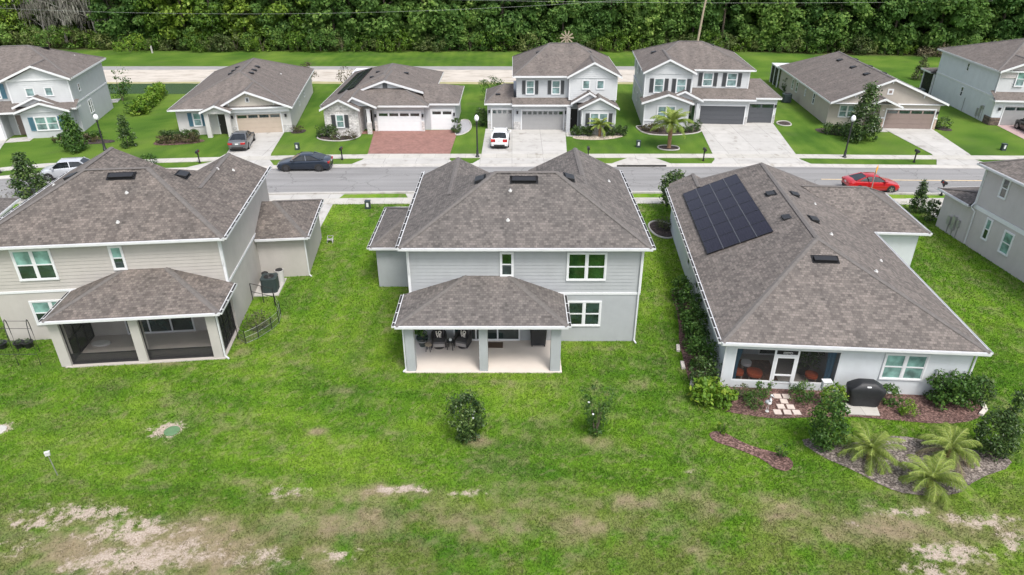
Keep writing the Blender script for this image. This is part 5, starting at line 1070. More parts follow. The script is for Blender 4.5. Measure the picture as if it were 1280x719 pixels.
# --- forest ----------------------------------------------------------
def limb_tree(g,h,spread,mat,lean=0.,rad=.2,nb=7,c0=.35):
    mb=MB(); lx=lean*h; mb.tube([(0,0,-.1),(lx*.3,0,h*.3),(lx*.7,.1,h*.65),(lx,.0,h*.95)],[rad*1.3,rad,rad*.7,rad*.2],7)
    tips=[]
    for k in range(nb):
        t=c0+(.95-c0)*k/nb; a=k*2.4+g.uniform(-.4,.4); b=Vector((lx*t,0,h*t)); l=spread*(1.1-t)*g.uniform(.7,1.2); m_=b+Vector((cos(a)*l*.5,sin(a)*l*.5,l*.3)); e=b+Vector((cos(a)*l,sin(a)*l,l*.45))
        mb.tube([b,m_,e],[rad*.4,rad*.28,rad*.08],5); tips.append(e)
    return mb,tips
def forest_proto(kind,seed):
    g=np.random.default_rng(seed); h=g.uniform(11.5,15.5); w=g.uniform(7.0,9.5); e=empty('forest_tree',(0,0,0))
    if kind=='moss':
        mb,tips=limb_tree(g,h,5.5,None,g.uniform(-.28,.28),.19,12,.3); mb.build('trunk',M['trunk_pale'],e); V=[];rn=[]
        for t in tips+[t+Vector((g.normal(0,1.),g.normal(0,1.),g.normal(0,1.2))) for t in tips for _ in range(3)]:
            for k in range(24):
                p=np.array(t)+g.normal(0,.75,3); l=g.uniform(.4,1.4); wv=np.array((g.normal(),g.normal(),0)); wv=wv/np.linalg.norm(wv)*.075*g.uniform(.6,1.5); q=p-np.array((g.normal(0,.12),g.normal(0,.12),l))
                V.append([p-wv,p+wv,q+wv*.5,q-wv*.5]); rn.append(g.uniform(.1,1))
        V2,r2=leaves([(t[0],t[1],t[2]+.3,1.1) for t in tips[::2]],60,.5,g); me=quadmesh('crown',np.array(V),np.array(rn),LM['moss']); link('moss',me,e); link('crown',quadmesh('crown',V2,r2,LM['forest']),e); return e
    mb,tips=limb_tree(g,h,w*.6,None,g.normal(0,.03),.2); mb.build('trunk',M['trunk'],e); cl=[]
    for i in range(80):
        u=g.uniform(-1,1); a=g.uniform(0,2*pi); z=h*(.53+.47*u); prof=(w/2)*(math.sqrt(max(.30 if u<0 else .06,1-u*u*.92))); rr=prof*(.55+.45*math.sqrt(g.random())); cl.append((rr*cos(a),rr*sin(a),z,g.uniform(.8,1.7)))
    V,rn=leaves(cl,74,.56,g,.62,.5,.62,.30); V_,r_=leaves([(c[0]*.7,c[1]*.7,c[2],c[3]*.8) for c in cl[::2]],36,1.4,g,.8,.3,.2,.15); V=np.concatenate([V,V_]); rn=np.concatenate([rn,r_-.08]); link('crown',quadmesh('crown',V,rn,LM['forest_y' if kind=='yellow' else 'forest']),e); return e
FP=[('broad',11),('broad',12),('broad',13),('broad',14),('broad',15),('yellow',16),('yellow',17),('moss',18),('moss',19),('moss',20)]
protos=[(k,forest_proto(k,s)) for k,s in FP]
FLAB={'broad':'deep green leafy tree in the forest wall behind the far houses','yellow':'yellow green leafy tree standing out in the forest wall','moss':'grey moss hung tree with pale bare limbs at the forest edge'}
def yfront(x): return float(np.interp(x,[-100,-75,-55,30,55,80,110],[129,128.5,125.5,126,123.5,119.5,117]))
used=set(); spots=[]
for row,(dy,st,jit) in enumerate(((3.0,4.9,1.0),(8.0,5.0,1.5),(14,5.6,2),(22,6.4,2.2))):
    x=-100-row*8+row*1.7
    while x<102+row*8:
        xx=x+rng.normal(0,.9); spots.append((xx,yfront(xx)+dy+rng.normal(0,jit*.5),row)); x+=st
for (x,y,row) in spots:
    pm=.55 if x<-72 else (.05 if x<-45 else .0)
    u=rng.random(); kind='moss' if u<pm and row<3 else ('yellow' if u>.85 else 'broad')
    c=[i for i,(k,_) in enumerate(protos) if k==kind]; i=int(rng.choice(c)); sc=float(rng.uniform(.8,1.15))*(1.12 if row>1 else .95 if row==0 else 1.0); rz=float(rng.uniform(0,2*pi))
    if i not in used:
        used.add(i); e=protos[i][1]; e.location=(x,y,0); e.rotation_euler=(0,0,rz); e.scale=(sc,)*3
    else: e=copy_tree(protos[i][1],(x,y,0),rz,sc)
    tag(e,FLAB[kind],'tree',{'broad':'deep green trees in the forest wall','yellow':'yellow green trees in the forest wall','moss':'moss hung trees in the forest wall'}[kind])
# understory along the forest edge
def under_proto(mat,seed,w,h):
    g=np.random.default_rng(seed); e=empty('forest_shrub',(0,0,0)); V,rn=leaves([c for c in clumps('ball',22,w,h,g,.1,.7)],46,.34,g,.5,.35,.5,.25); V[...,2]=np.maximum(V[...,2],.02); link('foliage',quadmesh('foliage',V,rn,LM[mat]),e)
    mb=MB(); [mb.tube([(0,0,0),(.5*cos(k*2.1),.5*sin(k*2.1),h*.6)],[.05,.02],5) for k in range(3)]; mb.build('stem',M['trunk'],e); return e
UP=[('under',under_proto('under',31,3.8,2.8)),('under',under_proto('under',32,3.0,2.2)),('forest',under_proto('forest',33,4.6,4.2)),('drybrush',under_proto('drybrush',34,2.6,1.5)),('forest_y',under_proto('forest_y',35,4.0,3.0))]
ULAB={'under':'olive green bush along the foot of the forest edge','forest':'dark green tall bush along the foot of the forest edge','drybrush':'tan dry brush clump along the foot of the forest edge','forest_y':'bright yellow green bush along the foot of the forest edge'}
used=set(); x=-98
while x<100:
    u=rng.random(); i=0 if u<.2 else 1 if u<.36 else 2 if u<.62 else 3 if u<.70 else 4
    if -76<x<-58: i=4 if u<.6 else 1
    y=yfront(x)+rng.uniform(-.6,1.4)-(.6 if i==3 else 0); sc=float(rng.uniform(.75,1.2)); rz=float(rng.uniform(0,6.2))
    if i not in used: used.add(i); e=UP[i][1]; e.location=(x,y,0); e.scale=(sc,)*3; e.rotation_euler=(0,0,rz)
    else: e=copy_tree(UP[i][1],(x,y,0),rz,sc)
    tag(e,ULAB[UP[i][0]],'bush',{'under':'olive bushes at the forest edge','forest':'dark bushes at the forest edge','drybrush':'dry brush at the forest edge','forest_y':'yellow green bushes at the forest edge'}[UP[i][0]])
    x+=rng.uniform(1.5,2.6)
# --- street and yard trees -------------------------------------------
plant('magnolia_tree','conical magnolia on the front lawn of the blue shuttered upper left house','tree',(-43.4,66.9),'cone',2.6,3.6,'mid',80,34,.24,.3,.45,stem=(.05,1))
plant('magnolia_tree','slim dark conical tree on the lawn beside the white globe lamp post','tree',(-38.9,68.4),'cone',1.7,3.1,'dark',60,30,.2,.15,.35,stem=(.04,1))
plant('magnolia_tree','magnolia by the kerb in front of the silver car at the left','tree',(-40.4,54.9),'cone',3.0,3.3,'dark',80,34,.25,.2,.5,stem=(.05,1),spread=.3)
plant('magnolia_tree','large dark magnolia in front of the tan house with a lamp post before it','tree',(36.2,70.6),'cone',3.7,5.6,'dark',120,36,.26,.4,.6,stem=(.08,1),flowers=6)
plant('magnolia_tree','small conical magnolia behind the red sedan on the lawn near the right','tree',(31.9,50.8),'cone',1.15,2.5,'dark',70,32,.15,.12,.27,stem=(.04,1))
plant('magnolia_tree','dark oval magnolia at the street corner of the solar panel house','tree',(12.65,50.9),'oval',1.9,3.3,'dark',70,36,.22,.5,.45,stem=(.05,1),spread=.3)
plant('conifer_tree','small conifer alone on the rear lawn between the tan and the blue house','tree',(58.4,101.4),'cone',2.3,3.2,'olive',50,30,.22,.2,.45,stem=(.05,1))
plant('sapling_tree','sapling behind the fence line left of the white stone house','tree',(-27.3,94.6),'oval',2.,3.5,'bronze',22,22,.22,1.2,.5,stem=(.05,1)); plant('sapling_tree','thin sapling nearest the solar roof of the white stone house','tree',(-22.7,95.5),'oval',1.8,2.8,'bronze',16,18,.22,1.0,.45,stem=(.04,1))
plant('sapling_tree','small round tree on the lawn between the stone house and the garage wing','tree',(-2.6,89.0),'oval',2.6,2.8,'mid',36,30,.2,.7,.5,stem=(.05,2)); plant('sapling_tree','reddish bare twigged sapling at the left edge beside the magnolia','tree',(-39.5,50.5),'vase',1.6,2.2,'bronze',12,10,.14,.4,.3,stem=(.03,3))
plant('sapling_tree','young tree at the pond edge right of the upper left house','tree',(-49.5,88.5),'vase',3.2,3.6,'mid',26,26,.26,.8,.6,stem=(.06,2))
palm('tall palm with spreading fronds in a ringed bed before the white house',(15.85,68.1),30,2.5,2.5,.19,5,.9,None,.045); palm('short palm among box hedges before the grey garage house',(9.3,72.2),20,1.5,1.2,.14,6,.9,None,.045)
palm('pygmy palm nearest the magnolia shrub at the left of the palm bed',(15.3,22.6),25,1.6,.45,.10,7,.95); palm('pygmy palm with yellowing lower fronds beside the dark upright shrub',(18.75,22.75),26,1.55,.5,.10,8,.95,dry=4); palm('pygmy palm at the front tip of the palm bed',(17.0,20.95),28,1.55,.45,.10,9,.95,dry=1)
# --- hedges and shrubs -----------------------------------------------
def hedge(label,a,b,w,h,mat,leaf=.12,dens=45,z0=.05,name='hedge'):
    a=Vector((*a,0));b=Vector((*b,0));L=(b-a).length; g=np.random.default_rng(int(abs(a.x*97+a.y*31))); e=empty(name,tuple((a+b)/2),math.degrees(math.atan2(b.y-a.y,b.x-a.x)),label,'hedge')
    n=max(6,int(L*w*h*dens)); cl=[(g.uniform(-L/2,L/2),g.uniform(-w/2,w/2)*.8,z0+g.uniform(.1,.92)*(h-z0),.22*min(1.5,w)) for _ in range(n)]; V,rn=leaves(cl,26,leaf,g,.55); V[...,2]=np.maximum(V[...,2],.02); link('foliage',quadmesh('foliage',V,rn,LM[mat]),e)
    mb=MB(); k=-L/2+.2
    while k<L/2: mb.tube([(k,0,0),(k+.05,0,h*.7)],[.02,.01],5); k+=.5
    mb.build('stem',M['trunk'],e); return e
hedge('long loose yellow green hedge running back to the pond between two lawns',(-43.7,80.8),(-46.0,92.0),1.9,1.7,'bright',.26,7); hedge('trimmed dark box hedge at the back corner of the upper left house',(-45.1,81.4),(-44.3,83.8),1.6,1.4,'mid',.2,10)
hedge('clipped dark hedge left of the short palm',(6.35,72.6),(8.6,72.4),.9,1.1,'dark',.14); hedge('clipped dark hedge right of the short palm',(9.9,72.5),(12.2,72.6),.9,1.1,'dark',.14)
hedge('dark clipped hedge beneath the blue shuttered window of the beige gable house',(-36.6,70.9),(-33.0,71.5),1.0,.95,'dark',.14); hedge('brownish red loose hedge in front of the clipped dark hedge',(-36.3,69.5),(-32.4,70.2),1.1,.9,'bronze',.16,18)
hedge('low green hedge under the window of the upper left house',(-47.6,71.0),(-43.2,71.6),.8,.8,'mid',.14); hedge('reddish shrubs in front of the low green hedge at the upper left house',(-47.3,69.8),(-42.9,70.4),.9,.75,'bronze',.15,18)
hedge('dark green shrub row by the white stone wall',(-20.6,72.0),(-18.6,72.3),1.4,1.3,'dark',.16,16); hedge('dark red shrubs along the wall left of the tall palm',(14.2,74.4),(17.2,73.8),1.1,.8,'bronze',.15,18); hedge('dark shrubs along the wall right of the tall palm',(17.4,73.7),(20.4,74.2),1.0,.7,'dark',.14,18)
hedge('low dark shrubs around the foot of the big magnolia',(33.6,73.6),(37.6,72.2),1.7,1.2,'dark',.2,12)
BX=(-2.03,24.0)
plant('shrub','dense dark oval shrub alone in the middle of the back lawn','shrub',BX,'oval',1.5,2.35,'dark',84,46,.13,.1,.27,spread=.36,flowers=1); plant('shrub','sparse thin shrub with white blossoms on the back lawn','shrub',(3.75,24.2),'vase',1.4,2.4,'mid',70,26,.11,.15,.24,spread=.25,flowers=2,stem=(.02,6),shell=.15)
plant('shrub','tall bushy dark shrub at the left end of the palm bed','shrub',(13.7,23.4),'oval',1.4,2.7,'mid',80,44,.14,.1,.35,spread=.28); plant('shrub','dark upright two pronged shrub at the right end of the palm bed','shrub',(20.7,22.95),'oval',1.45,2.1,'dark',70,44,.13,.1,.34)
plant('shrub','slim leaning dark shoot rising behind the upright shrub','shrub',(21.15,23.1),'cone',.9,3.1,'dark',44,34,.13,.2,.24)
hedge('big dark leafy hedge against the pale rear wall under its window',(19.9,26.45),(21.9,26.3),1.3,1.7,'mid',.17,22); plant('shrub','rounded dark shrub at the corner of the pale rear wall','shrub',(22.25,26.5),'ball',1.0,1.35,'dark',34,34,.13)
plant('shrub','low flowering shrub right of the covered grill','shrub',(18.0,26.55),'ball',1.05,.8,'mid',28,30,.11); plant('shrub','small yellow green shrub in front of the low flowering shrub','shrub',(18.5,25.7),'ball',.8,.7,'bright',22,30,.1)
plant('shrub','round shrub right of the stepping stones by the screen wall','shrub',(13.95,26.7),'ball',1.1,.9,'mid',30,34,.1); plant('shrub','yellow green taller shrub beside the white post by the grill','shrub',(15.1,26.1),'oval',.95,1.35,'bright',30,32,.12)
plant('shrub','low green mound shrub behind the white statue','shrub',(11.5,26.3),'ball',.95,.7,'mid',30,36,.08); plant('shrub','small rose bush under the left screen panel','shrub',(11.0,26.9),'ball',.9,.7,'olive',22,24,.1); plant('shrub','spiky small bush by the screen wall above the statue','shrub',(12.15,27.0),'vase',.9,.8,'mid',18,20,.12)
plant('shrub','large leaved bright green bush at the corner of the pale house','shrub',(9.3,26.75),'ball',1.35,1.05,'bright',36,26,.26,.05,.35); plant('shrub','large leaved yellow tinged bush beside the corner of the pale house','shrub',(10.05,26.4),'ball',1.0,.85,'bright',28,24,.24)
for i,(x,y,w,h,mt,lb) in enumerate(((10.25,36.6,1.3,1.5,'mid','farthest bush along the shaded side wall of the solar house'),(10.15,34.3,1.5,2.2,'mid','tall dark bush below the side window of the solar house'),(10.1,32.5,1.5,1.8,'mid','mid green bush third along the side bed of the solar house'),(9.75,31.0,1.5,1.7,'mid','fern like bush fourth along the side bed of the solar house'),(9.75,29.4,1.6,1.8,'mid','dense dark bush near the lanai corner of the solar house'),(9.5,28.0,1.5,1.5,'dark','dark bush at the near end of the side bed of the solar house'))):
    plant('shrub',lb,'shrub',(x-.05,y),'ball',w*.86,h,mt,46,34,.14,.05,.28)
plant('shrub','low ground bush in the ringed bed by the magnolia','shrub',(11.4,47.6),'ball',1.3,.7,'olive',26,28,.12); plant('shrub','tiny seedling shrub in the small round mulch bed end','shrub',(11.55,22.7),'vase',.6,.65,'mid',14,18,.1); plant('shrub','bright green seedling at the start of the curved mulch strip','shrub',(9.45,24.3),'vase',.5,.65,'bright',12,14,.14)
plant('shrub','dark bush beside the gravel path of the stone house','shrub',(-6.0,73.7),'ball',1.2,1.5,'dark',36,34,.14); plant('shrub','tall column bush between stone house and garage wing','shrub',(-3.5,76.3),'oval',1.2,2.,'dark',40,34,.16); plant('shrub','white and pink flowers at the stone wall','shrub',(-18.4,70.9),'ball',1.2,.7,'olive',20,24,.12,flowers=10); plant('shrub','pale rounded shrub at the bed of the stone house','shrub',(-17.0,71.2),'ball',1.4,.8,'bronze',24,24,.12,flowers=6)
plant('shrub','bush at the foot of the far side stone base by the tan garage door','shrub',(47.4,75.3),'ball',1.7,1.1,'dark',30,30,.16); plant('shrub','bush against the side wall of the tan house by its air conditioner','shrub',(36.6,93.3),'oval',1.3,1.9,'dark',32,30,.18); plant('shrub','round shrub behind the corner of the beige gable house','shrub',(-27.2,91.2),'oval',1.6,2.4,'dark',36,30,.2)
plant('shrub','tall narrow bush against the wall of the taupe house at right','shrub',(32.0,49.0),'oval',1.2,1.6,'dark',40,34,.15); plant('shrub','small dark plant at the charcoal garage corner','shrub',(20.6,75.9),'ball',1.,.8,'dark',20,26,.14); plant('shrub','low shrub by the sidewalk in front of the beige gable house','shrub',(-34.2,62.8),'ball',1.3,.9,'mid',26,28,.15); plant('shrub','low planting at the right corner of the beige garage wall','shrub',(-23.3,74.0),'ball',1.3,.6,'bronze',22,24,.12)
plant('shrub','bright green bush right of the moss hung trees','bush',(-66.0,124.3),'ball',6,2.5,'bright',30,40,.3,.1,.9)
# ------------------------------------------------------------------ vehicles
def paint(name,c,metal=.3):
    m,nt,b=newmat(name); L=nt.links.new; tc=N(nt,'ShaderNodeTexCoord'); nz=N(nt,'ShaderNodeTexNoise',i_Scale=1.5,i_Detail=4.); L(tc.outputs['Object'],nz.inputs['Vector']); r=ramp(nt,[(.3,scl(c,.93)),(.7,scl(c,1.07))]); L(nz.outputs['Fac'],r.inputs['Fac']); L(r.outputs[0],b.inputs['Base Color'])
    b.inputs['Roughness'].default_value=.28; b.inputs['Metallic'].default_value=metal; b.inputs['Coat Weight'].default_value=.8; b.inputs['Coat Roughness'].default_value=.05; return m
M['tyre']=basic('tyre_rubber',(.018,.018,.018),.85,.15,10); M['rim']=basic('alloy_rim',(.45,.45,.46),.3,.08,8,metal=.8); M['rim_d']=basic('dark_alloy_rim',(.09,.09,.095),.35,.08,8,metal=.7)
M['cglass']=glass('car_glass',(.012,.015,.017),.03,1.6); M['lamp_r']=glass('tail_lamp_red',(.35,.012,.012),.15,1.5); M['lamp_w']=glass('head_lamp_clear',(.62,.65,.68),.1,1.6); M['plate']=basic('licence_plate',(.62,.64,.62),.5,.06,20)
def car(kind,label,loc,rz,color,metal=.3,cat='car',rim='rim'):
    e=empty({'suv':'parked_suv','sedan':'parked_sedan','hatch':'parked_hatchback'}[kind],(loc[0],loc[1],.012),rz,label,cat)
    if kind=='sedan': L,Wd,T=4.85,.92,1.46; belt=[(0,.52),(.06,.66),(.35,.76),(1.3,.93),(2.4,.97),(3.4,1.0),(4.3,1.04),(4.7,1.0),(4.82,.86),(4.85,.6)]; gl=(1.22,2.15,3.2,4.3); rt=.60
    elif kind=='suv': L,Wd,T=4.7,.94,1.74; belt=[(0,.6),(.06,.8),(.3,.93),(1.15,1.06),(2.3,1.1),(3.4,1.13),(4.3,1.16),(4.6,1.14),(4.68,.95),(4.7,.65)]; gl=(1.02,1.8,3.9,4.55); rt=.66
    else: L,Wd,T=4.3,.9,1.58; belt=[(0,.56),(.06,.74),(.3,.86),(1.05,1.0),(2.2,1.04),(3.2,1.07),(4.0,1.1),(4.22,1.06),(4.28,.9),(4.3,.6)]; gl=(.95,1.75,3.45,4.15); rt=.64
    wb=(.17*L+.05,.80*L-.02); wr=.33 if kind!='suv' else .36
    P=paint(e.name.split('.')[0]+'_paint',color,metal); bz=lambda x: float(np.interp(x,[q[0] for q in belt],[q[1] for q in belt]))
    X=sorted(set([0,.03,.08,.18,.35,.6,.9]+[1.2+.3*i for i in range(int((L-1.6)/.3)+1)]+[L-.5,L-.25,L-.1,L-.03,L])); mb=MB(); ring=[]
    hw=lambda x: Wd*(1-.20*max(0,(0.45-x)/.45)**2-.15*max(0,(x-(L-.4))/.4)**2)
    for x in X:
        w=hw(x); zb=bz(x); zl=.2+.14*max(0,(.25-x)/.25)+.2*max(0,(x-(L-.3))/.3)
        ring.append([(x-L/2,s*w*k,z) for s in(1,) for k,z in ((.90,zl),(.985,zl+.13),(1.0,(zl+zb)/2+.04),(.985,zb-.09),(.93,zb-.01),(.72,zb+.025),(.0,zb+.05))])
    n=7; pts=[]
    for r in ring: pts+= r+[(p[0],-p[1],p[2]) for p in r[:-1][::-1]]
    k=13
    mb.add(pts,[(i*k+j,i*k+(j+1)%k,(i+1)*k+(j+1)%k,(i+1)*k+j)[::-1] for i in range(len(X)-1) for j in range(k)]+[tuple(range(k)),tuple((len(X)-1)*k+j for j in range(k))[::-1]])
    # roof skin over the cabin
    RX=[gl[1]-.05,gl[1]+.12,(gl[1]+gl[2])/2-.3,(gl[1]+gl[2])/2+.3,gl[2]-.1,gl[2]+.05]; RZ=[T-.05,T-.015,T,T,T-.02,T-.07]; p=[]
    for x,z in zip(RX,RZ): p+= [(x-L/2,s*rt*q,z+d) for s,q,d in ((-1,1.05,-.05),(-1,.9,-.005),(0,0,.025),(1,.9,-.005),(1,1.05,-.05))]
    mb.add(p,[(i*5+j,(i+1)*5+j,(i+1)*5+j+1,i*5+j+1)[::-1] for i in range(5) for j in range(4)]+[(i*5+4,(i+1)*5+4,(i+1)*5,i*5)[::-1] for i in range(5)])
    # pillars
    for s in (1,-1):
        a=lambda x,f=.8:Vector((x-L/2,s*hw(x)*.9,bz(x)+.01)); t=lambda x:Vector((x-L/2,s*rt*1.02,T-.05))
        for b0,t0,w in ((gl[0]+.05,gl[1]-.02,.07),(gl[3]-.12,gl[2]+.02,.13),((gl[1]+gl[2])/2+.05,(gl[1]+gl[2])/2-.02,.07)): mb.bar(a(b0),t(t0),w,.05)
    # dark arches & sills
    for x in wb:
        for s in (1,-1):
            c=Vector((x-L/2,s*(Wd*.987),wr)); m_=18; pp=[c]+[c+Vector((cos(i*2*pi/m_)*(wr+.06),s*.018,sin(i*2*pi/m_)*(wr+.06))) for i in range(m_)]
            pp[0]=c+Vector((0,s*.018,0)); mb.add(pp,[(0,1+i,1+(i+1)%m_)[::s*-1] for i in range(m_)],1)
    mb.box(-L/2+.1,L/2-.12,-Wd*.86,Wd*.86,.17,.3,1); mb.box(L/2-.05,L/2+.012,-.55,.55,.36,.5,1); mb.box(-L/2-.012,-L/2+.1,-.5,.5,.34,.56,1)
    mb.build('body',[P,M['dark']],e,40)
    g=MB()
    b=[Vector((gl[0]-L/2,-hw(gl[0])*.80,bz(gl[0])+.02)),Vector((gl[0]-L/2,hw(gl[0])*.80,bz(gl[0])+.02)),Vector((gl[1]-L/2,rt*.97,T-.045)),Vector((gl[1]-L/2,-rt*.97,T-.045))]
    g.add(b,[(0,3,2,1)]); g.build('windscreen',M['cglass'],e); g=MB()
    c=[Vector((gl[3]-L/2,-hw(gl[3])*.78,bz(gl[3])+.03)),Vector((gl[3]-L/2,hw(gl[3])*.78,bz(gl[3])+.03)),Vector((gl[2]-L/2,rt*.97,T-.06)),Vector((gl[2]-L/2,-rt*.97,T-.06))]
    g.add(c,[(0,1,2,3)]); g.build('rear_window',M['cglass'],e)
    for s in (1,-1):
        g=MB(); y0=s*hw(2)*.90
        q=[(gl[0]+.05-L/2,y0,bz(gl[0])+.03),(gl[3]-.1-L/2,s*hw(gl[3])*.88,bz(gl[3])+.02),(gl[2]-L/2,s*rt*1.0,T-.075),(gl[1]-L/2,s*rt*1.0,T-.07)]; g.add(q,[(0,1,2,3) if s<0 else (3,2,1,0)]); g.build('side_window',M['cglass'],e)
        g=MB(); g.box(gl[0]+.28-L/2,gl[0]+.43-L/2,s*(Wd+.10)-.09,s*(Wd+.10)+.09,bz(1.3)+.02,bz(1.3)+.16); g.box(gl[0]+.30-L/2,gl[0]+.38-L/2,s*(Wd-.05)-.08,s*(Wd-.05)+.08,bz(1.3)+.03,bz(1.3)+.07); g.build('mirror',P,e)
        g=MB(); y=s*Wd*.66; g.add([(-L/2+.045,y-.2,bz(.1)-.16),(-L/2+.045,y+.2,bz(.1)-.16),(-L/2+.19,y+.18,bz(.2)+.03),(-L/2+.19,y-.18,bz(.2)+.03),(-L/2+.4,y-.16,bz(.2)-.1),(-L/2+.4,y+.16,bz(.2)-.1)],[(0,3,2,1),(3,4,5,2),(0,1,5,4),(0,4,3),(1,2,5)]); g.build('headlight',M['lamp_w'],e)
        g=MB(); zt=bz(L-.1); g.box(L/2-.16,L/2+.006,y-.24,y+.20,zt-.19 if kind=='sedan' else zt-.3,zt-.02); g.build('tail_light',M['lamp_r'],e)
        for x in wb:
            w=MB(); c=Matrix.Translation((x-L/2,s*(Wd-.085),wr))@Matrix.Rotation(pi/2,4,'X'); w.M=c; w.lathe([(wr*.55,-.115),(wr*.92,-.115),(wr,-.08),(wr,.08),(wr*.92,.115),(wr*.55,.115)],n=22); tw=w.build('wheel',M['tyre'],e,30)
            w=MB(c); o=-s*.118; w.lathe([(.03,o-.01),(wr*.66,o-.006),(wr*.66,o+.006),(.03,o+.01)],n=18)
            for k_ in range(5): a=k_*2*pi/5; w.bar((cos(a)*.04,sin(a)*.04,o-s*.014),(cos(a)*wr*.62,sin(a)*wr*.62,o-s*.008),.07,.016,1)
            w.build('rim',[M['rim_d'],M[rim]],tw)
    g=MB(); g.box(L/2+.013,L/2+.022,-.16,.16,bz(L-.1)-.2,bz(L-.1)-.06); g.build('licence_plate',M['plate'],e)
    for s in (1,-1):
        g=MB()
        for x in (gl[1]+.05,(gl[1]+gl[2])/2+.3): g.box(x-L/2,x-L/2+.16,s*Wd*.985-.012,s*Wd*.985+.022,bz(2)-.17,bz(2)-.14)
        g.build('door_handle',P,e)
    return e
# local +x is the rear of the car
car('sedan','dark blue grey sedan parked along the far kerb',(-19.1,61.55),1,(.022,.032,.052),.5,rim='rim_d')
car('sedan','bright red sedan parked facing right along the near kerb',(30.55,55.95),179.2,(.44,.005,.010),.1).scale=(.90,.92,.95)
car('sedan','grey sedan parked nose in on the driveway of the beige gable house',(-27.5,69.0),90+188,(.12,.125,.13),.35)
car('hatch','small white hatchback parked nose in before the grey garage doors',(-1.2,69.6),268,(.72,.73,.74),.0)
car('hatch','pale silver car parked along the far kerb behind the magnolia at the left',(-39.7,59.3),13,(.50,.52,.55),.2)
car('suv','black suv cut by the right edge on pink paver drive',(56.3,73.6),-95,(.012,.012,.014),.3)
# ------------------------------------------------------------------ street furniture
M['globe']=basic('opal_lamp_globe',(.78,.79,.80),.3,.03,4)
def lamp(label,xy,h):
    e=empty('street_lamp',xy,0,label,'lamp post'); mb=MB(); mb.lathe([(.2,0),(.2,.12),(.13,.2),(.11,.7),(.075,.8),(.065,h-.75),(.10,h-.72),(.10,h-.68),(.06,h-.64),(.13,h-.56)],n=12); mb.build('post',M['black'],e,40)
    mb=MB(); mb.lathe([(.12,h-.555),(.2,h-.45),(.23,h-.3),(.19,h-.12),(.10,h-.02),(.03,h+.05)],n=14); mb.build('globe',M['globe'],e,60); mb=MB(); mb.lathe([(.05,h+.04),(.02,h+.1),(.0,h+.16)],n=8); mb.build('finial',M['black'],e)
lamp('black lamp post with white globe in the verge by the white hatchback drive',(-3.35,65.0),4.1); lamp('black lamp post with white globe on the lawn at upper left',(-40.7,67.3),3.6); lamp('black lamp post with white globe before the big dark magnolia',(32.2,64.85),4.1)
def mailbox(label,xy,rz=0,g='mailboxes along the street'):
    e=empty('mailbox',xy,rz,label,'mailbox',g); mb=MB(); mb.box(-.05,.05,-.05,.05,0,1.02); mb.box(-.09,.09,-.09,.09,0,.12); mb.bar((0,0,.75),(0,-.28,.98),.05,.05); mb.build('post',M['black'],e)
    mb=MB(); pr=[(-.12,1.03),(.12,1.03),(.12,1.17),(.085,1.24),(0,1.27),(-.085,1.24),(-.12,1.17)]; mb.add([(x,-.36,z) for x,z in pr]+[(x,.22,z) for x,z in pr],[tuple(range(7)),tuple(range(7,14))[::-1]]+[(i,i+7,(i+1)%7+7,(i+1)%7) for i in range(7)]); mb.build('box',M['black'],e); mb=MB(); mb.box(.122,.135,-.1,.06,1.1,1.22); mb.build('flag',M['lamp_r'],e)
mailbox('black mailbox right behind the dark blue sedan',(-16.3,64.2)); mailbox('black mailbox in front of the beige gable house',(-29.6,63.2),6); mailbox('black mailbox peeking over the ridge of the middle house',(7.3,64.3)); mailbox('black mailbox on the verge left of the charcoal garage drive',(18.3,63.9)); mailbox('black mailbox on the verge by the brown garage drive',(38.2,63.4)); mailbox('black mailbox on the near verge by the magnolia at right',(35.9,54.5),180); mailbox('black mailbox at the far left edge on the verge',(-46.6,60.3),14)
def pedestal(label,xy,c='black'):
    e=empty('utility_pedestal',xy,0,label,'utility box','small service pedestals on the lawns'); mb=MB(); mb.box(-.2,.2,-.18,.18,0,.62); mb.box(-.22,.22,-.2,.2,.62,.68); mb.build('cabinet',M['ac'],e); mb=MB(); mb.box(-.09,.09,-.192,-.184,.2,.55); mb.build('sticker',M['white'],e)
pedestal('dark service pedestal with white sticker on the lawn above the dark blue sedan',(-21.5,67.5)); pedestal('dark service pedestal with white sticker on the lawn left of the tall palm',(12.8,68.4)); pedestal('dark service pedestal with white sticker on the lawn by the brown garage',(49.1,67.3)); pedestal('green service box at the head of the lawn between the two front houses',(-11.5,51.6))
e=empty('warning_sign',(30.15,54.9),0,'yellow diamond warning sign on a post seen edge on in front of the red sedan','street sign'); mb=MB(); mb.box(-.03,.03,-.03,.03,0,2.35); mb.build('post',M['metal'],e); mb=MB(Matrix.Rotation(R(52),4,'Z')); mb.add([(0,-.05,1.75),(.42,-.05,2.17),(0,-.05,2.59),(-.42,-.05,2.17),(0,-.035,1.75),(.42,-.035,2.17),(0,-.035,2.59),(-.42,-.035,2.17)],[(0,1,2,3),(7,6,5,4),(0,4,5,1),(1,5,6,2),(2,6,7,3),(3,7,4,0)]); mb.build('sign_face',M['brass'],e)
e=empty('utility_pole',(31.0,121.5),0,'tall weathered wooden utility pole against the forest behind the white palm house','utility pole'); mb=MB(); mb.tube([(0,0,0),(.5,0,7),(1.3,0,15)],[.2,.17,.14],10); mb.build('post',M['pole'],e,50); mb=MB(); mb.box(.3,2.2,-.06,.06,13.6,13.75); mb.build('crossarm',M['pole'],e)
M['wire']=basic('overhead_wire',(.33,.35,.33),.5,.1,3)
def wire(label,pts,r=.013): mb=MB(); mb.tube(pts,r,5,cap=False); tag(mb.build('overhead_wire',M['wire']),label,'wire')
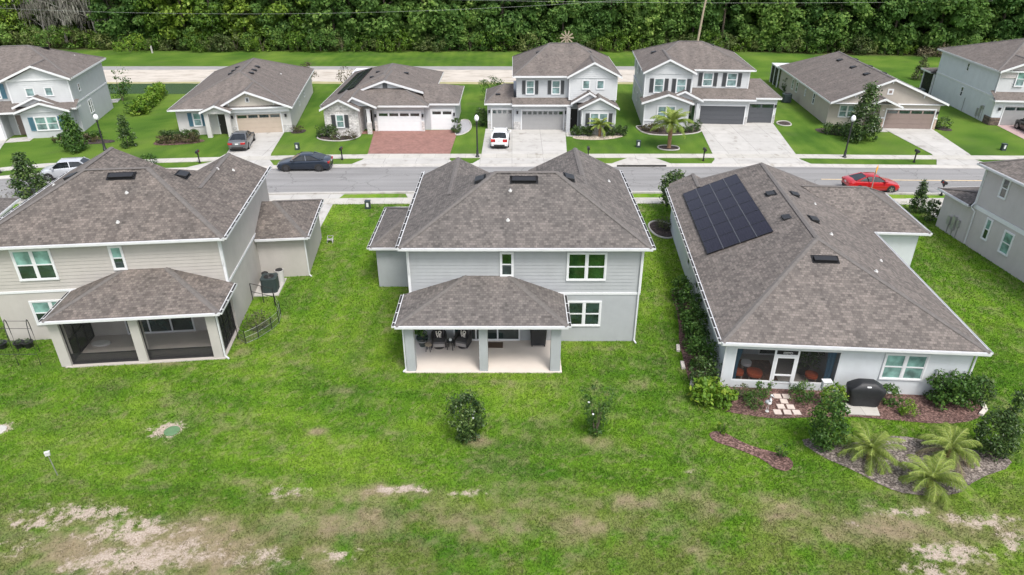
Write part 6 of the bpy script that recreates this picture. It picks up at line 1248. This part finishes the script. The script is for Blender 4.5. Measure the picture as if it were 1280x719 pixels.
wire('lower thin overhead wire sagging across the forest',[(-110+i*8,121.3,6.55+.00055*(i*8-66)**2) for i in range(29)]); wire('upper thin overhead wire crossing the forest tops',[(-110+i*8,121.6,8.2+.0002*(i*8-150)**2) for i in range(29)])
e=empty('garden_windmill',(7.55,100.0),0,'pale wooden star shaped windmill behind the grey garage house roof','windmill'); mb=MB(); mb.tube([(0,0,0),(0,0,5.9)],[.07,.05],8); mb.build('post',M['pole'],e); mb=MB()
for k in range(10):
    a=k*pi/5; mb.bar((cos(a)*.12,-.15,5.95+sin(a)*.12),(cos(a)*.95,-.15,5.95+sin(a)*.95),.16,.03,0,(0,1,0))
mb.lathe([(.0,-.05),(.16,0),(0,.05)],(0,-.15,5.95),8); mb.build('vane',M['pole'],e)
tag(polyflat('marker_post',[(-61.9,123.4),(-61.7,123.4),(-61.7,123.6),(-61.9,123.6)],1.2,M['concrete'],thick=1.2,kind=None),'thin white marker post at the forest edge above the upper left roof','post')
# ------------------------------------------------------------------ service equipment
def condenser(label,xy,rz,s=.82,h=.92,mat='ac'):
    e=empty('air_conditioner',(xy[0],xy[1],.08),rz,label,'air conditioner'); mb=MB(); k=s/2; c=.12
    pl=[(-k+c,-k),(k-c,-k),(k,-k+c),(k,k-c),(k-c,k),(-k+c,k),(-k,k-c),(-k,-k+c)]; mb.prism(pl,0,h-.08,0)
    for i in range(10): mb.prism([(x*1.02,y*1.02) for x,y in pl],.06+i*.075,.085+i*.075,0)
    mb.build('cabinet',M[mat],e); mb=MB(); mb.prism([(x*1.03,y*1.03) for x,y in pl],h-.079,h); mb.build('top_panel',M[mat],e); mb=MB(); mb.lathe([(.30,0),(.30,.012)],(0,0,h+.001),24); mb.build('fan_opening',M['dark'],e); mb=MB()
    for r in (.08,.16,.24,.31): mb.tube([(r*cos(a*pi/10),r*sin(a*pi/10),h+.03) for a in range(21)],.008,4,cap=False)
    mb.build('fan_guard',M['black'],e)
sl_=polyflat('equipment_pad',[(-16.35,39.2),(-14.5,39.4),(-14.35,37.15),(-15.85,37.0)],.08,M['concrete'],thick=.08); del sl_['kind']; tag(sl_,'concrete pad under the condenser beside the beige house','slab')
condenser('large dark condenser unit on a pad beside the beige house',(-15.0,37.8),6,.92,.92); condenser('condenser unit at the long side wall of the tan house',(34.5,87.6),-4,1.0,1.0); condenser('condenser unit at the back corner of the powder blue house',(52.2,90.0),-5,1.2,1.1)
def bin_(label,xy,r,h,mat): 
    e=empty('waste_bin',(xy[0],xy[1],.08),0,label,'bin'); mb=MB(); mb.lathe([(r*.85,0),(r,h*.95),(r*1.05,h*.95),(r*1.05,h)],n=16); mb.build('barrel',M[mat],e,40); mb=MB(); mb.lathe([(r*.9,h+.001),(r*.85,h+.03),(.05,h+.04)],n=16); mb.build('lid',M['black'],e,40)
bin_('pale grey barrel bin behind the dark condenser unit',(-14.7,38.85),.27,.85,'cream'); bin_('small black lidded bin between condenser and wall',(-15.6,38.75),.2,.7,'black')
e=empty('hose_reel',(-13.0,45.1),0,'pale hose reel cart lying by the driveway corner of the beige house','hose reel'); mb=MB(); [mb.bar((x,-.3,.02),(x,.2,.75),.05,.05) for x in(-.28,.28)]; mb.bar((-.28,.2,.75),(.28,.2,.75),.05,.05); [mb.bar((x,.3,.02),(x,-.05,.4),.05,.05) for x in (-.28,.28)]; mb.build('frame',M['metal'],e); mb=MB(Matrix.Translation((0,-.05,.36))@Matrix.Rotation(pi/2,4,'Y')); mb.lathe([(.26,-.24),(.26,-.2),(.14,-.19),(.14,.19),(.26,.2),(.26,.24)],n=16); mb.build('drum',M['metal'],e); e.scale=(.7,.7,.6)
# splash drain lids
M['lid']=basic('green_plastic_lid',(.10,.19,.09),.6,.12,6)
for xy,lb in ((( -15.4,24.45),'green valve lid in a bare sandy patch on the lawn'),((-23.3,24.5),'pale lid in the bare patch at the left edge')):
    mb=MB(); mb.lathe([(.34,0),(.34,.035),(.3,.05),(.1,.055)],(xy[0],xy[1],0),20); tag(mb.build('valve_lid',M['lid' if 'green' in lb else 'concrete']),lb,'lid')
e=empty('stake_light',(-18.95,21.65),0,'thin stake with a white box head alone on the left lawn','marker stake'); mb=MB(); mb.tube([(0,0,0),(-.06,0,1.1)],.02,6); mb.build('stake',M['metal'],e); mb=MB(Matrix.Translation((-.06,0,1.1))@Matrix.Rotation(.5,4,'Z')); mb.box(-.09,.09,-.06,.06,0,.15); mb.box(-.1,.1,-.07,.07,.15,.17); mb.build('head',M['flash'],e)
# garden arches at the left edge
e=empty('garden_trellis',(-26.,30.4),0,'open black metal garden arches beside the screened porch','trellis'); mb=MB()
def arch(a,b,h):
    a=Vector(a);b=Vector(b); m_=(a+b)/2; pts=[a,a+Vector((0,0,h*.65))]+[m_+(a-m_)*cos(t)+Vector((0,0,h*.65+h*.35*sin(t))) for t in [pi*i/8 for i in range(1,8)]]+[b+Vector((0,0,h*.65)),b]; mb.tube(pts,.022,5)
for k in range(-1,3):
    a=(-1.6+k*1.15,.55,0); b=(-.75+k*1.15,-.75,0); arch(a,b,2.3)
for z in (.7,1.45): mb.tube([(-1.6,.55,z),(.7,.55,z)],.014,4); mb.tube([(-.75,-.75,z),(1.55,-.75,z)],.014,4)
mb.tube([(-1.2,-.1,2.3),(1.15,-.1,2.3)],.014,4); mb.build('frame',M['black'],e)
for xy,lb in (((-27.5,31.3),'black planter pot leftmost under the garden arches'),((-26.6,31.35),'black planter pot in the middle behind the garden arches'),((-26.15,31.4),'black planter pot nearest the screened porch by the arches')):
    e=empty('planter_pot',xy,0,lb,'planter'); mb=MB(); mb.lathe([(.17,0),(.25,.3),(.28,.3),(.28,.36),(.22,.36),(.2,.3)],n=16); mb.build('pot',M['black'],e,40); g=np.random.default_rng(3); V,rn=leaves([(0,0,.42,.16)],60,.1,g); link('foliage',quadmesh('foliage',V,rn,LM['dark']),e)
# wire fence run beside the beige house
M['mesh']=screen('chicken_wire',(.10,.10,.09),.22); e=empty('wire_fence',(-14.4,34.0),0,'curved run of low wire mesh fence with a small gate frame by the beige house','fence'); o_=Vector((-14.4,34.,0))
run=[(-14.15,35.9),(-13.55,34.9),(-13.35,33.9),(-13.55,33.2),(-14.0,32.3),(-14.5,31.7),(-15.1,32.2)]; mb=MB()
for x,y in run: mb.tube([(x+14.4,y-34,0),(x+14.4,y-34,.85)],.022,5)
mb.build('fence_post',M['black'],e); mb=MB()
for a,b in zip(run,run[1:]):
    mb.add([(a[0]+14.4,a[1]-34,.02),(b[0]+14.4,b[1]-34,.02),(b[0]+14.4,b[1]-34,.75),(a[0]+14.4,a[1]-34,.75)],[(0,1,2,3)])
mb.build('wire_mesh',M['mesh'],e); mb=MB()
for z in (.05,.4,.75):
    mb.tube([(x+14.4,y-34,z) for x,y in run],.008,4,cap=False)
mb.build('wire_strand',M['metal'],e); mb=MB(); ga,gb=(-15.75,36.6),(-14.2,35.95)
for p in (ga,((ga[0]+gb[0])/2,(ga[1]+gb[1])/2),gb): mb.tube([(p[0]+14.4,p[1]-34,0),(p[0]+14.4,p[1]-34,1.15)],.025,5)
for z in (.6,1.15): mb.tube([(ga[0]+14.4,ga[1]-34,z),(gb[0]+14.4,gb[1]-34,z)],.02,5)
mb.build('gate_frame',M['black'],e)
plant('shrub','unkempt weedy growth inside the wire fence run','plant',(-14.5,33.6),'ball',1.5,.7,'olive',26,26,.12)
# ------------------------------------------------------------------ middle house porch furniture (floor at z .06)
PF=.06
M['wick']=basic('dark_wicker',(.05,.047,.047),.75,.25,40,.5,80); M['cush']=basic('charcoal_cushion',(.10,.095,.10),.9,.1,8); M['cushl']=basic('light_wicker_skirt',(.30,.28,.27),.8,.15,30)
def chair(label,xy,rz):
    e=empty('rocking_chair',(xy[0],xy[1],PF),rz,label,'armchair','wicker porch chairs'); mb=MB()
    mb.prism([(-.30,-.36),(.30,-.36),(.34,.25),(-.34,.25)],.16,.36); mb.build('seat_base',M['cushl'],e)
    mb=MB(); mb.lathe([(.3,0),(.3,.05),(.12,.08),(.12,.16)],(0,-.03,0),16); mb.build('swivel_base',M['wick'],e)
    mb=MB(); mb.box(-.31,.31,-.37,.22,.362,.48); mb.build('seat_cushion',M['cush'],e)
    mb=MB(); mb.add([(-.36,.20,.2),(.36,.20,.2),(.36,.32,.2),(-.36,.32,.2),(-.33,.40,1.08),(.33,.40,1.08),(.33,.50,1.06),(-.33,.50,1.06)],[(3,2,1,0),(4,5,6,7),(0,1,5,4),(1,2,6,5),(2,3,7,6),(3,0,4,7)]); mb.build('backrest',M['wick'],e)
    mb=MB(); mb.add([(-.27,.13,.482),(.27,.13,.482),(.27,.24,.482),(-.27,.24,.482),(-.26,.30,1.0),(.26,.30,1.0),(.26,.38,1.0),(-.26,.38,1.0)],[(3,2,1,0),(4,5,6,7),(0,1,5,4),(1,2,6,5),(2,3,7,6),(3,0,4,7)]); mb.build('back_cushion',M['cush'],e)
    for s in(1,-1):
        mb=MB(); mb.tube([(s*.37,-.38,.16),(s*.38,-.40,.55),(s*.39,-.34,.64),(s*.39,.1,.66),(s*.36,.32,.72)],.045,7); mb.box(s*.36-.03,s*.36+.03,-.36,.25,.18,.58); mb.build('armrest',M['wick'],e)
    return e
M['pil']=basic('dark_throw_pillow',(.035,.03,.032),.9,.1,10); M['let']=basic('cream_lettering',(.72,.66,.60),.9,.05,10)
def textmesh(body,size):
    c=bpy.data.curves.new('t','FONT'); c.body=body; c.size=size; c.align_x='CENTER'; c.space_line=.8; c.extrude=.006; c.offset=.008; o=bpy.data.objects.new('t',c); COL.objects.link(o); bpy.context.view_layer.update(); me=bpy.data.meshes.new_from_object(o.evaluated_get(bpy.context.evaluated_depsgraph_get())); bpy.data.objects.remove(o); return me
TM=textmesh('LO\nVE',.24); TM.materials.clear(); TM.materials.append(M['let'])
def pillow(label,xy,rz):
    e=empty('throw_pillow',(xy[0],xy[1],PF),rz,label,'pillow','lettered pillows on the porch chairs'); T_=Matrix.Translation((0,.10,.72))@Matrix.Rotation(R(-14),4,'X'); mb=MB(T_); n=9; pts=[]
    for sd in(-1,1):
        for i in range(n):
            for j in range(n):
                x=-1+2*i/(n-1); z=-1+2*j/(n-1); pts.append((x*.22,sd*.085*((1-x**4)*(1-z**4))**.5-.0,z*.22))
    f=[]
    for sd in (0,1):
        for i in range(n-1):
            for j in range(n-1):
                q=(sd*n*n+i*n+j,sd*n*n+(i+1)*n+j,sd*n*n+(i+1)*n+j+1,sd*n*n+i*n+j+1); f.append(q if sd==0 else q[::-1])
    mb.add(pts,f); mb.build('cover',M['pil'],e,60); o=bpy.data.objects.new('lettering',TM); COL.objects.link(o); o.parent=e; o.matrix_local=T_@Matrix.Translation((0,-.092,.02))@Matrix.Rotation(pi/2,4,'X')
for px,py,rz,a,b in ((548.5,436.5,4,'left dark wicker porch chair beside the potted plant','LOVE pillow on the left wicker chair'),(579,436,-20,'right dark wicker porch chair turned beside the sliding door','LOVE pillow on the right wicker chair')):
    x,y=G(px,py,PF); y+=.3; chair(a,(x,y),rz); pillow(b,(x,y),rz)
def sidetable(label,px,py,r,h,mat):
    x,y=G(px,py,PF); e=empty('side_table',(x,y,PF),0,label,'side table'); mb=MB(); mb.lathe([(r,h-.04),(r,h)],n=18); mb.build('table_top',M[mat],e); 
    for k in range(4): a=k*pi/2+.6; mb=MB(); mb.tube([(r*.6*cos(a),r*.6*sin(a),h-.045),(r*.9*cos(a),r*.9*sin(a),0)],.018,5); mb.build('leg',M['black'],e)
    return x,y
tx,ty=sidetable('round dark side table between the two wicker chairs',563.5,436,.24,.52,'black'); mb=MB(); mb.lathe([(.07,0),(.09,.03),(.07,.12),(.02,.14)],(tx,ty,PF+.521),12); tag(mb.build('candle_jar',M['white'],None,40),'small white jar on the dark side table','jar')
sx_,sy_=sidetable('small tan topped stool beside the big planter',536,438.5,.19,.42,'pole')
x,y=G(528.5,432,PF); e=empty('potted_plant',(x,y,PF),0,'large black glazed pot with a leafy plant on the open porch','potted plant'); mb=MB(); mb.lathe([(.17,0),(.20,.08),(.30,.42),(.33,.5),(.33,.56),(.28,.56),(.26,.5)],n=18); mb.build('pot',M['pane'],e,40); mb=MB(); mb.lathe([(.285,.34),(.305,.34),(.315,.40),(.295,.40)],n=18); mb.build('pot_band',M['metal'],e); g=np.random.default_rng(8); V,rn=leaves([(g.uniform(-.3,.3),g.uniform(-.3,.2),g.uniform(.85,1.35),.25) for _ in range(14)],22,.17,g,.5); link('foliage',quadmesh('foliage',V,rn,LM['mid']),e); mb=MB(); [mb.tube([(0,0,.5),(.2*cos(k*2),.2*sin(k*2),1.1)],[.015,.008],4) for k in range(4)]; mb.build('stem',M['trunk'],e)
e=empty('planter_pot',(x-.75,y+.1,PF),0,'small dark pot half hidden behind the left porch pillar','planter'); mb=MB(); mb.lathe([(.12,0),(.2,.3),(.22,.34),(.18,.34)],n=14); mb.build('pot',M['black'],e,40)
x,y=G(620,431,PF); x2,y2=G(629,435,PF); M['mat']=basic('coir_mat',(.10,.065,.045),.95,.25,25,.6,90); q=MB(); cx_,cy_=G(619,431.5,PF); q.box(cx_-.5,cx_+.42,cy_-.28,cy_+.28,PF,PF+.02); tag(q.build('doormat',M['mat']),'brown doormat in front of the sliding door','doormat')
def cover(name,label,xy,rz,rings,mat,extra=None,z=0.,cat='grill'):
    "draped cover lofted through rounded rectangles (z,halfw,halfd,cx)"
    e=empty(name,(xy[0],xy[1],z),rz,label,cat); mb=MB(); n=28; pts=[]
    for zz,a,b in rings:
        for k in range(n):
            t=2*pi*k/n; c,s=cos(t),sin(t); p=.28; fold=1+.018*sin(t*9+zz*5)
            pts.append((a*math.copysign(abs(c)**p,c)*fold,b*math.copysign(abs(s)**p,s)*fold,zz+(.02*sin(t*7) if zz<.2 else 0)))
    m_=len(rings); mb.add(pts,[(i*n+k,i*n+(k+1)%n,(i+1)*n+(k+1)%n,(i+1)*n+k) for i in range(m_-1) for k in range(n)]+[tuple((m_-1)*n+k for k in range(n)),tuple(range(n))[::-1]]); mb.build('cover',mat,e,50); return e
M['gcov']=basic('black_grill_cover',(.016,.017,.02),.55,.25,5,.4,9)
gx_,gy_=G(673,436,PF); e=cover('covered_grill','black covered grill at the right end of the open porch',(gx_,gy_+.45),0,[(.12,.40,.30),(.5,.42,.31),(.95,.44,.32),(1.16,.43,.30),(1.25,.34,.22),(1.27,.2,.12)],M['gcov'],z=PF)
for s in(1,-1): mb=MB(Matrix.Translation((s*.34,-.22,.07))@Matrix.Rotation(pi/2,4,'Y')); mb.lathe([(.07,-.03),(.07,.03)],n=12); mb.build('wheel',M['tyre'],e)
mb=MB(); mb.box(-.1,.02,-.326,-.318,.98,1.06) ; mb.build('cover_tag',M['dark'],e)
# ------------------------------------------------------------------ solar house garden
cgx,cgy=16.72,26.1
slb=polyflat('patio_slab',[(15.75,26.45),(17.35,26.35),(17.15,25.5),(15.68,25.6)],.07,M['walk'],thick=.06,kind=None); tag(slb,'pale paver slab under the covered grill in the mulch bed','slab')
e=cover('covered_grill','wide black covered grill on the paver slab in the mulch bed',(cgx,cgy+.35),-6,[(.05,.66,.34),(.4,.70,.36),(.78,.83,.38),(.92,.82,.37),(1.06,.62,.36),(1.22,.40,.26),(1.27,.3,.16)],M['gcov'],z=.07); mb=MB(); mb.add([(-.1,-.338,1.105),(.08,-.338,1.105),(.08,-.30,1.155),(-.1,-.30,1.155)],[(0,1,2,3)]); mb.build('cover_tag',M['white'],e)
M['step']=basic('pale_stepping_stone',(.56,.48,.43),.9,.12,3,.3,40); first=True
for i,(x,y) in enumerate(((12.88,27.0),(13.3,26.98),(13.06,26.6),(12.77,26.2),(13.22,26.16),(12.47,25.78),(12.93,25.77),(13.36,25.75))):
    mb=MB(Matrix.Translation((x,y,0))@Matrix.Rotation(-.08+.05*sin(i*3),4,'Z')); mb.box(-.17,.17,-.17,.17,.0,.06); tag(mb.build('stepping_stone',M['step']),'square pale stepping stone set in the mulch before the screen door','stepping stone','stepping stones before the screen door')
e=empty('garden_statue',(12.0,25.85),20,'white heron statue standing in the mulch bed','statue'); mb=MB(); [mb.tube([(s*.04,0,0),(s*.05,.02,.22),(s*.04,0,.42)],.014,5) for s in(1,-1)]; mb.lathe([(.09,0),(.09,.02)],(0,0,.03),10); mb.build('leg',M['flash'],e); mb=MB(); mb.tube([(.0,.24,.40),(0,.1,.50),(0,-.04,.60),(0,-.10,.72),(0,-.04,.86),(0,-.03,.97),(0,-.1,1.03)],[.02,.11,.12,.06,.04,.04,.05],8); mb.tube([(0,-.1,1.03),(0,-.28,1.0)],[.03,.005],5); mb.build('body',M['white'],e,60); mb=MB(); mb.box(-.05,.05,-.09,-.07,.66,.74); mb.build('wing_mark',M['dark'],e)
e=empty('box_feeder',(14.85,26.55),0,'white box on a short post left of the covered grill','box'); mb=MB(); mb.tube([(0,0,0),(0,0,.8)],.03,6); mb.build('post',M['pole'],e); mb=MB(); mb.box(-.19,.19,-.12,.12,.8,1.25); mb.box(-.22,.22,-.15,.15,1.25,1.29); mb.build('box',M['white'],e)
M['edge']=basic('edging_block',(.55,.51,.46),.9,.12,3)
for i,(x,y,a) in enumerate(((9.05,31.2,80),(8.95,29.6,85),(9.1,28.1,70),(22.2,25.75,40),(22.5,26.2,70))): 
    mb=MB(Matrix.Translation((x-.1,y,0))@Matrix.Rotation(R(a),4,'Z')); mb.box(-.3,.3,-.09,.09,0,.13); tag(mb.build('edging_stone',M['edge']),'pale edging block along the side bed of the solar house' if i<3 else 'pale edging block at the right end of the red mulch bed','edging','edging blocks along the side bed' if i<3 else 'edging blocks at the right end of the mulch bed')
# inside the lanai
cw,sw_=cos(R(-4.25)),sin(R(-4.25)); LW=lambda u,v:(OC[0]+u*cw-v*sw_,OC[1]+u*sw_+v*cw)
M['rug']=basic('patterned_brown_rug',(.13,.07,.045),.95,.6,7); M['orange']=basic('orange_cloth',(.42,.075,.02),.9,.15,8); q=MB(); q.box(-1.25,1.2,-1.1,1.0,.05,.06); o=q.build('area_rug',M['rug']); x,y=LW(2.15,1.85); o.location=(x,y,0); o.rotation_euler=(0,0,R(-4)); tag(o,'patterned brown rug on the lanai floor','rug')
def stool(label,u,v,top,h=.42,w=.5,name='ottoman'):
    x,y=LW(u,v); e=empty(name,(x,y,.061),-14,label,'ottoman' if name=='ottoman' else 'table'); mb=MB(); mb.prism(smooth_poly([(-w/2,-w/2),(w/2,-w/2),(w/2,w/2),(-w/2,w/2)],2),h-.14,h); mb.build('cushion' if name=='ottoman' else 'table_top',M[top],e)
    for a in(-1,1):
        for b in(-1,1): mb=MB(); mb.bar((a*w*.32,b*w*.32,h-.141),(a*w*.34,b*w*.34,0),.05,.05); mb.build('leg',M['pole'],e)
stool('orange cushioned ottoman on the lanai rug',2.15,1.15,'orange',.42,.75); stool('second orange cushion seat on the left of the lanai',1.35,1.2,'orange',.4,.55); stool('small white table standing on the lanai rug',1.85,1.75,'white',.6,.5,'side_table'); stool('orange brown seat on the right side of the lanai',4.95,1.2,'orange',.4,.6)
x,y=LW(4.7,1.8); e=empty('potted_plant',(x,y,.05),0,'big dark leafy potted plant behind the right lanai screen','potted plant'); mb=MB(); mb.lathe([(.18,0),(.3,.4),(.32,.45),(.27,.45)],n=14); mb.build('pot',M['black'],e,40); g=np.random.default_rng(9); V,rn=leaves([(g.uniform(-.6,.6),g.uniform(-.5,.4),g.uniform(.8,1.8),.35) for _ in range(24)],24,.2,g,.3); link('foliage',quadmesh('foliage',V,rn,LM['mid']),e)
# odds and ends inside the beige house porch
c6,s6=cos(R(6)),sin(R(6)); BW=lambda u,v:(-15.06-u*c6-v*s6,32.88-u*s6+v*c6)
x,y=BW(7.4,-.5); mb=MB(); mb.prism(smooth_poly([(-.5,-.2),(.3,-.3),(.6,.1),(.1,.3),(-.4,.15)],2),.06,.16); o=mb.build('folded_tarp',M['flash']); o.location=(x,y,0); tag(o,'crumpled pale tarp on the screened porch floor','tarp')
x,y=BW(1.1,-1.6); mb=MB(); mb.box(-.3,.3,-.2,.2,.06,.1); o=mb.build('floor_mat',M['flash']); o.location=(x,y,0); tag(o,'small pale mat by the right pillar of the screened porch','mat')
x,y=BW(1.0,-.3); e=empty('exercise_stand',(x,y,.06),6,'dark upright stand with red top inside the screened porch','stand'); mb=MB(); mb.box(-.25,.25,-.2,.2,0,.06); mb.tube([(0,0,.06),(0,0,1.4)],.05,8); mb.build('stand',M['black'],e); mb=MB(); mb.bar((-.35,0,1.42),(.2,0,1.5),.12,.1); mb.build('top_pad',M['orange'],e)
# ------------------------------------------------------------------ sky, sun, camera
w=bpy.data.worlds.new('World'); S.world=w; w.use_nodes=True; nt=w.node_tree; bg=nt.nodes['Background']
SUN_EL,SUN_AZ=58.,152.     # azimuth clockwise from +Y
sk=nt.nodes.new('ShaderNodeTexSky'); sk.sky_type='NISHITA'; sk.sun_disc=False; sk.sun_elevation=R(SUN_EL); sk.sun_rotation=R(SUN_AZ); sk.air_density=1.; sk.dust_density=3.5; sk.ozone_density=1.
hs=nt.nodes.new('ShaderNodeHueSaturation'); hs.inputs['Saturation'].default_value=.55; nt.links.new(sk.outputs[0],hs.inputs['Color']); nt.links.new(hs.outputs[0],bg.inputs[0]); bg.inputs[1].default_value=.14
sd=bpy.data.lights.new('sun','SUN'); sd.energy=1.35; sd.angle=R(18); sd.color=(1,.965,.91); so=bpy.data.objects.new('sun',sd); COL.objects.link(so)
d=Vector((sin(R(SUN_AZ))*cos(R(SUN_EL)),cos(R(SUN_AZ))*cos(R(SUN_EL)),sin(R(SUN_EL)))); so.rotation_euler=d.to_track_quat('Z','Y').to_euler()
cd=bpy.data.cameras.new('camera'); cd.sensor_width=36.; cd.lens=36.*FPX/1280.; cd.clip_end=3000; cd.clip_start=.5; co=bpy.data.objects.new('camera',cd); COL.objects.link(co); co.location=(0,0,CAMH); co.rotation_euler=(R(90-PITCH),0,0); S.camera=co
S.view_settings.view_transform='Standard'; S.view_settings.look='None'; S.view_settings.exposure=.92; S.view_settings.gamma=1.
S.cycles.max_bounces=6; S.cycles.transparent_max_bounces=8; S.cycles.diffuse_bounces=4; S.cycles.glossy_bounces=3; S.cycles.transmission_bounces=3
